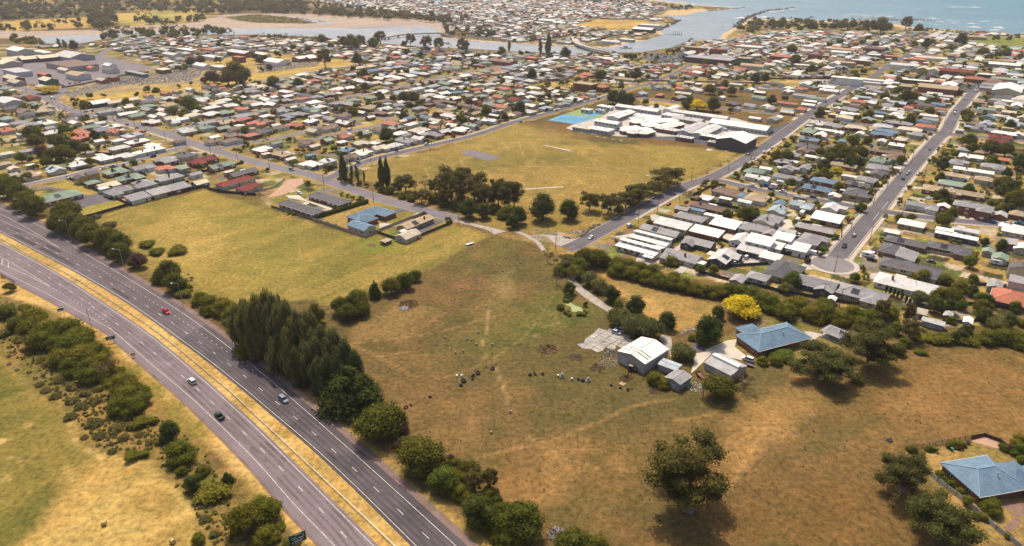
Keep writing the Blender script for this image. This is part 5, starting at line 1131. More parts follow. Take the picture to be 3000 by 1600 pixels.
read_houses(5, '''800 0 12 9 Rhc; 280 132 14 7 Gga; 520 90 8 6 Gga; 65 162 10 7 Cha; 40 265 8 8 Tha; 285 378 15 10 ThcL; 120 375 7 6 Cga; 560 318 15 9 PgcL; 790 265 13 9 WhcL; 800 222 6 5 Wgc; 1040 208 15 10 Whc;
 1010 178 8 5 Wfc; 1270 182 13 9 WhcL; 1200 105 15 9 Wha; 1380 42 18 10 Whan; 1530 78 14 8 WhcL; 1640 112 17 9 Wha; 1440 158 12 8 Wha; 1680 225 17 10 GhcL; 1880 175 14 10 Dhc; 2040 228 22 11 MhaL; 2225 282 20 9 Egan brick; 1430 300 16 10 GgaL white; 1650 305 11 8 RhaL; 1830 302 10 7 Ehc;
 1150 340 15 11 Eha brick; 1295 400 17 11 EhaL brick; 800 382 8 7 Dgc2 yellow 4.2; 925 380 8 7 Dga yellow 4.2; 925 452 8 8 Ehc; 1075 472 14 7 Cga; 1040 512 6 5 Wfa; 1190 532 17 11 GhaL; 1450 462 17 11 GhcpL; 1700 402 18 11 Gha; 1385 602 13 10 Gsa; 1600 548 13 10 Gsa; 1800 500 13 10 Gsa; 1960 365 9 6 Gga; 2010 452 10 8 Cga dark; 2370 440 27 9 Mhan cream; 2500 495 16 9 MhaL cream; 2440 352 22 9 Dgan brick; 2300 345 7 4 Cfa; 600 590 24 15 Ehan brick; 130 310 8 6 Cgc; 300 275 5 4 Wha; 990 35 8 6 Wga; 1190 30 10 7 Wha; 900 150 6 4 Gga; 2120 40 14 9 Nha; 2330 30 16 9 NhaL; 1900 20 9 7 Nha''')
read_houses(6, '''60 115 14 10 WhaL; 200 55 10 6 Ega; 490 42 12 9 NhaL; 580 85 10 6 Cga; 715 25 9 9 Ega brick; 865 45 8 6 Wha; 1050 55 13 9 ChaL; 1190 55 9 7 Whc; 1500 28 20 12 Ghc; 1640 8 12 8 Wgc; 1390 78 13 10 Wha; 1230 105 14 9 CgaL; 1065 150 15 11 WhaL cream; 910 120 13 8 Bhap; 930 190 14 9 NgaL white; 255 168 17 10 Thc brick; 340 215 9 5 Wga; 545 180 7 6 Bfa green; 560 265 16 10 WhcL white; 720 235 11 9 Wha white; 100 165 7 5 Cfa;
 740 612 34 10 Dhcn brick; 455 702 37 9 Dhcn brick; 1060 900 16 9 Bgcn cream 3.6; 1610 850 24 8 Tga tan; 1530 975 13 9 Cga cream; 1470 938 4 3 Wga''')
read_houses(7, '''2450 335 14 9 EhcL; 2480 400 18 8 WgcL; 2170 545 19 11 NhcL tan; 2450 600 15 11 Tha white; 2010 705 27 9 Nhcn brick; 1800 800 19 10 Ghcn; 1720 712 9 6 Ggc; 2025 785 11 4 Wfc; 1620 875 21 9 Wscn cream; 2150 872 16 11 Wsc brick; 1960 950 18 9 Wscn brick; 1500 935 24 9 Ggcn grey; 1890 1050 17 9 GgcL dark; 1720 1190 20 11 GgcL cream; 2120 1195 18 10 SgapL dark; 2310 1020 14 10 Wga white; 2440 900 16 10 GhcL; 2540 830 13 10 GgaL cream; 2500 1040 14 10 Wsc2 white; 2420 1130 15 8 Ssc dark; 1850 725 12 4 Bfc; 1960 605 8 5 Ssc grey; 2310 590 8 6 Bga; 2350 640 9 5 Wgc; 1950 620 6 5 Wfc; 2150 615 8 4 Wfc; 2560 310 9 5 Wgc; 1890 1255 6 4 Wfc''')
read_houses(8, '''420 20 16 8 Bhc; 400 85 17 10 DhcL; 360 128 13 9 Nga; 230 170 14 9 Ghc; 750 40 9 6 Bga; 1150 35 10 6 Wga; 1300 75 12 8 Wgc; 1340 18 12 8 Cha; 1150 140 34 6 Ngcn brick; 1260 200 15 10 NhaL; 430 190 8 5 Wgc; 165 240 13 9 GhcL; 265 245 6 5 Wfc; 1110 225 16 10 EhaL; 770 280 19 8 Tgcn; 1120 300 17 10 GhcL; 200 310 12 9 Gga; 380 300 13 7 Gga; 1100 362 13 9 Dga; 990 420 14 9 GhcL; 820 390 10 5 Sfc grey; 200 400 20 8 Ghcn; 580 440 19 9 Bhcn brick; 500 512 19 9 Bhcn brick; 910 470 16 7 Dgc; 880 552 17 13 Dha tan;
 350 672 15 9 PgcL cream; 120 660 9 6 Bga; 90 722 14 8 PgaL cream; 640 700 13 9 SgaL; 600 812 17 11 Wsc tan; 480 912 22 8 Ghcn brick; 60 820 13 9 Gha; 30 960 9 7 Gga; 200 940 10 7 Sgc; 430 1020 17 11 GhaL tan; 160 1010 10 8 Wsc2 white 5.6; 300 1120 11 9 Wsc white 3.4; 40 1090 12 8 Wsc white 3.2; 30 1200 10 7 Wsc; 130 1320 22 11 DhaL; 1450 862 14 10 Whc tan; 1255 945 8 5 Wgc; 1780 930 9 7 Wfc white; 1990 930 14 7 Sfc; 1900 985 22 6 Wfc dark; 1390 1050 21 9 Dhcn brick; 1830 1110 22 9 DhcL brick; 1240 1120 16 10 DhaL brick; 1440 1300 29 11 Dhcn cream; 1400 1185 15 9 Gsa; 1560 682 19 8 GgcL white; 1770 690 7 7 Wga; 2070 690 22 10 Ghc2 brick; 2340 772 9 7 Sga; 2510 762 10 8 Tha; 2480 920 15 11 WhaL; 2450 1052 10 5 Gsa; 1700 512 17 9 TgcL; 2000 562 21 9 TgcL; 1900 472 23 10 Ehcn; 2190 420 13 9 Thc; 1860 376 17 8 Tgcn; 2070 332 27 7 Wgcn cream; 2270 292 16 10 Ghc; 2050 192 17 9 WgcL tan; 1900 250 15 9 GhaL; 2380 222 8 7 Rgc dark; 2130 146 7 6 Tha; 1970 120 9 8 Gha; 2310 40 17 8 Mhc2 cream; 2400 76 11 5 Rgc; 2220 1136 6 5 Ega; 2340 1200 9 7 Ega; 2560 1100 10 7 Wga; 2550 1310 8 10 Dga2; 330 590 8 5 Gfc; 700 590 6 4 Cfa; 660 575 6 5 Wga; 1310 310 5 4 Wfc; 540 210 9 4 Wgc''')
read_houses(12, '''490 85 20 12 GgcL dark; 950 190 22 13 GhcpL; 1390 95 27 14 Whcn white; 2430 225 18 14 Rhan brick; 2290 105 9 6 Gga tan; 1510 360 8 6 Cgc dark; 1670 470 9 4 Sgc grey; 1820 400 5 3 Sga; 2020 460 6 3 Wga; 1640 15 8 6 Dha; 2530 60 10 8 Gfa2 cream; 650 240 4 3 Wga''')
read_houses(11, '''2280 45 9 6 Gga tan; 2480 20 10 8 Ghc white''')
read_houses(1, '''130 1080 17 12 DhaL; 290 1140 18 12 DhaL; 440 1110 16 11 Tha; 60 1185 14 10 Ehc; 480 1225 18 11 WhcL; 700 1195 17 10 Nhc; 750 1225 14 7 Wgc; 240 1280 18 8 Tgc; 60 1300 16 10 Rhc; 220 1340 9 7 Wfc; 900 1270 18 9 EhaL; 1010 1300 14 12 Gga; 1170 1310 14 9 RgcL; 880 1340 12 6 Rga; 1330 1350 17 10 ShaL; 800 1372 13 9 Rha;
 1100 1110 24 9 GhaL; 1290 1070 10 6 Wga; 1210 1082 7 5 Wgc; 1250 1140 14 8 Wga; 1330 1125 9 6 Wga; 1480 1060 15 9 EhaL; 1640 1100 13 8 Wgc; 1380 1155 15 10 Eha; 1450 1130 9 6 Egc; 1550 1165 14 7 Wgc; 1640 1145 16 7 Wgc; 1720 1185 14 8 Cga; 1800 1195 17 9 Wga; 1525 1218 17 10 ShcL; 1690 1172 9 6 Tfa; 1960 1110 20 9 Wgcn; 1940 1150 15 11 ChaL; 2130 1075 18 10 Whan; 2120 1135 16 10 WhaL; 2280 1120 15 9 EhcL; 2430 1085 15 9 RhcL; 2100 955 13 7 Egc; 1980 972 13 9 EhcL; 2240 940 14 8 WhaL; 2430 920 14 8 GhaL; 2520 890 18 8 Gga; 1680 930 16 7 Rgc; 1780 910 13 7 Tgc; 1490 950 13 7 Rgc; 1910 890 13 6 Wgc; 2160 850 13 7 Rgc; 2070 862 12 7 Ngc; 2270 1222 16 10 TgaL; 2440 1190 17 9 RhaL; 2070 1268 17 11 EhcL; 1880 1302 18 11 ShcL; 2240 1280 13 8 EgaL; 2370 1285 14 8 Nga; 2530 1230 12 7 Rga; 2530 1350 13 9 Rha; 2350 1350 15 9 Nha; 2150 1370 9 6 Wga''')
read_houses(2, '''200 945 12 7 Rgc; 310 962 13 8 Wga; 100 990 18 8 WgcL; 300 1000 13 9 GhaL; 470 985 14 8 Rha brick; 600 967 14 8 GhaL; 720 942 15 9 GgaL white; 820 912 13 7 RgcL; 930 878 14 9 WgaL; 1090 820 24 7 Wgcn; 780 750 9 6 Rgc; 862 766 9 6 Rgc; 945 782 9 6 Rgc; 980 726 14 8 Mhc; 1310 700 22 6 Ngcn; 160 1040 16 9 WgcL; 0 1045 15 9 Wga; 490 1080 18 8 BgcpL; 640 1062 16 9 WhcpL; 810 1032 15 9 GhaL; 970 1000 15 9 EhaL; 1150 972 15 9 EhcL; 1420 922 14 8 PgaL; 1730 912 14 9 WgaL; 1880 932 16 9 WgaL; 2010 922 12 8 BhaL; 1910 832 20 9 EgcL white; 2110 830 8 8 Pga; 2340 842 17 8 ShaL; 2500 882 14 8 RhcL; 2220 892 14 7 Rha; 2130 952 15 8 GhcL white; 2340 908 12 8 WhaL; 100 1160 12 8 WhaL; 330 1147 17 9 GhaL; 450 1137 18 9 GhcL; 600 1162 14 8 Sha; 880 1152 14 9 NhaL; 1065 1122 12 7 Wgc; 1260 1127 15 9 NhcL; 1470 1132 15 5 Wgc; 550 1207 14 9 WhaL brick; 750 1182 17 8 GgcL; 400 1247 17 9 RhcL brick; 190 1250 9 6 Wga; 240 1272 15 9 Nha; 80 1310 16 10 DhaL; 1530 1182 16 7 Bga; 1710 1172 16 7 Bgc; 1560 1242 12 8 Wha; 1810 1202 14 7 Cgc; 1400 1272 14 10 Eha; 1250 1292 12 9 Nha white; 1080 1322 15 8 EhcL; 900 1352 16 8 RhcL; 1440 1332 13 9 WhaL; 1800 1272 11 6 Rgc; 1890 1312 14 8 SgaL; 2050 1292 16 10 WhaL brick; 2170 1252 14 8 Egc; 1780 1342 20 9 GhcL; 2210 1192 11 6 Wgc; 2360 1202 16 8 WgcL white; 2400 1152 12 4 Wgc; 2530 1152 12 8 CgaL; 2450 1012 13 7 EgaL; 2360 1022 10 6 Ega; 1960 1020 18 6 Ngcn; 2100 1050 18 6 Ngcn; 2240 1080 16 6 Ngcn; 1930 1125 18 6 Tgcn; 2210 1130 16 6 Tgan; 40 1240 9 7 Rga; 1650 1330 9 6 Wga; 1500 1350 10 7 Gga; 2260 960 14 8 GhaL; 2060 870 9 6 Wga; 1290 1010 14 8 NhaL; 1420 1050 13 8 GgaL; 1640 1080 14 9 GhaL; 1740 1040 10 8 Nha; 1560 1000 11 7 Nga; 1330 960 12 7 Tgc; 1140 1160 9 6 Wga; 1350 1130 8 5 Cfa; 690 1130 9 5 Wga; 2110 1240 9 5 Gga; 1980 1250 12 7 WgcL; 370 1070 8 5 Wga; 240 1090 10 6 Gga''')
read_houses(3, '''60 942 14 8 WgaL; 160 972 12 8 WgaL; 590 932 14 9 Ega2 white; 700 972 12 7 RgaL; 190 1052 14 7 WgcL; 330 1077 13 8 PhaL; 500 1037 16 8 GhaL; 170 1112 15 8 ShcL; 40 1132 12 9 Nha; 60 1032 12 7 Ehc; 75 857 14 8 Rgc; 1290 932 14 9 PgaL white; 1490 947 11 7 Rha; 1700 882 12 8 RgcL; 1730 932 20 7 Cgcn; 1670 972 16 9 GgaL white; 1810 887 14 8 SgaL; 1610 812 12 7 Ega; 1790 822 13 6 Cgc; 2260 842 17 6 Sgc; 2390 892 12 8 WgaL; 2490 972 16 8 EgcL; 2500 922 13 7 Wgc; 2230 1032 14 9 DhcL; 2400 1052 13 8 GgcL; 2555 1062 12 8 WgaL; 2110 972 10 6 Wga; 1140 788 30 8 Tgcn; 560 747 15 9 GhcL; 410 782 14 8 GhaL; 1100 702 22 10 TgcL; 1430 702 20 9 RhcL; 420 920 12 7 Wga; 370 890 11 7 Cga; 560 1010 14 6 Egc; 800 940 12 7 GgcL; 290 1040 8 5 Wga; 100 1080 9 6 Ega; 1560 880 10 7 Gga; 1880 900 13 7 ChaL; 2100 880 12 7 RgaL; 1450 870 12 8 GgaL; 2330 1080 10 6 Gga; 2450 1180 12 5 Wgc''')
read_houses(4, '''190 882 14 8 WgaL; 190 912 15 8 WgaL; 330 887 13 8 RhaL; 420 867 11 7 EgaL; 590 870 20 10 WgcL; 620 905 22 9 WgcL; 370 957 26 8 Ggcn white; 490 982 20 8 EgcL; 200 1032 22 6 Rgcn; 430 1012 14 6 Wgc; 410 1047 14 7 Wgc; 360 1092 12 9 Rha; 320 1132 14 7 Cgc; 200 1097 13 7 Ggc; 30 1082 13 9 Gha; 50 1190 12 9 Gga; 110 1170 9 6 Wga; 900 1012 20 7 RgcL; 1030 940 14 7 Wgc; 960 972 18 6 Pgc; 1150 922 14 6 Pgc; 1230 862 14 8 WhaL; 820 1092 17 9 GhcL; 1030 1022 14 7 WgcL; 830 1137 18 7 Wgc; 780 1172 17 9 ChcL white; 1000 1192 12 9 EgaL; 1090 1122 20 5 Bgcn; 1110 1162 10 5 Wgc; 660 1252 18 9 GhcL; 880 1272 17 9 ChcL; 590 1302 20 6 Wgcn; 530 1345 14 8 WgaL; 930 1332 10 6 Wga; 1200 1312 18 8 BhcL; 1150 1340 18 8 BhcL; 1500 1342 14 9 GhaL; 1310 1232 25 9 Ghcn brick; 1530 1212 20 6 Bgcn; 1590 1262 17 9 RhcL white; 1640 1192 14 7 GgcL; 1710 1092 12 7 RgaL; 1720 1042 14 7 BgcL; 1600 1052 18 8 DhcL; 1370 1180 12 6 Wgc; 2200 1092 17 8 EgcL; 2190 1237 13 9 PgaL; 2180 1292 22 8 GgcL; 2380 1332 20 8 WhcL; 2400 1362 18 7 Mgc; 2520 1342 10 8 Wga; 1620 1155 16 6 Wgc; 1780 960 18 6 Sgcn; 1740 985 18 6 Sgcn; 1260 955 14 8 GfcL dark; 1680 935 16 6 Wgcn; 1340 1120 10 6 Cga; 2350 1160 14 5 Wgc; 2430 1120 13 7 CgcL; 2150 1060 13 8 NhaL; 2300 1000 15 8 GhcL; 2400 1010 13 7 WgcL; 1000 1300 8 6 Cfc; 720 1330 10 6 Wga; 1190 990 10 6 Wga; 880 1050 10 7 Ngc; 700 1080 8 5 Wga''')
# large buildings: industry, hall, shops, warehouses
BIG = [ # tile x y L d code wall height
 '1 195 490 44 22 Wgcn pale 9','1 420 512 44 11 Wfcn white 6','1 740 548 56 34 Sgcn grey 6','1 120 585 28 22 Cgan cream 5','1 300 578 28 22 Cgan dark 5','1 480 566 28 22 Cgan dark 5','1 720 632 70 38 Nfcn grey 6','1 80 620 30 24 Cgcn cream 5','1 170 700 44 18 Sfcn pale 6','1 880 662 40 10 Rgcn cream 4','1 1100 645 18 11 Wgcn white 5','1 1110 692 24 12 Dgcn white 4','1 650 690 26 9 Cgcn cream 4','1 130 772 34 13 Cgcn brick 4.5','1 440 735 25 7 Rgcn brick 4','1 480 790 24 13 Cgcn green 6','1 780 735 34 16 Tgcn white 6','1 1030 792 18 9 Cgcn brick 4','1 1140 768 11 9 Nfcn brick 5','1 1370 722 46 7 Gfcn green 4','1 1640 688 18 12 Cfcn brick 5','1 160 812 28 11 Cgcn grey 4','1 430 862 20 9 Cgcn brick 4','1 80 1000 30 16 Wgcn pale 5','1 1000 1020 18 12 Wgan dark 4','1 1230 1005 32 9 Cgan cream 3.2','1 920 1040 8 7 Dgan dark','1 2030 645 30 12 Wgcn white 4','1 2200 660 24 12 Sfcn grey 4','1 1730 535 34 14 Wgcn white 5','1 1880 490 40 12 Wfcn grey 4','1 2100 490 34 10 Rfcn grey 4','1 2420 515 46 18 Wgcn brick 6','1 2130 560 40 14 Wfcn white 4','1 2400 565 20 9 Rfcn brick 7',
 '2 210 605 34 22 Wgcn white 5','2 480 570 30 16 Wgan brick 5','2 560 570 18 14 Wgan brick 5','2 2480 605 40 16 Ngcn brick 5','2 60 535 30 10 Wgcn white 4','2 1370 540 14 10 Rgcn brick 4',
 '3 740 830 24 14 Tfcn brick 8','3 910 862 13 12 Rhan brick 5','3 1390 245 44 22 Sfcn pale 9','3 1330 285 42 20 Wgcn dark 6','3 2000 575 66 26 Gfcn dark 7','3 2130 560 40 22 Gfcn dark 7','3 2330 575 24 14 Tfcn green 7','3 2080 490 24 12 Mfcn brick 8','3 1850 470 34 10 Tfcn brick 6','3 1760 530 24 16 Sgan pale 6','3 2400 460 40 22 Sfcn cream 5','3 1730 455 12 10 Nhan tan 4','3 2430 650 30 14 Tgcn cream 7','3 360 200 44 12 Wgcn white 5','3 480 222 30 10 Wgcn white 4','3 280 225 26 10 Sgcn grey 4','3 1000 410 34 10 Wgcn white 4','3 1160 390 26 10 Wfcn grey 4','3 1430 190 18 10 Wgcn white 4','3 820 580 20 12 Nhcn brick 4','3 200 575 18 9 Rhcn brick 4',
 '4 1720 868 38 20 Tgcn brick 6','4 1830 842 26 14 Wgan dark 5','4 2420 880 44 26 Wgan cream 7','4 800 775 34 10 Wfcn white 8','4 1000 790 36 9 Wfcn white 5','4 900 810 50 6 Wfcn white 4','4 1890 705 40 12 Mgcn brick 6','4 2090 785 24 12 Rhcn brick 4','4 1380 645 34 14 Sgcn white 6','4 460 615 26 18 Cgan cream 6','4 400 650 34 8 Wfcn cream 4','4 760 490 34 9 Tgcn cream 5','4 740 518 28 9 Wgcn white 4','4 480 545 18 9 Mhcn brick 6','4 1070 480 30 12 Nhcn brick 6','4 1680 690 22 12 Cgan white 6','4 1570 680 18 12 Cgan tan 6','4 1510 800 32 8 Wfcn dark 4','4 2450 790 40 9 Egcn grey 4','4 140 560 32 12 Rhcn brick 5','4 680 630 18 12 Wgan white 5','4 790 620 20 12 Tfcn tan 6','4 940 600 24 10 Wfcn brick 6','4 1090 545 22 10 Wfcn brick 5','4 1220 555 22 10 Rfcn brick 5','4 1500 590 24 8 Rhcn tan 4','4 1650 575 40 9 Cgcn white 4','4 2060 362 44 8 Tgcn grey 5','4 2400 640 40 14 Wgcn grey 4','4 2300 620 30 10 Gfcn dark 5','4 2200 740 18 8 Wfcn dark 5','4 1390 860 12 8 Gfcn dark 4']
for s in BIG:
    p = s.split(); px, py = cr(int(p[0]), float(p[1]), float(p[2])); hh = float(p[7]) if len(p) > 7 else 3
    x, y = gp(px, py, hh+1)
    HOUSES.append(dict(x=x, y=y, L=float(p[3]), d=float(p[4]), code=p[5], wall=p[6] if len(p) > 6 else None, px=px, py=py, hand=True, h=hh, big=True, always=True))
# ------------------------------------------------------------------ the rest of the town, lot by lot along the street grid
TOWNPX = [(-60,410),(300,400),(480,395),(620,400),(1330,400),(1500,355),(1760,285),(1840,255),(2270,265),(2500,262),(2270,400),(3060,405),(3060,104),(2803,95),(2620,100),(2540,98),(2250,96),(2180,110),(2020,130),(1966,150),(1878,162),(1689,165),(1500,160),(1376,152),(1230,146),(1128,138),(992,124),(750,112),(611,112),(437,112),(300,126),(233,138),(134,138),(0,150),(-60,150)]
TREEPX = [(-60,560),(0,540),(300,440),(480,395),(620,440),(940,520),(1500,355),(1760,285),(1840,255),(2270,265),(2500,262),(2250,420),(2060,540),(2000,600),(2300,700),(2560,800),(2900,860),(3060,860),(3060,104)]+TOWNPX[11:]
FAR = [(1310,66),(1360,100),(1500,124),(1660,132),(1830,112),(1930,96),(1960,70),(1900,45),(1960,28),(1900,8),(1800,-8),(1500,-12),(1000,-10),(930,6),(1050,30),(1200,46),(1300,52)]
NOGO = [[(165,285),(210,262),(560,196),(760,150),(850,160),(1050,180),(1050,196),(750,238),(480,285),(300,312),(250,318)],   # cemetery and strip
 [(-60,145),(300,140),(470,195),(560,225),(430,240),(180,262),(-60,255)], [(1560,370),(1600,315),(1700,298),(1790,296),(1960,306),(2110,324),(2250,345),(2300,372),(2150,440),(1800,420)],
 [(1670,76),(1750,57),(1890,58),(1960,70),(1930,100),(1800,90)], [(2830,122),(2890,108),(3060,108),(3060,140),(2930,140)], [(1900,234),(2260,236),(2500,228),(2500,246),(2250,249),(1900,249)],
 [(960,398),(1110,350),(1130,360),(1030,384)], [(-60,470),(80,420),(130,500),(-60,540)], [(2160,84),(2200,58),(2540,64),(2610,78),(2540,98),(2300,90),(2200,108)], [(1780,150),(2000,150),(2000,190),(1850,195)], [(265,318),(430,272),(440,295),(300,330)],
 [(1700,292),(1880,290),(1990,305),(1800,318)], [(1570,240),(1880,232),(1860,270),(1560,262)], [(2440,205),(2600,205),(2600,245),(2440,245)]]
ROADS = [(l, wd/2) for l, wd in STREETS.values()]
BB = [(min(p[0] for p in l)-20, max(p[0] for p in l)+20, min(p[1] for p in l)-20, max(p[1] for p in l)+20) for l, _ in ROADS]
fr = random.Random(21)
taken = {}
def cell(x, y): return (int(x//20), int(y//20))
def put(x, y, r_): taken.setdefault(cell(x, y), []).append((x, y, r_))
def free(x, y, r_):
    i, j = cell(x, y)
    for a in range(i-3, i+4):
        for b in range(j-3, j+4):
            for q in taken.get((a, b), ()):
                if math.hypot(q[0]-x, q[1]-y) < q[2]+r_: return False
    return True
def clear_of_road(x, y, gap):
    # nearest road point closer than half width + gap: step back to the verge
    for (l, hw_), b in zip(ROADS, BB):
        if b[0] < x < b[1] and b[2] < y < b[3]:
            dd_ = dist_line(x, y, l)
            if dd_ < hw_+gap:
                q = min(l, key=lambda p: math.dist(p, (x, y))); e_ = math.dist(q, (x, y)) or 1
                k = (hw_+gap-dd_)/e_; x, y = x+(x-q[0])*k, y+(y-q[1])*k
    return x, y
for h in HOUSES:
    if not h.get('always'): h['x'], h['y'] = clear_of_road(h['x'], h['y'], min(h['L'], h['d'])*.5+1.2)
for h in HOUSES: put(h['x'], h['y'], min(h['L'], h['d'])*.5+min(8, max(0, h['L']-h['d'])*.3))
def near_road(x, y, gap):
    for (l, hw_), b in zip(ROADS, BB):
        if b[0] < x < b[1] and b[2] < y < b[3] and dist_line(x, y, l) < hw_+gap: return True
    return False
FILLC = 'WWWWWWGGGGGGGSSSSSNNNNTTTTCCCCRREEEPPBDDM'
fillpts = []
def fill(poly, da, dc, jit, sd_, small=.25):
    fr = random.Random(sd_)
    for ia in range(-40, 160):
        for ic in range(-110, 120):
            a, c = ia*da+300+fr.uniform(-jit, jit), ic*dc+fr.uniform(-jit, jit)
            if ic % 4 == 0: continue
            x, y = from_ac(a, c)
            if y < 250 or y > 2600: continue
            px, py = px_of(x, y)
            if not (-60 < px < 3060) or not inpoly(px, py, poly) or any(inpoly(px, py, q) for q in NOGO): continue
            sm = fr.random() < small
            L_, d = (fr.uniform(6, 9), fr.uniform(4.5, 7)) if sm else (fr.uniform(12, 18), fr.uniform(8, 10.5))
            if not free(x, y, d*.5+2.0) or near_road(x, y, d*.5+2): continue
            code = fr.choice(FILLC)+fr.choice('ghh' if not sm else 'gf')+fr.choice('ac')+('L' if fr.random() < .4 and not sm else '')
            put(x, y, d*.5+1.5)
            HOUSES.append(dict(x=x, y=y, L=L_, d=d, code=code, wall=None, px=px, py=py, hand=False, h=None))
fill(TOWNPX, 20, 17, 3.0, 1); fill(TOWNPX, 19, 16, 7, 2, .85); fill(FAR, 24, 20, 6, 3, .15); fill(FAR, 22, 18, 8, 4, .3)
def psize(h): return h['L']*h['d']/depth(h['x'], h['y'])**2
sm_ = [h for h in HOUSES if h['L']*h['d'] < 75 and not h.get('always')]; ho_ = [h for h in HOUSES if h['L']*h['d'] >= 75 and not h.get('always')]
single = [h for h in HOUSES if h.get('always')]+sorted(ho_, key=psize, reverse=True)[:300]+sorted(sm_, key=psize, reverse=True)[:150]
ids = {id(h) for h in single}
rest = [h for h in HOUSES if id(h) not in ids]
for h in single:
    dd = depth(h['x'], h['y']); house(h, 0 if dd > 640 else 1 if dd > 400 else 2)
print('houses', len(HOUSES), 'single', len(single), 'rest', len(rest))
# the far rest: real roofs and walls in one object
mats = [WALL[0], WALL[1], WALL[2], WALL[3], WALL[4]]+[ROOF[k] for k in ROOFC]; rk = {k: 5+i for i, k in enumerate(ROOFC)}
V, Fc, MI = [], [], []
for h in rest:
    mb = MB(); code = h['code']; L_, d = h['L'], h['d']; hw = h.get('h') or 2.7; rise = d/2*.42
    wi = rng.choice([0, 0, 1, 1, 2, 3, 4]); rm_ = rk[code[0]]
    if code[1] == 'h': mb.box(-L_/2, L_/2, -d/2, d/2, 0, hw, wi); hip_roof(mb, 0, 0, L_, d, hw, rise, .5, rm_)
    elif code[1] == 'g': gable_wall(mb, 0, 0, L_, d, hw, rise-.05, wi); gable_roof(mb, 0, 0, L_, d, hw, rise, .5, rm_)
    else: mb.box(-L_/2, L_/2, -d/2, d/2, 0, hw, wi); mb.box(-L_/2-.3, L_/2+.3, -d/2-.3, d/2+.3, hw, hw+.3, rm_)
    if 'L' in code:
        ww = d*.7; xo = L_/2-ww/2-.3; mb.box(xo-ww/2, xo+ww/2, -d/2-3, 0, 0, hw-.05, wi); hip_roof(mb, xo, -(d/2+3)/2, d/2+3, ww, hw-.03, ww/2*.38, .45, rm_, 'y')
    for q in range(3 if code[1] != 'f' else 0):
        xx = -L_/2+(q+.5)*L_/3; mb.box(xx-.7, xx+.7, -d/2-.03, -d/2, 1, 2.1, 2)
    rz = RZA if code[2] == 'a' else RZC; c, s = math.cos(rz), math.sin(rz); n = len(V)
    V += [(x*c-y*s+h['x'], x*s+y*c+h['y'], z) for x, y, z in mb.v]; Fc += [tuple(i+n for i in f) for f in mb.f]; MI += mb.m
o_ = ob('distant_houses', mk('distant_houses', V, Fc, mats, MI)); o_['kind'] = 'stuff'; o_['label'] = 'mass of small far houses spreading to the river and shore'; o_['category'] = 'houses'
# garden trees and shrubs between the houses, far ones as one mass
tr = random.Random(5); gard = []
for _ in range(14000):
    px, py = tr.uniform(-20, 3020), tr.uniform(100, 660)
    if tr.random() > .35+.65*(1-py/660): continue
    if not inpoly(px, py, TREEPX) or any(inpoly(px, py, q) for q in NOGO[:9]): continue
    x, y = gp(px, py); y_ = y; W = tr.choice([2, 2.5, 3, 3, 3.5, 4, 5, 6] if y_ < 620 else [3, 3.5, 4, 5, 6, 7, 9])*tr.uniform(.8, 1.2)
    if not free(x, y, W*.22) or near_road(x, y, W*.4+.5): continue
    put(x, y, W*.22); gard.append((x, y, W, W*tr.uniform(.7, 1.15)))
    if len(gard) > 2300: break
gard.sort(key=lambda g: -g[2]/depth(g[0], g[1]))
for x, y, W, H in gard[:60]:
    px, py = px_of(x, y); k = tr.choice('bbubr'); plant(k, x, y, W, H, near_mark(px, py), low=W/depth(x, y)*FOC < 26)
mass('garden_trees', 'small garden trees and bushes scattered between the far houses', 'garden trees', gard[60:], ['wattle', 'dark', 'bright', 'bush', 'gum', 'purple'], 9)
ft = []
for _ in range(700):
    px, py = tr.uniform(900, 2000), tr.uniform(-5, 130)
    if inpoly(px, py, FAR) and not inpoly(px, py, NOGO[3]): x, y = gp(px, py); ft.append((x, y, tr.uniform(6, 13), tr.uniform(5, 10)))
mass('far_town_trees', 'trees among the houses across the river', 'trees', ft, ['wattle', 'dark', 'gum'], 10)
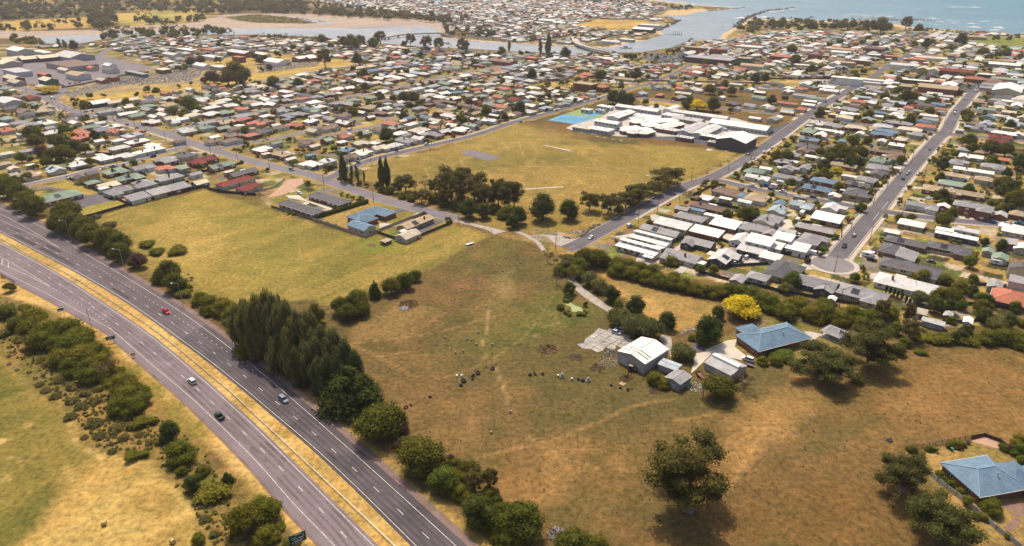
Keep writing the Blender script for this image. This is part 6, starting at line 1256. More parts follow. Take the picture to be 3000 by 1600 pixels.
# ------------------------------------------------------------------ named buildings
def part(root, name, mat, fn, parent=None):
    mb = MB(); fn(mb); return mb.build(name, mat, parent or root)
def win_on(root, x, y, z, rz, w_=1.8, h_=1.2):
    f_, p_ = window_mesh(w_, h_); o_ = ob('window', f_, root, (x, y, z), rz); ob('pane', p_, o_); return o_
def hip_house(name, desc, place, tl, cx, cy, L_, d, col, wall, orient='a', hw=2.9, wings=(), z=3.6, pitch=24, at=None, inset=1.0):
    x, y, rz_ = at or (*cg(tl, cx, cy, z), RZA if orient == 'a' else RZC); root = empty(name, (x, y, 0), rz_); rise = d/2*math.tan(R(pitch))
    part(root, 'wall', WALL[WIX[wall]], lambda m: m.box(-L_/2, L_/2, -d/2, d/2, 0, hw))
    mb = MB(); e, R0, R1 = hip_roof(mb, 0, 0, L_, d, hw, rise, .7, inset=inset); roof = mb.build('roof', ROOF[col], root)
    rc = MB(); up = Vector((0, 0, .05))
    for a, b in ((R0, R1), (e[0], R0), (e[3], R0), (e[1], R1), (e[2], R1)): rc.tube(Vector(a)+up, Vector(b)+up, .12, .12, 4)
    rc.build('ridge_cap', surf('ridge_'+ROOFN[col], tuple(min(.8, c*1.35+.03) for c in ROOFC[col]), .6, .1), roof)
    for s in (-1, 1):
        gb = MB(); gb.box(-L_/2-.8, L_/2+.8, *sorted((s*(d/2+.68), s*(d/2+.86))), hw-.1, hw+.06); gb.build('gutter', M_frame, roof)
    for (wx, wy, wl, wd, al) in wings:
        part(root, 'wing_wall', WALL[WIX[wall]], lambda m: m.box(wx-(wl if al == 'x' else wd)/2, wx+(wl if al == 'x' else wd)/2, wy-(wd if al == 'x' else wl)/2, wy+(wd if al == 'x' else wl)/2, 0, hw-.03))
        mb = MB(); hip_roof(mb, wx, wy, wl, wd, hw-.02, wd/2*math.tan(R(pitch)), .66, 0, al); mb.build('wing_roof', ROOF[col], root)
    n = int(L_/4)
    for i in range(n):
        xx = -L_/2+(i+.5)*L_/n
        for s in (-1, 1):
            if any(abs(xx-w_[0]) < (w_[2] if w_[4] == 'x' else w_[3])/2+1 and w_[1]*s > 0 for w_ in wings): continue
            if i == n//2: part(root, 'door', surf('door_timber', (.12, .07, .045), .6, .2, 1), lambda m: m.box(xx-.5, xx+.5, *sorted((s*(d/2+.05), s*d/2)), .05, 2.1))
            else: win_on(root, xx, s*(d/2+.02), .95, 0 if s < 0 else math.pi, 2.0, 1.3)
    for i in range(max(1, int(d/4.5))):
        yy = -d/2+(i+.5)*d/max(1, int(d/4.5))
        for s in (-1, 1): win_on(root, s*(L_/2+.02), yy, .95, math.pi/2 if s > 0 else -math.pi/2, 1.8, 1.3)
    part(root, 'roof_vent', M_steel, lambda m: (m.tube((L_*.1, -d*.2, hw), (L_*.1, -d*.2, hw+rise), .13, .13, 6), m.tube((L_*.1, -d*.2, hw+rise), (L_*.1, -d*.2, hw+rise+.35), .3, .22, 8)), roof)
    reg(root, desc, place, 'house'); return root
hip_house('house', 'large brick farmhouse with blue hipped roof', 'behind the round bush', 12, 60, 635, 25.6, 12.4, 'B', 'brick', 'a', 2.9, [(-5, 6.5, 9, 8, 'y')], at=(105.0, 237.5, R(23)))
hip_house('house', 'brick house with broad blue hipped roof', 'in the bottom right corner', 16, 2290, 660, 15.4, 13.4, 'B', 'brick', 'c', 2.9, [(9.5, -1.5, 9, 9, 'x'), (12.5, -5.5, 12, 8, 'y')], at=(139.3, 157.0, R(12)), inset=.74)
hip_house('house', 'brick house with L-shaped blue roof', 'behind the cream shed', 6, 1120, 760, 22, 10, 'B', 'brick', 'a', 2.8, [(7, -6.5, 11, 9, 'y'), (-6, -6, 10, 8, 'y')])
def shed(desc, place, tl, cx, cy, L_, d, col, wall, orient, hw, z, pitch=13, strips=(), doors=(), name='shed', at=None):
    x, y, rz_ = at or (*cg(tl, cx, cy, z), RZA if orient == 'a' else RZC); root = empty(name, (x, y, 0), rz_); rise = d/2*math.tan(R(pitch))
    part(root, 'wall', wall, lambda m: gable_wall(m, 0, 0, L_, d, hw, rise-.06))
    roof = part(root, 'roof', ROOF[col], lambda m: gable_roof(m, 0, 0, L_, d, hw, rise, .2, 0, 'x', .12))
    part(root, 'ridge_cap', M_steel, lambda m: m.tube((-L_/2-.15, 0, hw+rise+.13), (L_/2+.15, 0, hw+rise+.13), .14, .14, 5), roof)
    for s in (-1, 1): part(root, 'gutter', M_frame, lambda m: m.box(-L_/2, L_/2, *sorted((s*(d/2+.22), s*(d/2+.36))), hw-.12, hw+.02), roof)
    for k, (sx_, side) in enumerate(strips):
        def f(m, sx_=sx_, side=side):
            a = (sx_, side*.6, hw+rise*(1-.6/(d/2))+.15); b = (sx_, side*(d/2-.5), hw+rise*(.5/(d/2))+.15)
            m.quad(*( (( a[0]-.35, *a[1:]), (a[0]+.35, *a[1:]), (b[0]+.35, *b[1:]), (b[0]-.35, *b[1:])) if side < 0 else ((b[0]-.35, *b[1:]), (b[0]+.35, *b[1:]), (a[0]+.35, *a[1:]), (a[0]-.35, *a[1:])) ))
        part(root, 'skylight', surf('fibreglass_skylight', (.22, .21, .18), .5, .2, 2), f, roof)
    for (ex, ey, dw, dh, ax) in doors:
        part(root, 'roller_door', surf('roller_door', (.42, .40, .37), .6, .1, 2), lambda m: m.box(ex-(dw/2 if ax == 'x' else .04), ex+(dw/2 if ax == 'x' else .04), ey-(.04 if ax == 'x' else dw/2), ey+(.04 if ax == 'x' else dw/2), .02, dh))
    for i in range(int(L_/3)):
        xx = -L_/2+(i+.5)*3
    reg(root, desc, place, 'shed'); return root
IRON = surf('pale_iron_cladding', (.36, .33, .31), .6, .12, .4, .12, 4); IRONG = surf('grey_iron_cladding', (.26, .26, .28), .6, .15, .5, .12, 4)
shed('big farm shed with bright white roof', 'beside the cracked concrete', 11, 1318, 778, 15.3, 12.4, 'W', IRON, 'a', 4.6, 5.3, 13, [(-4.6, -1), (-2.8, -1), (-4.6, 1), (-2.8, 1)], [(-7.67, 3, 3.4, 3.4, 'y')], at=(50.4, 224.5, R(44)))
shed('grey gabled shed with white roof strip', 'beside the pale green tree', 11, 1675, 1020, 7.6, 6.0, 'G', IRONG, 'a', 3.3, 3.9, 14, [], [(-3.83, 0, 2.4, 2.3, 'y')], at=(*cg(11, 1675, 1030, 3.9), R(44)))
shed('pale blue lean-to shed', 'behind the grey gabled shed', 11, 1590, 915, 7.5, 4.6, 'P', IRON, 'c', 2.9, 3.1, 5)
s_ = shed('long grey workshop with raised ridge', 'beside the concrete forecourt', 11, 2150, 920, 11.8, 9.6, 'S', IRON, 'c', 3.0, 3.6, 16, [], [(0, -4.83, 3, 2.4, 'x')], at=(80.2, 217.1, R(-50)))
part(s_, 'ridge_monitor', ROOF['W'], lambda m: m.box(-5.7, 5.7, -1.0, 1.0, 4.1, 4.95))
shed('open timber stock shelter', 'by the round soil bed', 6, 1305, 1040, 5, 3.6, 'T', M_wood, 'a', 1.9, 2.2, 4)
def twin(place, cx, cy, L_):
    x, y = cg(7, cx, cy, 3.2); root = empty('house', (x, y, 0), RZC); W_ = WALL[WIX['white']]
    def wallp(m, y0, y1, h0, h1): m.prism([(-L_/2, y0, 0), (L_/2, y0, 0), (L_/2, y1, 0), (-L_/2, y1, 0)], [(-L_/2, y0, h0), (L_/2, y0, h0), (L_/2, y1, h1), (-L_/2, y1, h1)])
    def roofp(m, y0, y1, h0, h1): lo = [(-L_/2-.6, y0, h0), (L_/2+.6, y0, h0), (L_/2+.6, y1, h1), (-L_/2-.6, y1, h1)]; m.prism(lo, [(a, b, c+.18) for a, b, c in lo])
    part(root, 'wall', W_, lambda m: wallp(m, -4.6, .0, 2.6, 3.0)); part(root, 'roof', ROOF['W'], lambda m: roofp(m, -5.3, -.02, 2.62, 3.1))
    part(root, 'upper_wall', W_, lambda m: wallp(m, .01, 3.4, 4.5, 4.1)); part(root, 'upper_roof', ROOF['W'], lambda m: roofp(m, -.5, 4.0, 4.52, 4.06))
    for i in range(6): win_on(root, -L_/2+(i+.5)*L_/6, -4.62, .6, 0, 1.8, 1.7)
    for i in range(5): win_on(root, -L_/2+(i+.5)*L_/5, -.02, 3.45, 0, 2.4, .7)
    part(root, 'carport', ROOF['W'], lambda m: (m.box(L_/2-5, L_/2+.5, -8.2, -5.35, 2.35, 2.5), m.box(L_/2-4.9, L_/2-4.75, -8.1, -7.95, 0, 2.35), m.box(L_/2+.2, L_/2+.35, -8.1, -7.95, 0, 2.35)))
    reg(root, 'white two-level skillion house with clerestory', place, 'house')
twin('behind its twin, above the corner lawn', 1405, 1020, 21); twin('nearest the corner lawn', 1280, 1110, 22)
# pagoda pavilion
pv = empty('pavilion', (132.0, 242.4, 0), R(-52), (.76, .93, .9))
part(pv, 'floor_slab', M_conc, lambda m: m.box(-5.4, 5.4, -4.4, 4.4, 0, .16))
for i in (-1, 0, 1):
    for j in (-1, 1): part(pv, 'post', M_wood, lambda m: m.box(i*4.4-.12, i*4.4+.12, j*3.2-.12, j*3.2+.12, .16, 2.9))
def pag(m):
    a = [(-5.6, -4.4, 2.75), (5.6, -4.4, 2.75), (5.6, 4.4, 2.75), (-5.6, 4.4, 2.75)]; b = [(-3.4, -2.3, 3.35), (3.4, -2.3, 3.35), (3.4, 2.3, 3.35), (-3.4, 2.3, 3.35)]
    c = [(-2.6, 0, 4.7), (2.6, 0, 4.7)]
    for i in range(4): m.quad(a[i], a[(i+1) % 4], b[(i+1) % 4], b[i])
    m.quad(b[0], b[1], c[1], c[0]); m.quad(b[2], b[3], c[0], c[1]); m.poly([b[1], b[2], c[1]]); m.poly([b[3], b[0], c[0]]); m.poly([(p[0], p[1], p[2]-.05) for p in a[::-1]])
pr_ = part(pv, 'roof', ROOF['G'], pag)
def pagr(m):
    b = [(-3.4, -2.3, 3.38), (3.4, -2.3, 3.38), (3.4, 2.3, 3.38), (-3.4, 2.3, 3.38)]; c = [(-2.6, 0, 4.74), (2.6, 0, 4.74)]
    m.tube(c[0], c[1], .14, .14, 5)
    for p, q in ((b[0], c[0]), (b[3], c[0]), (b[1], c[1]), (b[2], c[1])): m.tube(p, q, .12, .12, 5)
part(pv, 'ridge_cap', M_frame, pagr, pr_)
tag(pv, 'open pavilion with curved grey pagoda roof beside the blue farmhouse', 'pavilion')
# ------------------------------------------------------------------ school
M_fdark_ = surf('dark_vent', (.14, .135, .13), .8, .2, 1)
def block(desc, tl, cx, cy, L_, d, col, wall, orient, hw, shape='g', rz=None, place='in the school grounds', pitch=14, cat='school building'):
    z = hw+.8; x, y = cg(tl, cx, cy, z); root = empty('school_building', (x, y, 0), (RZA if orient == 'a' else RZC) if rz is None else rz)
    rise = d/2*math.tan(R(pitch)); wm = WALL[WIX[wall]]
    if shape in 'gG': part(root, 'wall', wm, lambda m: gable_wall(m, 0, 0, L_, d, hw, rise-.06)); rf = part(root, 'roof', ROOF[col], lambda m: gable_roof(m, 0, 0, L_, d, hw, rise, .5))
    elif shape == 'f': part(root, 'wall', wm, lambda m: m.box(-L_/2, L_/2, -d/2, d/2, 0, hw)); rf = part(root, 'roof', ROOF[col], lambda m: m.box(-L_/2-.4, L_/2+.4, -d/2-.4, d/2+.4, hw, hw+.4))
    elif shape == 'b':
        part(root, 'wall', wm, lambda m: m.box(-L_/2+.1, L_/2-.1, -d/2+.2, d/2-.2, 0, hw))
        def f(m):
            n = 10; p = [(math.cos(math.pi*i/n)*d/2, hw-.3+math.sin(math.pi*i/n)*d*.36) for i in range(n+1)]
            m.prism([(-L_/2, a, b) for a, b in p], [(L_/2, a, b) for a, b in p])
        rf = part(root, 'roof', ROOF[col], f)
    else:                                       # cluster of six-sided pavilions with brick walls and folded roofs
        k = 6; rf = None; R0 = min(L_, d)*.19
        cells = [(0, 0, 1.25, 1.2)]+[(L_*.33*math.cos(2*math.pi*i/7+.3), d*.33*math.sin(2*math.pi*i/7+.3), 1.0+.12*(i % 2), 0) for i in range(7)]
        for n_, (hx, hy, sc_, lift) in enumerate(cells):
            ring = lambda r0, zz: [(hx+r0*sc_*math.cos(2*math.pi*i/k+.35*n_), hy+r0*sc_*math.sin(2*math.pi*i/k+.35*n_), zz) for i in range(k)]
            part(root, 'wall', wm, lambda m: m.prism(ring(R0*1.02, 0), ring(R0*1.02, hw+lift-.02*n_)))
            part(root, 'roof', ROOF[col], lambda m: (m.prism(ring(R0*1.18, hw+lift-.1-.013*n_), ring(R0*1.18, hw+lift+.12-.013*n_)), m.prism(ring(R0*1.17, hw+lift+.12-.013*n_), ring(R0*.22, hw+lift+1.5+.1*n_))))
            for i in range(k):
                a_ = 2*math.pi*(i+.5)/k+.35*n_; win_on(root, hx+R0*sc_*.895*math.cos(a_), hy+R0*sc_*.895*math.sin(a_), 1.0, a_+math.pi/2, 2.4, 1.4)
    vr = random.Random(int(cx*7+cy))
    for i in range(4 if shape in 'gf' else 0):
        vx = (i-1.5)*L_/4.6; vy = vr.choice([-1, 1])*d*.22; vz = hw+(.4 if shape == 'f' else rise*.56+.1)
        part(root, 'roof_vent', M_steel if i % 2 else M_fdark_, lambda m: m.box(vx-vr.uniform(.3, .7), vx+.5, vy-.35, vy+.35, vz-.4, vz+vr.uniform(.35, .7)), rf)
    if shape in 'gfb':
        n = int(L_/3.4)
        for i in range(n):
            win_on(root, -L_/2+(i+.5)*L_/n, -(d/2+.02), 1.0, 0, 2.3, 1.4)
            if hw > 5: win_on(root, -L_/2+(i+.5)*L_/n, -(d/2+.02), 4.0, 0, 2.3, 1.4)
    reg(root, desc, place, cat, 'school buildings'); return root
block('flat white school link roof', 3, 1360, 1160, 24, 10, 'W', 'pale', 'c', 3.1, 'f'); block('flat grey school link roof', 3, 1560, 1290, 20, 8, 'S', 'brick', 'c', 3.0, 'f')
block('long white-roofed school wing', 3, 1270, 1078, 46, 10, 'W', 'pale', 'c', 3.4)
block('white barrel-vaulted school hall', 3, 1608, 1095, 22, 9, 'W', 'white', 'a', 3, 'b')
block('white school wing running uphill', 3, 1100, 1140, 34, 12, 'W', 'pale', 'a', 3.6)
block('two-storey white gabled school block', 3, 970, 1215, 23, 10, 'W', 'pale', 'c', 6)
block('low flat white school block', 3, 900, 1290, 20, 11, 'W', 'pale', 'c', 3.4, 'f')
block('low pinkish flat school block', 3, 715, 1275, 17, 8, 'C', 'pale', 'c', 3.2, 'f')
block('many-sided white school library', 3, 1450, 1215, 56, 40, 'W', 'brick', 'c', 3.2, 'r')
block('small many-sided brick school block', 3, 1260, 1300, 34, 26, 'W', 'brick', 'c', 3.2, 'r')
block('long thin white school corridor roof', 3, 1900, 1140, 54, 10, 'W', 'pale', 'c', 3.6)
block('grey-roofed school classroom block', 3, 1780, 1187, 28, 12, 'S', 'tan', 'c', 3.2)
block('long grey ribbed school wing', 3, 1820, 1275, 40, 11, 'S', 'pale', 'a', 3.4)
block('long white school wing beside it', 3, 1960, 1300, 40, 12, 'W', 'pale', 'a', 3.4)
block('wide white-roofed school workshop', 3, 2300, 1245, 52, 18, 'W', 'pale', 'c', 3.8)
block('big dark-walled school gymnasium with white roof', 7, 2262, 5, 26, 24, 'W', 'dark', 'a', 7.5, 'G', None, 'beside the street corner', 14)
block('white school roof beside the gymnasium', 3, 2060, 1365, 26, 8, 'W', 'dark', 'c', 3.4)
block('flat white school link block', 3, 1620, 1150, 18, 12, 'W', 'pale', 'c', 3.4, 'f')
block('brick change room block', 7, 2030, 45, 8, 6, 'S', 'brick', 'c', 3, 'f', None, 'beside the dark gymnasium')
block('small white portable classroom', 3, 755, 1092, 10, 7, 'W', 'white', 'c', 3.2, 'f', None, 'above the green court')
block('pale blue portable classroom', 3, 890, 1098, 8, 6, 'P', 'white', 'c', 3, 'f', None, 'above the green court')
block('white flat portable classroom', 3, 940, 1062, 15, 8, 'W', 'white', 'c', 3, 'f', None, 'above the green court')
block('small white school roof', 3, 1740, 1372, 14, 6, 'W', 'brick', 'c', 3, 'f')
# court lines and nets
for q in ([(400,1205),(640,1240),(820,1195),(530,1160)], [(730,1158),(820,1130),(890,1146),(825,1172)]):
    P = [cg(3, *p) for p in q]; mb = MB()
    for a, b in zip(P, P[1:]+P[:1]): strip(mb, offset([a, b], .15), offset([a, b], -.15), .085)
    setting(mb.build('court_line', M_paint))
# ------------------------------------------------------------------ cemetery
mb = MB(); hr = random.Random(8); CEM = [[(182,274),(290,244),(420,228),(430,240),(300,262),(210,288)], [(350,228),(590,196),(598,212),(560,238),(400,252),(350,246)], [(752,196),(830,176),(940,180),(930,194),(760,214)]]
for P in CEM:
    W_ = [gp(*p) for p in P]; xs = [p[0] for p in W_]; ys = [p[1] for p in W_]
    A0 = [to_ac(*p) for p in W_]
    for ia in range(int(min(a for a, c in A0)/2.6), int(max(a for a, c in A0)/2.6)):
        for ic in range(int(min(c for a, c in A0)/1.7), int(max(c for a, c in A0)/1.7)):
            if hr.random() < .45: continue
            x, y = from_ac(ia*2.6+hr.uniform(-.3, .3), ic*1.7+hr.uniform(-.3, .3))
            if not inpoly(x, y, W_): continue
            m_ = hr.choice([0, 0, 1, 1, 2, 2]); h_ = hr.uniform(.6, 1.2)
            mb.box(x-.75, x+.75, y-1.0, y+.7, .0, .22, hr.choice([1, 2, 2])); mb.box(x-.42, x+.42, y+.45, y+.62, .2, h_, m_)
o_ = mb.build('headstones', [surf('marble', (.62, .60, .57), .7, .15, 1), surf('granite', (.44, .40, .37), .7, .2, 1), surf('dark_granite', (.26, .225, .20), .6, .2, 1)]); o_['kind'] = 'stuff'; o_['label'] = 'rows of grey headstones and grave slabs in the cemetery'; o_['category'] = 'graves'
# ------------------------------------------------------------------ river: bridge, footbridge, breakwater, jetty, boat
def deck(name, label, pts, wd, z, th, mat, pier=25, rail=True):
    P = smooth_line(pts, 8); root = empty(name, (P[0][0], P[0][1], 0)); x0, y0 = P[0]; Q = [(p[0]-x0, p[1]-y0) for p in P]
    a, b = offset(Q, wd/2), offset(Q, -wd/2); mb = MB()
    for i in range(len(Q)-1):
        q = [b[i], b[i+1], a[i+1], a[i]]; mb.prism([(*p, z-th) for p in q], [(*p, z) for p in q])
    mb.build('deck', mat, root); s = pier/2; T = length(Q)
    if rail:
        for sd_ in (1, -1):
            mb = MB(); e, f = offset(Q, sd_*(wd/2-.1)), offset(Q, sd_*(wd/2-.35))
            for i in range(len(Q)-1):
                q = [e[i], e[i+1], f[i+1], f[i]]; q = q if sd_ < 0 else q[::-1]; mb.prism([(*p, z+.002) for p in q], [(*p, z+1.1) for p in q])
            mb.build('parapet', M_conc, root)
    while s < T:
        (x, y), (dx, dy) = at_len(Q, s); mb = MB()
        for k in (-.38, 0, .38): mb.tube((x-dy*wd*k, y+dx*wd*k, -.5), (x-dy*wd*k, y+dx*wd*k, z-th), .7, .7, 8)
        mb.build('pier', M_conc, root); s += pier
    tag(root, label, 'bridge'); return root
deck('bridge', 'concrete road bridge on piers crossing the river by the town', [cg(3, 620, 400), cg(3, 660, 445, 3), cg(3, 760, 485, 3), cg(3, 880, 515, 3), cg(3, 1010, 540, 3)], 11, 5, 1.2, M_conc, 16)
deck('footbridge', 'long low bridge across the estuary near the mud flats', [cg(2, 1290, 395, 2), cg(2, 1500, 358, 2), cg(2, 1850, 345, 2), cg(2, 1960, 370, 2), cg(2, 2250, 390, 2), cg(2, 2520, 408, 2)], 4, 3.5, .8, M_conc, 32)
br = random.Random(4)
def rocks(name, label, pts, wd, h, n, mat):
    P = smooth_line(pts, 6); mb = MB()
    for _ in range(n):
        p = br.choice(P); x, y = p[0]+br.gauss(0, wd*.4), p[1]+br.gauss(0, wd*.4); s = br.uniform(.7, 2.0); k = 6
        top = [(x+s*.5*br.uniform(.5, 1)*math.cos(2*math.pi*i/k), y+s*.5*br.uniform(.5, 1)*math.sin(2*math.pi*i/k), h*br.uniform(.5, 1)) for i in range(k)]
        bot = [(x+s*br.uniform(.8, 1.1)*math.cos(2*math.pi*i/k), y+s*br.uniform(.8, 1.1)*math.sin(2*math.pi*i/k), 0) for i in range(k)]
        mb.prism(bot, top)
    o_ = mb.build(name, mat); o_['kind'] = 'stuff'; o_['label'] = label; o_['category'] = 'rocks'; return o_
rocks('breakwater', 'curved rock breakwater reaching out into the sea', [gp(*p) for p in ((2155,80),(2170,68),(2195,50),(2250,33),(2290,28),(2318,24))], 9, 3, 420, M_brown)
rocks('training_wall', 'straight rock wall along the river mouth', [gp(*p) for p in ((1931,88),(1960,74),(1989,61))], 8, 3, 160, M_brown)
rocks('spit_wall', 'low rock wall at the tip of the sand spit', [gp(*p) for p in ((2076,32),(2120,28),(2178,23))], 7, 2, 120, M_brown)
rocks('reef', 'brown rock reef exposed along the shore', [gp(*p) for p in ((2540,54),(2580,52),(2620,60),(2690,58),(2720,62))], 40, 1.2, 420, M_brown)
rocks('river_bank_rocks', 'pale rocks edging the river bank', [gp(*p) for p in ((1410,116),(1500,127),(1600,133),(1689,137))], 6, 1.2, 140, M_stone)
x, y = cg(3, 1140, 488); bo = empty('boat', (x, y, .1), -.2)
part(bo, 'hull', M_white, lambda m: m.prism([(-8, -1.8, 0), (6, -1.8, 0), (10, 0, .3), (6, 1.8, 0), (-8, 1.8, 0)], [(-8.4, -2.4, 2), (7, -2.3, 2.1), (12, 0, 2.6), (7, 2.3, 2.1), (-8.4, 2.4, 2)]))
cb_ = part(bo, 'cabin', M_white, lambda m: m.box(-3, 4, -1.6, 1.6, 2.1, 4.4)); part(bo, 'cabin_window', M_glass, lambda m: m.box(-2.6, 4.05, -1.65, 1.65, 3.2, 3.9), cb_); part(bo, 'mast', M_steel, lambda m: m.tube((0, 0, 4.4), (0, 0, 9), .1, .06, 6))
tag(bo, 'white motor boat moored in the river by the bridge', 'boat')
P = [cg(3, 1530, 350), cg(3, 1705, 355)]; x0, y0 = P[0]; dx, dy = P[1][0]-x0, P[1][1]-y0; je = empty('jetty', (x0, y0, 0), math.atan2(dy, dx)); T = math.hypot(dx, dy)
part(je, 'deck', M_wood, lambda m: m.box(0, T, -1.5, 1.5, 1.2, 1.5))
for i in range(5): part(je, 'pile', M_wood, lambda m: m.tube((T*(.55+.11*i), 1.7, -.5), (T*(.55+.11*i), 1.7, 6.5), .35, .3, 6))
tag(je, 'timber jetty with tall piles in the river mouth', 'jetty')
# roads of the far town
for q in ([(1480,98),(1560,104),(1640,112),(1682,118)], [(1330,85),(1450,60),(1600,52),(1750,50)], [(1100,10),(1300,34),(1480,60)]):
    P = smooth_line([gp(*p) for p in q], 15); mb = MB(); strip(mb, offset(P, 4.5), offset(P, -4.5), .08); setting(mb.build('road', M_asph))
# ------------------------------------------------------------------ fences: panels and posts
FPM = {}
def fence(desc, place, pts, ht, mat, panel=2.4, post=True, world=False, gap=0.0, postmat=None):
    P = pts; x0, y0 = P[0]; root = empty('fence', (x0, y0, 0))
    key = (mat.name, ht, panel)
    if key not in FPM:
        mb = MB(); mb.box(.05, panel-.05, -.03, .03, .06+gap, ht); pm = MB(); pm.box(-.07, .07, -.07, .07, 0, ht+.1)
        FPM[key] = (mb.mesh('panel', mat), pm.mesh('post', postmat or mat))
    me, pm = FPM[key]
    for a, b in zip(P, P[1:]):
        T = math.dist(a, b); n = max(1, round(T/panel)); an = math.atan2(b[1]-a[1], b[0]-a[0])
        for i in range(n):
            x, y = a[0]+(b[0]-a[0])*i/n, a[1]+(b[1]-a[1])*i/n
            ob('panel', me, root, (x-x0, y-y0, 0), an, (T/n/panel, 1, 1))
            if post: ob('post', pm, root, (x-x0, y-y0, 0), an)
    mx = sum(px_of(*p)[0] for p in P)/len(P)
    reg(root, desc, place, 'fence', None, mx); return root
def wire(desc, place, pts, step=4, ht=1.2, rails=2, mat=None, rail_r=.02, pr=.07):
    mat = mat or M_wood; x0, y0 = pts[0]; root = empty('fence', (x0, y0, 0)); mb = MB(); mb.tube((0, 0, 0), (0, 0, ht), pr, pr*.9, 6); pm = mb.mesh('post', mat)
    for a, b in zip(pts, pts[1:]):
        T = math.dist(a, b); n = max(1, round(T/step))
        for i in range(n+1): ob('post', pm, root, (a[0]+(b[0]-a[0])*i/n-x0, a[1]+(b[1]-a[1])*i/n-y0, 0), 0)
        for k in range(rails):
            z = ht*(k+1)/(rails+.25); rb = MB(); rb.tube((a[0]-x0, a[1]-y0, z), (b[0]-x0, b[1]-y0, z), rail_r, rail_r, 4); rb.build('rail', mat, root)
    reg(root, desc, place, 'fence', None, sum(px_of(*p)[0] for p in pts)/len(pts)); return root
def cgs(n, *p): return [cg(n, *q) for q in p]
M_fdark = surf('dark_paling', (.075, .062, .055), .9, .25, .6, .2, 5); M_fgrey = surf('grey_paling', (.20, .175, .155), .9, .2, .6, .2, 5); M_ftan = surf('tan_panel', (.36, .29, .22), .85, .12, .5); M_fpale = surf('concrete_panel', (.42, .40, .37), .85, .12, .5)
M_fch = surf('charcoal_steel', (.045, .045, .05), .6, .15, .5)
fence('dark paling fence', 'between the hall car park and estate', cgs(5, (670,420),(1300,690)), 1.8, M_fdark)
fence('dark paling fence', 'along the top of the golden paddock', cgs(5, (835,830),(1300,695),(2060,512)), 1.8, M_fdark)
fence('dark steel fence', 'behind the maroon roofs', cgs(5, (2060,520),(2200,565),(2576,595)), 1.8, M_fch)
fence('dark paling fence', 'along the estate lane', cgs(5, (1500,490),(2100,350),(2450,275)), 1.8, M_fch)
fence('dark paling fence', 'behind the terracotta cottage', cgs(5, (1230,310),(1480,400)), 1.8, M_fdark)
fence('charcoal steel fence', 'below the grey estate roofs', cgs(5, (1100,640),(1290,600),(1460,570),(1900,465)), 1.7, M_fch)
fence('pale panel fence', 'below the brick unit court', cgs(6, (155,715),(560,845)), 1.7, M_fgrey)
fence('cream panel fence', 'around the blue house yard', cgs(6, (570,845),(1105,1022),(1235,962)), 1.9, M_ftan)
fence('cream panel fence', 'between blue and khaki houses', cgs(6, (1240,955),(1560,830),(1690,785)), 1.7, M_ftan)
fence('dark timber fence', 'around the cream farm shed', cgs(6, (1225,975),(1500,1070),(1980,872)), 1.6, M_fdark)
fence('white retaining fence', 'behind the maroon units', cgs(6, (30,560),(180,520),(295,430)), 1.2, M_fpale)
wire('timber rail fence', 'beside the gravel lane', cgs(6, (1995,872),(2180,920),(2370,975)), 2.4, 1.3, 3, M_wood, .05, .09)
wire('wire fence with timber posts', 'between golden and centre paddocks', cgs(6, (2430,1010),(2180,1130),(1900,1240),(1650,1350)), 4)
wire('wire fence with timber posts', 'along the gravel track', cgs(7, (0,980),(170,1090),(270,1160)), 3.5)
wire('wire fence with timber posts', 'across the centre paddock', cgs(10, (2520,700),(2380,820),(2320,900)) + cgs(10, (2310,960),(2150,1050),(1900,1170),(1700,1260),(1530,1340)), 5)
wire('wire fence with timber posts', 'down the brown right field', cgs(12, (600,1290),(330,1600)) + cgs(16, (160,310),(0,420)) + cgs(15, (2340,660),(2200,800)), 9)
wire('dark timber rail fence', 'behind the corner blue house', cgs(16, (1490,385),(1750,340),(2040,290)), 2.4, 1.4, 3, M_fdark, .06, .09)
fence('dark timber fence', 'around the pebble garden bed', cgs(16, (2045,292),(2170,268),(2330,325),(2400,380),(2540,470)), 1.3, M_fdark, 1.8)
fence('long pale concrete panel fence', 'beside the corner blue house', cgs(16, (1600,640),(1700,730),(1890,870),(2090,1030),(2290,1210),(2540,1400)), 1.6, M_fpale, 3.2, True, False, 0.0, M_fdark)
fence('charcoal steel fence', 'below the hedge-side houses', cgs(11, (1880,0),(2180,80),(2576,160)) + cgs(12, (100,190),(500,260),(900,330),(1150,350)), 1.7, M_fch)
fence('charcoal steel fence', 'beside the white skillion houses', cgs(7, (1400,1230),(1640,1060),(1730,1020)), 1.7, M_fch)
fence('charcoal steel fence', 'in front of the solar roof', cgs(7, (1780,1290),(1830,1330),(2250,1310),(2576,1290)), 1.6, M_fch)
fence('cream panel fence', 'below the grey hipped house', cgs(7, (1490,800),(1960,890),(2080,800)), 1.7, M_ftan)
fence('dark green steel fence', 'below the brown brick house', cgs(7, (1795,640),(2290,735)), 1.7, M_fch)
fence('dark paling fence', 'on the street corner lot', cgs(7, (1820,600),(2040,490),(2150,500)), 1.6, M_fdark)
fence('dark paling fence', 'between new estate lots', cgs(7, (2300,1140),(2180,1080),(2080,1040)), 1.6, M_fch)
fence('tan block wall', 'left of the blue twin houses', cgs(8, (245,552),(480,380)), 1.6, M_ftan)
fence('tan block wall', 'below the blue twin houses', cgs(8, (340,575),(620,620),(920,668),(960,630)), 1.4, M_ftan)
fence('tan block wall', 'along the charcoal corner house', cgs(8, (1010,480),(1150,510)), 1.5, M_fgrey)
fence('white low fence', 'at the crossroads corner', cgs(8, (720,710),(900,740),(925,760),(860,830)), .9, M_white)
fence('charcoal steel fence', 'beside the grey brick house', cgs(8, (340,870),(740,910),(735,1020)), 1.7, M_fch)
fence('dark paling fence', 'in front of the white two-storey house', cgs(8, (120,1180),(410,1225)), 1.6, M_fch)
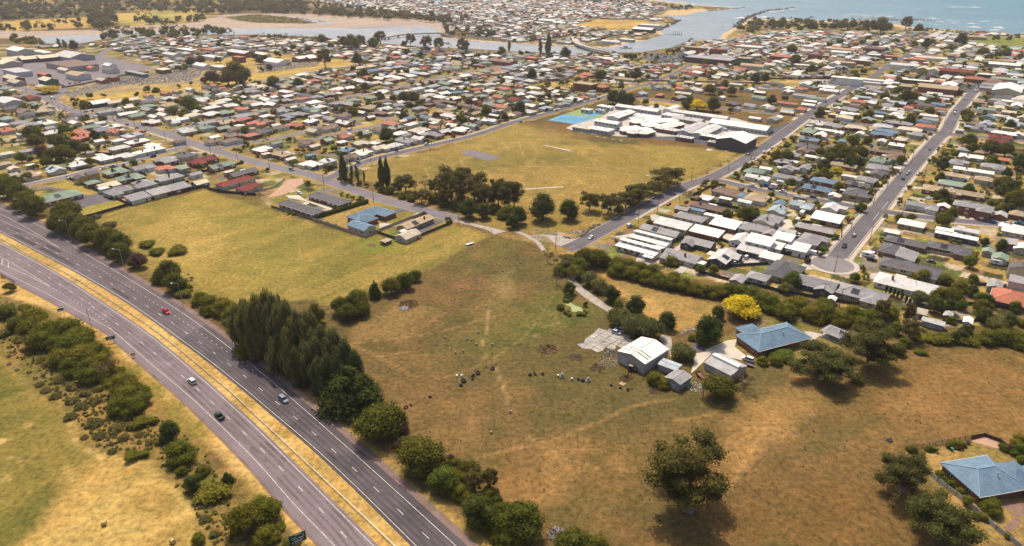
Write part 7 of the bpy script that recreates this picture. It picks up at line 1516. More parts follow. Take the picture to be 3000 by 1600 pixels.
fence('tan block wall', 'right of the charcoal roofs', cgs(8, (1500,1150),(1980,1235)), 1.5, M_ftan)
fence('grey panel fence', 'at the right edge yards', cgs(8, (2300,1140),(2576,1180)), 1.6, M_fgrey)
fence('tan low wall', 'in front of the charcoal brick house', cgs(8, (1120,995),(1340,1010)), 1.0, M_ftan)
fence('low picket fence', 'before the lilac-grey cottage', cgs(8, (1370,745),(1660,785)), .9, M_fgrey, 1.6)
fence('grey paling fence', 'behind the maroon brick house', cgs(12, (2000,320),(2280,345),(2576,390)), 1.6, M_fdark)
fence('dark paling fence', 'along the right back yards', cgs(12, (1560,520),(1950,500),(2150,480),(2250,500)), 1.5, M_fdark)
fence('dark paling fence', 'beside the red hipped house', cgs(12, (2060,120),(2470,150)), 1.6, M_fdark)
fence('low timber fence', 'along the field road corner', cgs(6, (310,290),(430,310)), 1.2, M_fpale)
fence('brown long paling fence', 'along the railway strip', cgs(3, (1400,818),(1900,830),(2576,845)), 1.8, M_fgrey, 4)
fence('brown long paling fence', 'above the railway strip', cgs(4, (0,800),(400,795),(680,800)), 1.8, M_fdark, 4)
fence('long cemetery wall', 'above the graves', cgs(1, (620,890),(880,845),(1180,775),(1500,730)), 1.8, M_fgrey, 4)
fence('dark paling fence', 'in the left estate gardens', cgs(5, (820,100),(940,165),(1130,190)), 1.6, M_fdark)
wire('long bollard fence', 'along the field road', [offset(STREETS['park_left'][0], -5.2)[i] for i in (2, 20, 40, 60, 75)], 3, .8, 0, M_wood, .02, .09)
wire('timber yard fence', 'around the grey gabled shed', cgs(11, (1350,1075),(1520,1160),(1680,1200),(1900,1270)), 2.5, 1.2, 2)
# ------------------------------------------------------------------ guard rails
def guard(label, line, step, mat, h=.75, top=True):
    x0, y0 = line[0]; root = empty('guard_rail', (x0, y0, 0)); mb = MB(); Q = [(p[0]-x0, p[1]-y0) for p in line]; a, b = offset(Q, .06), offset(Q, -.06)
    for i in range(len(Q)-1):
        q = [b[i], b[i+1], a[i+1], a[i]]; mb.prism([(*p, h-.32) for p in q], [(*p, h) for p in q])
    mb.build('beam', mat, root); pm = MB(); pm.box(-.06, .06, -.09, .09, 0, h-.1); me = pm.mesh('post', mat); s = 0; T = length(Q)
    while s < T:
        (x, y), (dx, dy) = at_len(Q, s); ob('post', me, root, (x-dy*.16, y+dx*.16, 0), math.atan2(dy, dx)); s += step
    tag(root, label, 'guard rail')
guard('long steel guard rail down the grassy highway median', RAIL, 4, M_steel)
guard('short dark guard rail at the left edge of the exit ramp', smooth_line([gp(-40, 785), cg(9, 0, 10), cg(9, 60, 45), cg(9, 150, 95)], 3), 2, M_fdark)
guard('steel guard rail beside the on-ramp under the trees', smooth_line(cgs(5, (-40,650),(60,700),(150,760),(260,810)), 3), 3, M_steel)
# ------------------------------------------------------------------ street lights and power poles
def streetlight(px, py, h, side, place):
    x, y = gp(px, py); root = empty('street_light', (x, y, 0))
    part(root, 'pole', M_steel, lambda m: m.tube((0, 0, 0), (0, 0, h), .13, .08, 8))
    part(root, 'arm', M_steel, lambda m: m.tube((0, 0, h-.05), (side*2.6, -.6, h+.5), .07, .05, 6))
    part(root, 'lamp_head', M_lamp, lambda m: m.box(side*2.6-.45, side*2.6+.45, -.8, -.42, h+.40, h+.58))
    reg(root, 'tall steel street light', place, 'street light', 'street lights along the highway')
for b in ((75,636),(207,702),(365,790),(537,896)): streetlight(*b, 11, -1, 'on the tree-row side of the highway')
streetlight(268, 957, 11, 1, 'on the scrub side of the highway')
def polemesh():
    mb = MB(); mb.tube((0, 0, -.2), (0, 0, 9.5), .17, .11, 7); a = mb.mesh('shaft', M_pole); mb = MB(); mb.box(-1.1, 1.1, -.06, .06, 8.9, 9.05)
    for i in (-1, -.4, .4, 1): mb.tube((i, 0, 9.05), (i, 0, 9.25), .05, .04, 5)
    return a, mb.mesh('crossarm', M_pole)
PM = polemesh()
POLES = [(7,[(1805,445),(1950,502),(2172,380),(1685,640),(1460,775),(1270,882),(440,1142),(1560,1340),(2405,240)],'along the street right of the park'), (8,[(865,720),(975,780),(1060,680),(835,925),(1345,802),(182,598),(1020,1062),(1440,275),(1195,532),(1570,412),(1330,390)],'along the cul-de-sac street'), (5,[(2120,180),(2392,242),(1882,112),(1775,150),(1670,50),(1048,300),(1182,305)],'along the main street at left'), (6,[(135,302),(685,522),(1185,665),(2042,885),(1155,242),(1412,172),(1768,82)],'by the park corner streets'),
 (1,[(55,905),(165,948),(288,982),(405,1030),(527,1062),(668,1132),(612,1165),(827,1172),(972,1102),(1155,1272),(1372,1332)],'at the street bend by the cemetery'), (4,[(505,1212),(697,1232),(580,1092),(1945,985),(1775,1240),(1640,1150)],'along the far right streets'), (3,[(1065,920),(370,870),(2110,300),(1420,800)],'by the brick hall'), (11,[(1915,1285)],'below the grey workshop'), (12,[(540,290),(715,345)],'behind the farm hedge'), (8,[(665,1372)],'by the turning circle')]
for tl, l, pl in POLES:
    for p in l:
        x, y = cg(tl, *p); root = empty('power_pole', (x, y, 0), RZC+.2); ob('shaft', PM[0], root); ob('crossarm', PM[1], root)
        reg(root, 'timber power pole', pl, 'power pole', 'timber power poles')
# ------------------------------------------------------------------ signs
def text(root, s, size, x, y, z, mat, rx=math.pi/2, rz=0.0, name='lettering', align='CENTER'):
    cu = bpy.data.curves.new('lettering', 'FONT'); cu.body = s; cu.size = size; cu.align_x = align; cu.align_y = 'CENTER'; cu.extrude = .004
    tmp = bpy.data.objects.new('tmp', cu); C.objects.link(tmp); dg = bpy.context.evaluated_depsgraph_get(); dg.update()
    me = bpy.data.meshes.new_from_object(tmp.evaluated_get(dg)); bpy.data.objects.remove(tmp); me.materials.clear(); me.materials.append(mat)
    o_ = ob(name, me, root, (x, y, z)); o_.rotation_euler = (rx, 0, rz); return o_
def road_sign(px, py, w_, h_, z0, mat, label, rz, back=M_steel, lines=(), fr_=M_white):
    x, y = gp(px, py); root = empty('road_sign', (x, y, 0), rz)
    for s in (-1, 1): part(root, 'post', M_steel, lambda m: m.tube((s*w_*.3, .12, 0), (s*w_*.3, .12, z0+h_), .06, .06, 6))
    pb = part(root, 'sign_panel', mat, lambda m: m.box(-w_/2, w_/2, -.03, .03, z0, z0+h_))
    part(root, 'border', fr_, lambda m: [m.box(a, b, -.045, -.034, c, d) for a, b, c, d in ((-w_/2+.05, w_/2-.05, z0+.05, z0+.11), (-w_/2+.05, w_/2-.05, z0+h_-.11, z0+h_-.05), (-w_/2+.05, -w_/2+.11, z0+.111, z0+h_-.111), (w_/2-.11, w_/2-.05, z0+.111, z0+h_-.111))], pb)
    for s_, sz, tx, tz, mt in lines: text(root, s_, sz, tx, -.05, tz, mt)
    return tag(root, label, 'road sign')
# big direction sign: rows of white place names are only just legible in the photo, so they are plain bars there and here
rs = road_sign(876, 1603, 4.6, 3.3, 1.6, M_green, 'large green direction sign with white lettering beside the highway', .55)
def bars(root, rows, x0, z0):
    for (a, b, z, h_) in rows: part(root, 'lettering', M_white, lambda m: m.box(x0+a, x0+b, -.05, -.036, z0+z, z0+z+h_))
bars(rs, [(-.6, 1.2, 2.75, .26), (-1.6, -.2, 2.1, .14), (-1.4, .1, 1.5, .14), (.3, 1.6, 1.45, .3), (-1.0, 1.5, .85, .16), (-1.6, -1.2, .45, .3), (-.9, 1.2, .45, .16), (1.5, 1.7, 2.0, .5)], 0, 1.6)
rs = road_sign(327, 1004, 3.4, 1.6, 1.4, M_green, 'small green highway sign above the scrub bushes', .5); bars(rs, [(-1.0, 1.1, .95, .22), (-1.2, .6, .45, .2)], 0, 1.4)
rs = road_sign(184, 929, 2.4, 1.5, 2.8, M_white, 'black and white sign on two posts beside the exit lane', .5); part(rs, 'black_band', M_black, lambda m: m.box(-1.1, 1.1, -.06, -.05, 3.5, 4.15))
road_sign(392, 1048, 1.3, 1.3, .9, M_yellow, 'small yellow warning sign by the road edge', .5, fr_=M_black)
road_sign(12, 822, 1.7, 1.9, 1.0, M_yellow, 'yellow warning sign at the left edge of the photo', .4, fr_=M_black)
road_sign(*cr(7, 1998, 345), 2.2, 1.0, .8, M_white, 'small pale sign on the edge of the sports field', -.4)
# ------------------------------------------------------------------ vehicles
def loft(mb, secs, m=0):
    """secs: (x, half width low, half width high, z low, z high)"""
    rows = [[(x, -a, z0), (x, a, z0), (x, b, z1), (x, -b, z1)] for x, a, b, z0, z1 in secs]; n = len(mb.v)
    for r_ in rows: mb.v += r_
    for i in range(len(rows)-1):
        for j in range(4): k = (j+1) % 4; mb.f.append((n+4*i+j, n+4*i+k, n+4*i+4+k, n+4*i+4+j)); mb.m.append(m)
    mb.f.append((n+3, n+2, n+1, n)); mb.m.append(m); e = n+4*(len(rows)-1); mb.f.append((e, e+1, e+2, e+3)); mb.m.append(m)
VT = {}
def vehicle_type(key):
    if key in VT: return VT[key]
    if key == 'suv': Lh, W_, hb, ht = 2.3, .92, 1.0, 1.75; cab = [(-2.15, .86, .80, hb, 1.05), (-1.9, .88, .74, hb, ht-.06), (-.2, .88, .74, hb, ht), (.55, .88, .74, hb, ht-.06), (1.25, .88, .82, hb, 1.04)]; hood = .98
    elif key == 'hatch': Lh, W_, hb, ht = 2.0, .86, .92, 1.48; cab = [(-1.9, .80, .76, hb, .96), (-1.45, .82, .66, hb, ht-.08), (-.2, .82, .68, hb, ht), (.4, .82, .66, hb, ht-.08), (1.15, .82, .76, hb, .96)]; hood = .90
    elif key == 'sedan': Lh, W_, hb, ht = 2.3, .90, .92, 1.45; cab = [(-1.75, .84, .78, hb, .95), (-1.0, .85, .68, hb, ht-.06), (-.2, .85, .68, hb, ht), (.4, .85, .68, hb, ht-.06), (1.15, .85, .78, hb, .95)]; hood = .88
    elif key == 'ute': Lh, W_, hb, ht = 2.55, .92, 1.0, 1.75; cab = [(-.75, .86, .82, hb, 1.04), (-.6, .88, .74, hb, ht-.05), (.1, .88, .74, hb, ht), (.6, .88, .74, hb, ht-.06), (1.3, .88, .82, hb, 1.04)]; hood = .98
    else: Lh, W_, hb, ht = 2.6, .98, 1.25, 2.1; cab = [(-2.5, .93, .88, hb, ht-.1), (-2.4, .93, .88, hb, ht), (1.0, .93, .88, hb, ht), (1.4, .93, .86, hb, ht-.2), (2.0, .93, .86, hb, 1.3)]; hood = 1.2
    body = MB(); loft(body, [(-Lh, W_*.86, W_*.84, .42, hood-.05), (-Lh+.15, W_*.97, W_*.95, .30, hood+.01), (-.4, W_, W_*.97, .28, hb), (1.0, W_, W_*.96, .28, hb-.01), (Lh-.45, W_*.96, W_*.9, .30, hood-.10), (Lh, W_*.80, W_*.74, .40, hood-.28)])
    if key == 'ute':
        body = MB(); loft(body, [(-Lh, W_*.9, W_*.9, .42, .62), (-.8, W_, W_, .3, .64), (-.78, W_, W_*.97, .29, hb), (1.0, W_, W_*.96, .28, hb-.01), (Lh-.45, W_*.96, W_*.9, .30, hood-.10), (Lh, W_*.80, W_*.74, .40, hood-.28)])
        body.box(-Lh, -.82, -W_, -W_+.07, .641, hb); body.box(-Lh, -.82, W_-.07, W_, .641, hb); body.box(-Lh-.002, -Lh+.06, -W_+.071, W_-.071, .641, hb)
    glass = MB(); loft(glass, cab); rf = MB(); i0 = 1; loft(rf, [(c[0]-.02*(1 if i == 1 else 0), c[2]-.02, c[2]-.06, c[4]+.001, c[4]+.05) for i, c in enumerate(cab) if 1 <= i <= 3])
    if key == 'van': rf = MB(); loft(rf, [(-2.55, .96, .92, hb+.02, ht+.02), (.9, .96, .92, hb+.02, ht+.03)])
    wh = MB(); wh.tube((0, -.11, 0), (0, .11, 0), .33, .33, 14); ri = MB(); ri.tube((0, -.125, 0), (0, .125, 0), .20, .20, 10)
    hl = MB(); hl.box(-.06, .06, -.2, .2, -.07, .07)
    VT[key] = dict(body=body, glass=glass, roof=rf, wheel=wh.mesh('wheel', M_rubber, True), rim=ri.mesh('rim', M_steel), lamp=hl.mesh('headlight', M_lamp), tail=hl.mesh('tail_light', M_red), L=Lh, W=W_, hood=hood, ax=Lh*.6, bm=body.mesh('body', [M_black]), gm=glass.mesh('windows', [M_glass]), rm=rf.mesh('roof', [M_black]))
    j = MB()
    for src, mi in ((body, 0), (glass, 1), (rf, 0)):
        n = len(j.v); j.v += src.v; j.f += [tuple(i+n for i in f) for f in src.f]; j.m += [mi]*len(src.f)
    for sx in (-1, 1):
        for sy in (-1, 1): j.tube((sx*Lh*.6, sy*W_*.86-.1, .33), (sx*Lh*.6, sy*W_*.86+.1, .33), .33, .33, 8, 2)
    VT[key]['low'] = j.mesh('car', [M_black, M_glass, M_rubber]); return VT[key]
PAINT = {n: surf('car_paint_'+n, c, .5, .05, 1, spec=.15) for n, c in (('white', (.72, .71, .69)), ('silver', (.45, .46, .48)), ('red', (.50, .02, .03)), ('blue', (.05, .12, .28)), ('black', (.02, .02, .025)), ('grey', (.16, .165, .175)), ('green', (.022, .045, .042)), ('teal', (.02, .25, .30)), ('orange', (.55, .16, .03)), ('maroon', (.16, .02, .03)), ('slate', (.20, .24, .29)))}
VN = {'suv': 'SUV', 'hatch': 'hatchback', 'sedan': 'sedan', 'ute': 'utility truck', 'van': 'van'}
VC = {'suv': 'car', 'hatch': 'car', 'sedan': 'car', 'ute': 'truck', 'van': 'van'}
def objmat(o_, slot, m):
    o_.material_slots[slot].link = 'OBJECT'; o_.material_slots[slot].material = m
def vehicle(key, colour, x, y, rz, place, full=True, z=.13, label=None, group=None):
    t = vehicle_type(key); nm = {'car': 'car', 'truck': 'utility_truck', 'van': 'van'}[VC[key]]
    if not full:
        root = ob(nm, t['low'], None, (x, y, z-.0), rz); objmat(root, 0, PAINT[colour])
    else:
        root = empty(nm, (x, y, z), rz); b = ob('body', t['bm'], root); objmat(b, 0, PAINT[colour]); r_ = ob('roof', t['rm'], root); objmat(r_, 0, PAINT[colour]); ob('windows', t['gm'], root)
        for sx in (-1, 1):
            for sy in (-1, 1): w_ = ob('wheel', t['wheel'], root, (sx*t['ax'], sy*t['W']*.88, .33)); ob('rim', t['rim'], w_)
        for sy in (-1, 1): ob('headlight', t['lamp'], root, (t['L']-.06, sy*t['W']*.55, t['hood']-.34)); ob('tail_light', t['tail'], root, (-t['L']-.005, sy*t['W']*.62, t['hood']-.2))
    if label: tag(root, label, VC[key], group)
    else: reg(root, f'{colour} {VN[key]}', place, VC[key], group or 'parked cars')
    return root
def along(line, x, y):
    i = min(range(len(line)-1), key=lambda k: math.dist(line[k], (x, y))); a, b = line[max(0, i-1)], line[i+1]; return math.atan2(b[1]-a[1], b[0]-a[0])
for key, colr, tl, p, line, sgn, lab in (('ute', 'red', 9, (1670, 385), DR, 0, 'bright red utility truck on the upper highway carriageway'), ('suv', 'white', 9, (1930, 1085), DL, 1, 'white SUV driving on the lower highway carriageway'), ('ute', 'green', 13, (2205, 60), DL, 1, 'dark green utility truck following on the lower carriageway'), ('suv', 'slate', 10, (275, 1268), DR, 0, 'blue-grey SUV on the dark new asphalt carriageway')):
    x, y = cg(tl, *p, .8); an = along(line, x, y)+(math.pi if sgn else 0); vehicle(key, colr, x, y, an, '', True, .125, lab)
PARK = [ # tile, x, y, type, colour, heading a/c, place
 (7,795,1015,'hatch','white','a','at the end of the park street'),(7,1182,895,'suv','white','a','on the park street'),(7,1577,675,'sedan','red','a','on the park street'),(7,2380,175,'sedan','maroon','a','on the park street'),(7,2430,220,'hatch','grey','a','on the park street'),(7,2462,230,'hatch','silver','a','on the park street'),(7,2535,160,'suv','white','a','on the park street'),(7,1345,1205,'suv','white','a','before the white skillion houses'),(7,2360,1215,'suv','white','a','in the new estate drive'),(7,2240,1275,'ute','white','c','in the new estate drive'),(7,2420,495,'ute','white','c','by the corner cottage'),(7,2550,490,'suv','blue','c','by the corner cottage'),(7,2420,722,'hatch','black','c','in the brown brick yard'),(7,1755,658,'hatch','maroon','a','beside the charcoal fence'),
 (8,36,530,'suv','grey','c','before the blue twin houses'),(8,148,553,'ute','white','c','before the blue twin houses'),(8,458,608,'suv','grey','c','on the cross street'),(8,1418,358,'suv','silver','a','parked on the cul-de-sac street'),(8,1400,376,'hatch','silver','a','parked on the cul-de-sac street'),(8,1505,380,'hatch','white','a','parked on the cul-de-sac street'),(8,1360,422,'hatch','blue','a','parked on the cul-de-sac street'),(8,1365,543,'sedan','white','a','parked on the cul-de-sac street'),(8,1627,128,'hatch','slate','a','parked on the cul-de-sac street'),(8,868,992,'hatch','silver','a','above the turning circle'),(8,768,1102,'suv','black','a','above the turning circle'),(8,468,1180,'van','white','c','before the white two-storey house'),(8,1045,1240,'ute','black','c','right of the turning circle'),(8,1015,1180,'van','white','c','right of the turning circle'),(8,1050,1160,'sedan','maroon','c','right of the turning circle'),(8,292,850,'van','white','a','behind the grey brick house'),(8,140,872,'hatch','white','a','behind the grey brick house'),(8,20,645,'suv','white','a','behind the pale blue gables'),(8,1825,770,'van','silver','a','by the brick two-storey house'),(8,2252,860,'suv','blue','c','on the right side street'),(8,2398,872,'sedan','white','c','on the right side street'),(8,2530,870,'ute','teal','c','on the right side street'),(8,1838,530,'hatch','white','c','in the tan house yard'),(8,2008,430,'hatch','white','a','beside the tan roof'),(8,1640,1255,'sedan','grey','c','behind the large charcoal roof'),(8,2420,410,'hatch','silver','c','at the right edge yards'),(8,1000,0,'hatch','white','c','in the upper right yards'),(8,310,990,'sedan','white','a','beside the grey hip roof'),(8,40,115,'hatch','white','a','on the park street'),(8,590,30,'suv','silver','c','behind the charcoal roof'),
 (6,438,570,'hatch','white','c','in the brick unit court'),(6,358,330,'suv','slate','c','on the main street'),(6,1578,72,'sedan','white','c','facing the sports field'),(6,1716,78,'suv','white','a','facing the sports field'),(6,1368,132,'suv','silver','c','facing the sports field'),(6,1408,138,'hatch','blue','c','facing the sports field'),(6,1035,262,'suv','grey','c','by the park corner'),(6,930,238,'sedan','maroon','c','by the park corner'),(5,1040,322,'ute','white','a','on the left close'),(5,1135,302,'ute','teal','a','on the left close'),(5,1540,200,'suv','black','a','on the left close'),(5,1790,40,'sedan','silver','c','on the main street'),(5,685,422,'hatch','white','c','on the left close'),(5,190,425,'sedan','white','c','beside the tan cottage'),(5,1870,390,'hatch','blue','c','by the grey estate roofs'),(5,1925,400,'hatch','orange','c','by the grey estate roofs'),(5,1205,600,'hatch','maroon','c','by the grey estate roofs'),(5,1300,95,'hatch','black','c','by the white estate roofs'),(5,685,325,'suv','black','c','beside the pale blue cottage'),
 (1,980,1155,'van','teal','c','at the street bend'),(1,958,1180,'van','white','a','at the street bend'),(1,1035,1178,'suv','white','c','at the street bend'),(1,858,1122,'sedan','slate','a','at the street bend'),(1,1165,1212,'suv','silver','c','at the street bend'),(1,522,988,'van','white','c','beside the cemetery'),(1,548,995,'hatch','silver','c','beside the cemetery'),(1,228,1232,'sedan','red','a','at the left street'),(1,1880,1252,'sedan','red','a','on the tee street'),(1,1950,1245,'suv','white','a','on the tee street'),(1,570,855,'ute','red','c','in the machinery yard'),(1,605,852,'ute','red','c','in the machinery yard'),(1,700,840,'ute','orange','c','in the machinery yard'),(1,760,835,'ute','orange','c','in the machinery yard'),(1,800,825,'ute','orange','c','in the machinery yard'),(1,635,860,'ute','black','c','in the machinery yard'),(1,545,1285,'sedan','silver','a','below the street bend'),(1,75,850,'suv','white','c','by the works at left'),(1,240,955,'hatch','silver','c','by the works at left'),(1,210,955,'hatch','grey','c','by the works at left'),(1,178,960,'hatch','black','c','by the works at left'),(1,380,1000,'hatch','white','a','at the cemetery corner'),
 (2,945,1305,'van','white','a','on the loop road'),(2,730,1265,'suv','white','a','on the loop road'),(2,680,1272,'suv','black','a','on the loop road'),(2,525,1258,'suv','white','c','on the loop road'),(2,595,1255,'suv','black','c','on the loop road'),(2,690,1222,'hatch','black','a','on the loop road'),(2,1640,1085,'hatch','grey','c','by the brown terraces'),(2,1610,1095,'hatch','black','c','by the brown terraces'),(2,1930,1065,'suv','white','c','by the brown terraces'),(2,1970,1080,'hatch','white','c','by the brown terraces'),(2,2155,1325,'suv','white','a','above the field road'),(2,505,1012,'suv','white','a','on the tee street'),(2,595,1022,'suv','blue','a','on the tee street'),(2,1200,910,'suv','black','a','on the tee street'),
 (3,90,1225,'hatch','teal','a','on the field road'),(3,455,1108,'suv','silver','a','on the field road'),(3,108,1155,'suv','white','a','on the field road'),(3,265,818,'ute','white','a','left of the brick hall'),(3,1428,828,'ute','white','a','beyond the brick hall'),(3,1610,1025,'suv','white','c','behind the school'),(3,875,995,'suv','black','a','above the blue courts'),(3,1265,972,'sedan','red','c','behind the school'),(3,2140,1290,'van','white','c','inside the school'),(3,2150,1310,'van','white','c','inside the school'),
 (4,445,1182,'sedan','white','c','on the far right street'),(4,495,1135,'hatch','black','a','on the far right street'),(4,600,1142,'suv','white','a','on the far right street'),(4,628,1115,'suv','white','a','on the far right street'),(4,868,912,'suv','silver','a','on the far right street'),(4,790,985,'hatch','white','a','on the far right street'),(4,1878,1140,'van','white','a','on the last right street'),(4,1885,1112,'hatch','slate','a','on the last right street'),(4,1985,995,'hatch','white','a','on the last right street'),(4,2060,1008,'hatch','white','a','on the last right street'),(4,1945,1245,'hatch','white','c','beyond the last right street'),(4,2000,1300,'suv','silver','c','beyond the last right street'),(4,2095,920,'van','white','c','by the warehouse'),
 (11,2375,865,'suv','white','c','beside the blue farmhouse'),(11,1085,568,'suv','silver','c','on the cracked concrete'),(11,1050,595,'hatch','silver','c','on the cracked concrete')]
for tl, x, y, key, colr, hd, pl in PARK:
    X_, Y_ = cg(tl, x, y, .7); full = depth(X_, Y_) < 520; vehicle(key, colr, X_, Y_, (RZA if hd == 'a' else RZC)+(math.pi if rng.random() < .5 else 0), pl, full, .10 if True else 0)
# car parks by the railway and shops
cr_ = random.Random(12)
for poly, n, nm in (([(2340,244),(2440,238),(2465,244),(2350,251)], 30, 'in the car park left of the cream hotel'), ([(2585,228),(2800,224),(2820,234),(2600,240)], 42, 'in the long car park before the brick hall'), ([(2810,250),(2880,243),(2905,256),(2850,268)], 22, 'beside the big white warehouse'), ([(1870,172),(1990,160),(2010,180),(1940,186)], 18, 'in the car park by the river'), ([(2415,200),(2450,192),(2500,210),(2460,216)], 20, 'behind the cream gabled hall'), ([(2740,190),(2860,182),(2880,196),(2760,202)], 24, 'behind the long maroon roof')):
    k = 0; used = []
    for _ in range(4000):
        px, py = cr_.uniform(min(p[0] for p in poly), max(p[0] for p in poly)), cr_.uniform(min(p[1] for p in poly), max(p[1] for p in poly))
        if not inpoly(px, py, poly): continue
        x, y = gp(px, py); a, c = to_ac(x, y); a = round(a/5.5)*5.5; c = round(c/2.7)*2.7; x, y = from_ac(a, c)
        if (a, c) in used: continue
        used.append((a, c)); colr = cr_.choice(['white', 'white', 'white', 'silver', 'silver', 'grey', 'black', 'blue', 'red'])
        o_ = vehicle(cr_.choice(['hatch', 'sedan', 'suv']), colr, x, y, RZA, nm, False, .05, f'small {colr} car parked {nm}', f'{colr} cars {nm}'); k += 1
        if k >= n: break
# ------------------------------------------------------------------ farm things
def torus(mb, R_, r_, z, n=18, m=8, ax='z', mi=0, c=(0, 0, 0)):
    b = len(mb.v)
    for i in range(n):
        a = 2*math.pi*i/n
        for j in range(m):
            q = 2*math.pi*j/m; d = R_+r_*math.cos(q); h = r_*1.1*math.sin(q)
            p = (d*math.cos(a), d*math.sin(a), h) if ax == 'z' else (d*math.cos(a), h, d*math.sin(a))
            mb.v.append((p[0]+c[0], p[1]+c[1], p[2]+c[2]+z))
    for i in range(n):
        for j in range(m): mb.f.append((b+i*m+j, b+(i+1) % n*m+j, b+(i+1) % n*m+(j+1) % m, b+i*m+(j+1) % m)); mb.m.append(mi)
TY = {}
def tyre(x, y, R_, lean, place, stack=1):
    k = round(R_, 1)
    if k not in TY: mb = MB(); torus(mb, R_*.70, R_*.30, R_*.32); TY[k] = mb.mesh('tyre', M_rubber, True)
    for s in range(stack):
        o_ = ob('tyre', TY[k], None, (x+.06*s, y, s*R_*.6+(R_*.25 if lean else 0)), 0); o_.rotation_euler = (lean, 0, x); reg(o_, 'large black tractor tyre' if R_ > .6 else 'old black tyre', place, 'tyre', 'old tyres in the paddock', px_of(x, y)[0]+s*.1)
for tl, l in ((10, [(2385,968,.9,.5),(2235,1015,.95,.4),(2185,1040,.8,.3),(2180,1072,.6,0),(2088,1095,1.0,.35),(2063,1135,.75,0),(1752,1250,.65,0)]),):
    for x, y, r_, le in l: tyre(*cg(tl, x, y), r_, le, 'along the centre fence line')
for x, y, r_, le in ((1557,1335,.65,1.1),(1505,1360,.8,1.1)): tyre(*cg(10, x, y), r_, le, 'below the cypress')
for x, y, r_, le in ((182,1030,.75,0),(226,1022,.85,.9),(308,1022,.7,.2),(668,1075,.7,0),(712,1088,.75,0),(998,1135,.6,0),(1090,1160,.55,0),(1165,1170,.5,0),(1165,1188,.5,0),(1205,1170,.4,0)): tyre(*cg(11, x, y), r_, le, 'in the tyre row below the shed')
for x, y in ((503,1048),(765,1090)):
    X_, Y_ = cg(11, x, y); root = empty('planter_stack', (X_, Y_, 0))
    for i, (r_, z) in enumerate(((.95, 0), (.72, .5), (.5, 1.0))):
        mb = MB(); torus(mb, r_*.7, r_*.3, z+.25); mb.build('painted_tyre', surf('faded_paint', (.30, .28, .25), .9, .2, 2), root, smooth=True)
    part(root, 'pot', M_stone, lambda m: m.tube((0, 0, 1.3), (0, 0, 1.8), .25, .32, 8)); reg(root, 'stack of pale painted tyres', 'in the tyre row', 'planter', 'painted tyre stacks')
for x, y, mt, nm, lab in ((2022,1048,M_white,'drum','white drum standing by the fence line, left one'),(2070,1045,M_white,'drum','white drum standing by the fence line, right one'),(463,1045,M_yellow,'drum','yellow drum in the tyre row'),(602,1078,M_stone,'trough','small pale trough in the tyre row')):
    tl = 10 if x > 1000 else 11; X_, Y_ = cg(tl, x, y); root = empty(nm, (X_, Y_, 0)); part(root, 'shell', mt, lambda m: m.tube((0, 0, 0), (0, 0, .9), .4, .4, 12)); part(root, 'rim', M_steel, lambda m: m.tube((0, 0, .9), (0, 0, .96), .43, .43, 12)); tag(root, lab, nm)
X_, Y_ = cg(11, 1110, 1120); root = empty('trough', (X_, Y_, 0), RZC); part(root, 'slab', PAL['paver'], lambda m: m.box(-1.0, 1.0, -.9, .9, 0, .3)); part(root, 'leg', M_wood, lambda m: m.box(-.9, .9, -.8, .8, -.1, -.01)); tag(root, 'square pink slab lying among the tyres', 'slab')
X_, Y_ = cg(15, 1775, 1020); root = empty('pallet_sheet', (X_, Y_, 0), RZC+.15)
for i in range(7): part(root, 'board', M_wood, lambda m: m.box(-1.5+i*.43, -1.5+i*.43+.39, -1.3, 1.3, .18, .24))
for j in (-1, 0, 1): part(root, 'bearer', M_wood, lambda m: m.box(-1.5, 1.45, j*1.1-.08, j*1.1+.08, 0, .179))
tag(root, 'weathered grey board platform in the shade of the lone gum', 'platform')
# hay bales
for (tl, x, y, rz, lab) in ((13, 1045, 1145, .35, 'round hay bale in the middle of the mown field'), (13, 1735, 1325, -.5, 'round hay bale at the bottom edge by the scrub')):
    X_, Y_ = cg(tl, x, y, .6); root = empty('hay_bale', (X_, Y_, 0), rz)
    def bale(m):
        n = 22; m.prism([(-.62, .65*math.cos(2*math.pi*i/n), .65+.65*math.sin(2*math.pi*i/n)) for i in range(n)], [(.62, .65*math.cos(2*math.pi*i/n), .65+.65*math.sin(2*math.pi*i/n)) for i in range(n)])
    part(root, 'bale', M_hay, bale)
    for k in (-.4, 0, .4):
        def band(m, k=k): torus(m, .655, .012, 0, 22, 4)
        mb = MB(); band(mb); o_ = mb.build('twine', M_wood, root, (k, 0, .65)); o_.rotation_euler = (0, math.pi/2, 0)
    tag(root, lab, 'hay bale', 'round hay bales')
# sheep: one skinned body
sv = [(0, 0, .62), (.32, 0, .64), (-.36, 0, .63), (.52, 0, .80), (.66, 0, .92), (.84, 0, .84), (.30, .14, .40), (.30, .14, .04), (.30, -.14, .40), (.30, -.14, .04), (-.34, .15, .42), (-.40, .15, .22), (-.36, .15, .03), (-.34, -.15, .42), (-.40, -.15, .22), (-.36, -.15, .03), (-.54, 0, .62), (.64, .12, .96), (.64, -.12, .96)]
se = [(0, 1), (0, 2), (1, 3), (3, 4), (4, 5), (1, 6), (6, 7), (1, 8), (8, 9), (2, 10), (10, 11), (11, 12), (2, 13), (13, 14), (14, 15), (2, 16), (4, 17), (4, 18)]
sr_ = [.27, .25, .26, .15, .11, .06, .09, .04, .09, .04, .11, .06, .04, .11, .06, .04, .06, .025, .025]
me = bpy.data.meshes.new('sheep'); me.from_pydata(sv, se, []); tmp = bpy.data.objects.new('tmp', me); C.objects.link(tmp)
sm = tmp.modifiers.new('s', 'SKIN'); sk = me.skin_vertices[0].data if me.skin_vertices else None
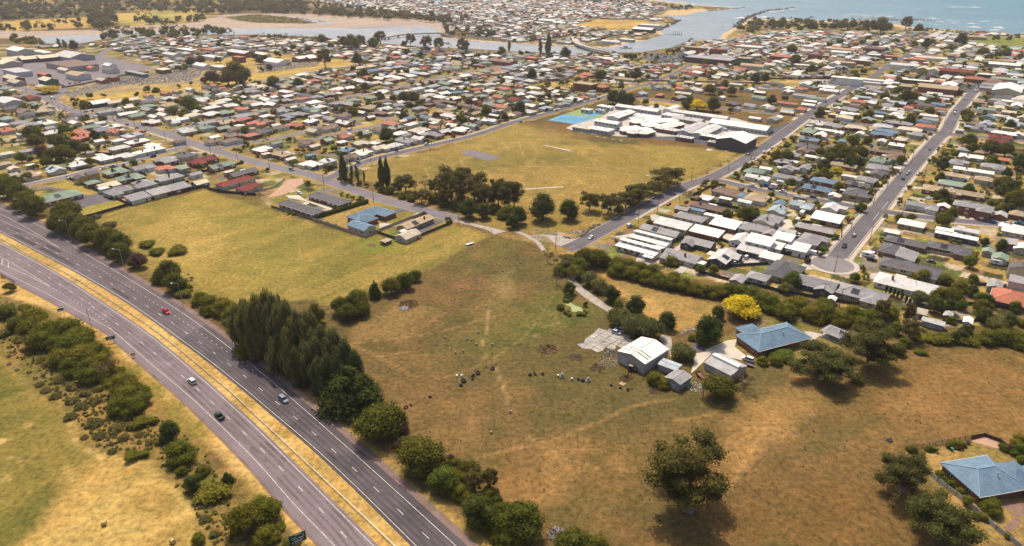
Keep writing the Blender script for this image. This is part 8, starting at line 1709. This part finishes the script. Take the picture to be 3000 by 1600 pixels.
if sk is None:
    bpy.context.view_layer.objects.active = tmp; tmp.select_set(True); bpy.ops.mesh.customdata_skin_add(); sk = me.skin_vertices[0].data
for v_, r_ in zip(sk, sr_): v_.radius = (r_, r_)
sk[0].use_root = True; tmp.modifiers.new('d', 'SUBSURF').levels = 1
dg = bpy.context.evaluated_depsgraph_get(); dg.update(); sheep_me = bpy.data.meshes.new_from_object(tmp.evaluated_get(dg)); bpy.data.objects.remove(tmp)
sheep_me.materials.clear(); sheep_me.materials.append(surf('wool', (.36, .30, .22), .95, .15, 4, world=False))
for tl, l, pl in ((10, [(1900,655),(2165,680),(2215,727),(2377,727),(2085,792),(2240,602),(2125,672),(2008,805)], 'in the centre paddock'), (14, [(2365,237),(2557,32)], 'in the lower paddock'), (6, [(2515,1222),(2520,1348),(2475,1358)], 'by the paddock fence'), (7, [(90,1275)], 'near the gravel track')):
    for i, p in enumerate(l):
        x, y = cg(tl, *p); o_ = ob('sheep', sheep_me, None, (x, y, 0), rng.uniform(0, 6.28), (1.0,)*3); reg(o_, 'pale woolly sheep grazing', pl, 'sheep', 'sheep grazing '+pl)
# tractor
X_, Y_ = cg(11, 1205, 985); root = empty('tractor', (X_, Y_, 0), RZC+.3); TG = surf('faded_tractor_paint', (.17, .13, .09), .7, .2, 1)
part(root, 'bonnet', TG, lambda m: loft(m, [(.3, .42, .36, .75, 1.55), (1.6, .40, .34, .75, 1.45), (2.0, .32, .26, .80, 1.30)]))
part(root, 'chassis', M_black, lambda m: m.box(-1.0, 1.9, -.25, .25, .55, .748))
cab_ = part(root, 'cab', M_glass, lambda m: loft(m, [(-1.0, .62, .6, .9, 2.3), (.28, .62, .58, .9, 2.3)])); part(root, 'cab_roof', ROOF['T'], lambda m: m.box(-1.15, .4, -.75, .75, 2.31, 2.45), cab_)
part(root, 'exhaust', M_black, lambda m: m.tube((1.2, .2, 1.4), (1.2, .2, 2.4), .05, .05, 6))
for sx, R_, wd in ((-.75, .82, .25), (1.5, .5, .16)):
    for sy in (-1, 1):
        mb = MB(); torus(mb, R_*.72, R_*.28, 0, 18, 8, 'y'); w_ = mb.build('wheel', M_rubber, root, (sx, sy*(.75 if R_ > .6 else .62), R_), smooth=True); part(root, 'rim', M_rust, lambda m: m.tube((0, -.08, 0), (0, .08, 0), R_*.5, R_*.5, 12), w_)
part(root, 'loader_bucket', M_rust, lambda m: m.prism([(2.4, -.9, .15), (3.1, -.9, .1), (3.1, .9, .1), (2.4, .9, .15)], [(2.4, -.9, .7), (2.5, -.9, .7), (2.5, .9, .7), (2.4, .9, .7)]))
tag(root, 'old tractor with cab parked against the white-roofed shed', 'tractor')
# trailers
def trailer(tl, x, y, rz, L_, W_, label, mat, tray=.4):
    X_, Y_ = cg(tl, x, y); root = empty('trailer', (X_, Y_, 0), rz)
    part(root, 'tray', mat, lambda m: (m.box(-L_/2, L_/2, -W_/2, W_/2, .55, .66), m.box(-L_/2, L_/2, -W_/2, -W_/2+.05, .661, .66+tray), m.box(-L_/2, L_/2, W_/2-.05, W_/2, .661, .66+tray), m.box(-L_/2, -L_/2+.05, -W_/2+.051, W_/2-.051, .661, .66+tray)))
    part(root, 'drawbar', M_steel, lambda m: m.tube((L_/2, 0, .55), (L_/2+1.4, 0, .5), .06, .05, 6))
    for sy in (-1, 1):
        mb = MB(); mb.tube((0, sy*(W_/2+.1)-.1, .33), (0, sy*(W_/2+.1)+.1, .33), .33, .33, 12); mb.build('wheel', M_rubber, root)
    tag(root, label, 'trailer'); return root
trailer(6, 2150, 1088, RZA-.2, 5.2, 2.1, 'flat grey car trailer in the golden paddock corner', M_steel, .12)
trailer(11, 1895, 1045, RZC-.6, 4.2, 2.0, 'old tipping trailer with rusty tray beside the workshop', M_rust, .5)
trailer(11, 2385, 935, RZC, 3.2, 1.8, 'timber trailer beside the parked white SUV', M_wood, .3)
# caravans
for tl, x, y, hd, lab in ((8, 1000, 1188, RZC, 'white caravan parked right of the turning circle'), (8, 1890, 1185, RZC, 'white caravan parked below the charcoal roofs'), (8, 60, 500, RZC, 'pale caravan beside the block wall'), (8, 120, 465, RZC, 'grey-green covered caravan in the left yard'), (8, 345, 770, RZA, 'grey camper trailer by the pale blue house'), (8, 2300, 1265, RZC, 'small white caravan in the right back yard')):
    X_, Y_ = cg(tl, x, y, 1.2); root = empty('caravan', (X_, Y_, 0), hd)
    part(root, 'body', M_white, lambda m: loft(m, [(-2.6, 1.05, 1.0, .5, 2.2), (-2.2, 1.1, 1.05, .45, 2.6), (1.9, 1.1, 1.05, .45, 2.6), (2.6, 1.05, .95, .6, 1.7)]))
    for sy in (-1, 1): part(root, 'window', M_glass, lambda m: m.box(-.8, .8, *sorted((sy*1.09, sy*1.13)), 1.4, 2.0)); part(root, 'wheel', M_rubber, lambda m: m.tube((0, sy*1.0-.12, .33), (0, sy*1.0+.12, .33), .33, .33, 10))
    part(root, 'drawbar', M_steel, lambda m: m.tube((2.5, 0, .5), (3.6, 0, .5), .06, .05, 6)); tag(root, lab, 'caravan')
# weeds and tufts standing in the paddocks
wr = random.Random(77); mb = MB()
for poly, n in (([(1020,1000),(1500,880),(1780,960),(2000,1180),(1960,1500),(1500,1590),(1100,1250)], 700), ([(2000,1230),(2600,1040),(3000,1010),(3000,1300),(2650,1320),(2250,1580),(1950,1590)], 420)):
    k = 0
    while k < n:
        px, py = wr.uniform(min(p[0] for p in poly), max(p[0] for p in poly)), wr.uniform(min(p[1] for p in poly), max(p[1] for p in poly))
        if not inpoly(px, py, poly): k += .3; continue
        k += 1; x, y = gp(px, py); s = wr.choice([.08, .1, .14, .2])*wr.uniform(.7, 1.3); m_ = wr.choice([0, 0, 0, 1])
        for j in range(3):
            a = wr.uniform(0, 6.28); dx, dy = math.cos(a)*s, math.sin(a)*s; lx, ly = wr.gauss(0, s*.5), wr.gauss(0, s*.5)
            mb.quad((x-dx, y-dy, 0), (x+dx, y+dy, 0), (x+dx*.5+lx, y+dy*.5+ly, s*1.5), (x-dx*.5+lx, y-dy*.5+ly, s*1.4), m_)
o_ = mb.build('paddock_weeds', [LM['tussock'], LM['bush']]); o_['kind'] = 'stuff'; o_['label'] = 'small weeds and tufts standing over the paddocks'; o_['category'] = 'weeds'
# heaps of branches, rubble and firewood
def heap(tl, x, y, R_, h, n, mats, label, seed, lo=.4, hi=1.6):
    X_, Y_ = cg(tl, x, y); r = random.Random(seed); mb = MB()
    for _ in range(n):
        a = r.uniform(0, 6.28); q = R_*math.sqrt(r.random()); z = h*(1-q/R_)*r.uniform(.2, 1); c = Vector((q*math.cos(a), q*math.sin(a), z+.1)); d = Vector((r.gauss(0, 1), r.gauss(0, 1), r.gauss(0, .35))).normalized()*r.uniform(lo, hi)
        mb.tube(c-d*.5, c+d*.5, r.uniform(.04, .14), r.uniform(.03, .09), 5, r.randrange(len(mats)))
    o_ = mb.build('debris_heap', mats, None, (X_, Y_, 0)); tag(o_, label, 'heap'); return o_
heap(10, 1530, 320, 4.6, 1.3, 260, [M_bark, M_rust, M_bark], 'brown heap of cut branches in the centre paddock', 1)
heap(10, 1495, 360, 2.0, .9, 90, [M_white, M_lamp, M_stone], 'white rubbish dumped on the branch heap', 2)
heap(15, 455, 1260, 2.6, 1.2, 160, [M_bark, M_steel, M_stone, M_wood], 'tangled scrap heap at the bottom edge', 3)
heap(11, 1000, 810, 3.0, .8, 120, [M_wood, M_bark, M_stone], 'pile of old timber behind the white-roofed shed', 4)
heap(11, 960, 900, 4.0, .3, 140, [M_stone, M_conc], 'strewn pale rubble beside the white-roofed shed', 5, .2, .7)
heap(11, 1850, 1150, 3.2, .4, 150, [M_stone, M_white, M_conc], 'heap of pale stones below the grey workshop', 6, .2, .7)
heap(11, 360, 770, 4.0, .5, 160, [M_bark, M_rust], 'burnt brown brush heap in the paddock, largest one', 7)
heap(11, 635, 850, 2.8, .4, 90, [M_bark, M_wood], 'burnt brown brush heap right of the largest one', 8)
heap(11, 870, 955, 3.0, .4, 90, [M_bark, M_rust], 'burnt brown brush heap left of the tractor', 9)
heap(11, 1150, 1055, 2.6, .4, 80, [M_bark, M_rust], 'low brush heap below the tractor', 10)
heap(11, 1440, 1190, 2.0, .3, 60, [M_bark, M_rust], 'low brown heap below the shed yard', 11)
heap(12, 270, 465, 3.0, .8, 120, [M_hay, M_wood], 'golden woodpile behind the blue farmhouse', 12, .3, .6)
heap(7, 250, 1010, 3.4, .9, 120, [M_stone, M_white], 'white rubble heap by the gravel track', 13, .3, .8)
heap(7, 660, 965, 2.6, .8, 90, [M_stone, M_white], 'white gravel pile in the ring of stones', 14, .3, .7)
def stones(label, pts, n, s0, s1, wd, mat, seed):
    P = smooth_line(pts, 1.0); r = random.Random(seed); mb = MB()
    for _ in range(n):
        p = r.choice(P); x, y = p[0]+r.gauss(0, wd), p[1]+r.gauss(0, wd); s = r.uniform(s0, s1); k = 6
        mb.prism([(x+s*r.uniform(.8, 1)*math.cos(2*math.pi*i/k), y+s*r.uniform(.8, 1)*math.sin(2*math.pi*i/k), 0) for i in range(k)], [(x+s*.6*r.uniform(.6, 1)*math.cos(2*math.pi*i/k), y+s*.6*r.uniform(.6, 1)*math.sin(2*math.pi*i/k), s*r.uniform(.6, 1.1)) for i in range(k)])
    o_ = mb.build('stones', mat); o_['kind'] = 'stuff'; o_['label'] = label; o_['category'] = 'stones'
stones('ring of rough boulders at the end of the park street', cgs(7, (470,1000),(560,1020),(680,1010),(740,970),(820,910),(870,890)), 70, .35, .9, .6, M_brown, 1)
stones('loose rocks beside the gravel track', cgs(7, (230,940),(330,970),(420,980)), 40, .3, .7, .8, M_stone, 2)
stones('pale stone edging of the farmhouse garden', cgs(12, (0,500),(-80,540)) + cgs(11, (2280,600),(2330,530),(2450,495),(2560,490)), 70, .2, .45, .3, M_stone, 3)
stones('rocks edging the farm driveway bed', cgs(11, (1710,610),(1760,580),(1830,570)), 40, .25, .6, .5, M_stone, 4)
stones('dark clods and dung scattered over the right paddock', cgs(15, (150,150),(700,400),(900,800),(500,900),(1100,1100),(1500,150),(300,600)), 80, .10, .22, 9, M_rust, 5)
# raised garden beds
for tl, x, y, hd, lab in ((11,2440,560,RZA,'timber raised garden bed behind the farmhouse, upper one'),(11,2410,590,RZA,'timber raised garden bed behind the farmhouse, lower one'),(12,210,215,RZC,'timber raised bed outside the back fence, left one'),(12,380,270,RZC,'timber raised bed outside the back fence, right one')):
    X_, Y_ = cg(tl, x, y); root = empty('raised_bed', (X_, Y_, 0), hd); part(root, 'soil', PAL['soil'], lambda m: m.box(-2.4, 2.4, -.6, .6, 0, .36))
    for a in ((-2.5, 2.5, -.68, -.6), (-2.5, 2.5, .6, .68), (-2.5, -2.41, -.599, .599), (2.41, 2.5, -.599, .599)): part(root, 'sleeper', M_wood, lambda m: m.box(*a, 0, .42))
    tag(root, lab, 'garden bed')
# wheelie bin, water trough, goal posts, nets, pool, wind turbine sculpture
X_, Y_ = cg(16, 1845, 415); root = empty('wheelie_bin', (X_, Y_, 0), .4); part(root, 'bin_body', M_fch, lambda m: m.prism([(-.24, -.28, .05), (.24, -.28, .05), (.24, .28, .05), (-.24, .28, .05)], [(-.3, -.36, 1.0), (.3, -.36, 1.0), (.3, .36, 1.0), (-.3, .36, 1.0)])); part(root, 'lid', surf('bin_green', (.02, .35, .20), .5, .1), lambda m: m.box(-.33, .33, -.4, .4, 1.0, 1.1))
for s in (-1, 1): part(root, 'wheel', M_rubber, lambda m: m.tube((s*.2-.03, .3, .12), (s*.2+.03, .3, .12), .12, .12, 8))
tag(root, 'wheelie bin with bright green lid on the corner lawn', 'bin')
X_, Y_ = cg(16, 1222, 315); root = empty('water_trough', (X_, Y_, 0), .2); mb = MB(); torus(mb, .75, .16, .25, 20, 6); mb.build('tub', M_black, root, smooth=True); part(root, 'water', M_glass, lambda m: m.tube((0, 0, .05), (0, 0, .3), .7, .7, 14))
for s in (-1, 1): part(root, 'post', M_wood, lambda m: m.tube((s*1.1, .7, 0), (s*1.1, .7, 1.5), .07, .06, 6))
part(root, 'rail', M_wood, lambda m: m.box(-1.2, 1.2, .66, .74, 1.0, 1.12)); tag(root, 'round black water trough with timber rail in the brown field', 'trough')
def goal(tl, x, y, rz, label, w_=7.3):
    X_, Y_ = cg(tl, x, y); root = empty('goal_posts', (X_, Y_, 0), rz)
    for s in (-1, 1): part(root, 'post', M_white, lambda m: m.tube((s*w_/2, 0, 0), (s*w_/2, 0, 2.4), .08, .08, 6))
    part(root, 'crossbar', M_white, lambda m: m.tube((-w_/2, 0, 2.4), (w_/2, 0, 2.4), .08, .08, 6)); tag(root, label, 'goal')
goal(6, 2310, 120, RZC, 'white goal posts behind the cricket nets', 7.3)
X_, Y_ = cg(6, 2200, 190); root = empty('cricket_nets', (X_, Y_, 0), RZC)
for i in range(5):
    for j in range(3): part(root, 'post', M_steel, lambda m: m.tube((-9+i*4.5, -3+j*3, 0), (-9+i*4.5, -3+j*3, 3), .05, .05, 5))
for j in range(3): part(root, 'top_rail', M_steel, lambda m: m.tube((-9, -3+j*3, 3), (9, -3+j*3, 3), .04, .04, 5))
tag(root, 'steel framed cricket practice nets on a grey slab', 'cricket nets')
X_, Y_ = cg(8, 1613, 628); root = empty('paddling_pool', (X_, Y_, 0)); mb = MB(); torus(mb, 1.7, .14, .3, 22, 6); mb.build('rim', surf('pool_blue', (.03, .25, .55), .4, .05), root, smooth=True); part(root, 'wall', surf('pool_blue', (.03, .25, .55), .4, .05), lambda m: m.tube((0, 0, 0), (0, 0, .3), 1.7, 1.7, 18)); part(root, 'water', PAL['blue'], lambda m: m.tube((0, 0, .301), (0, 0, .34), 1.55, 1.55, 18)); tag(root, 'round blue paddling pool on a dry lawn', 'pool')
# benches and white equipment on the field
for i, (tl, x, y) in enumerate(((7,860,5),(7,935,20),(7,1018,32),(7,1098,45),(7,1365,398),(7,720,775),(7,2155,152),(7,2170,212))):
    X_, Y_ = cg(tl, x, y); root = empty('field_marker', (X_, Y_, 0), RZC); part(root, 'board', M_white, lambda m: m.box(-1.4, 1.4, -.35, .35, .25, .45)); part(root, 'leg', M_white, lambda m: m.box(-1.2, -1.1, -.3, .3, 0, .249)); part(root, 'leg', M_white, lambda m: m.box(1.1, 1.2, -.3, .3, 0, .249)); reg(root, 'low white bench', 'on the sports field', 'bench', 'white benches on the field')
# letter: dead branches on the scrub
X_, Y_ = cg(9, 1080, 1080); r = random.Random(6); mb = MB()
for i in range(9):
    a = r.uniform(0, 6.28); p = Vector((0, 0, 1)); d = Vector((.35*math.cos(a), .35*math.sin(a), 1)).normalized(); L0 = r.uniform(4, 8); q = p+d*L0; mb.tube(p, q, .13, .06, 5)
    for k in range(3): u = p+d*L0*r.uniform(.4, .9); v_ = u+Vector((r.gauss(0, 1), r.gauss(0, 1), r.uniform(.4, 1.2)))*1.1; mb.tube(u, v_, .05, .02, 4)
mb.tube((0, 0, -.2), (0, 0, 1.1), .28, .2, 6); o_ = mb.build('dead_tree', M_barkp, None, (X_, Y_, 0)); tag(o_, 'leafless pale dead tree rising from the highway scrub', 'tree')
finish_labels()
# ------------------------------------------------------------------ air: closed box of thin haze round everything below the sky
hm = bpy.data.materials.new('thin_haze'); hm.use_nodes = True; t = hm.node_tree; t.nodes.clear()
o_ = t.nodes.new('ShaderNodeOutputMaterial'); pvn = t.nodes.new('ShaderNodeVolumePrincipled')
pvn.inputs['Color'].default_value = (.95, .88, .90, 1); pvn.inputs['Density'].default_value = .00007; pvn.inputs['Anisotropy'].default_value = .35
t.links.new(pvn.outputs[0], o_.inputs['Volume'])
mb = MB(); mb.box(-6200, 6700, -300, 13200, -1.5, 160)
hz = mb.build('haze', hm); hz['kind'] = 'stuff'; hz['label'] = 'thin pale summer haze over the far town and sea'
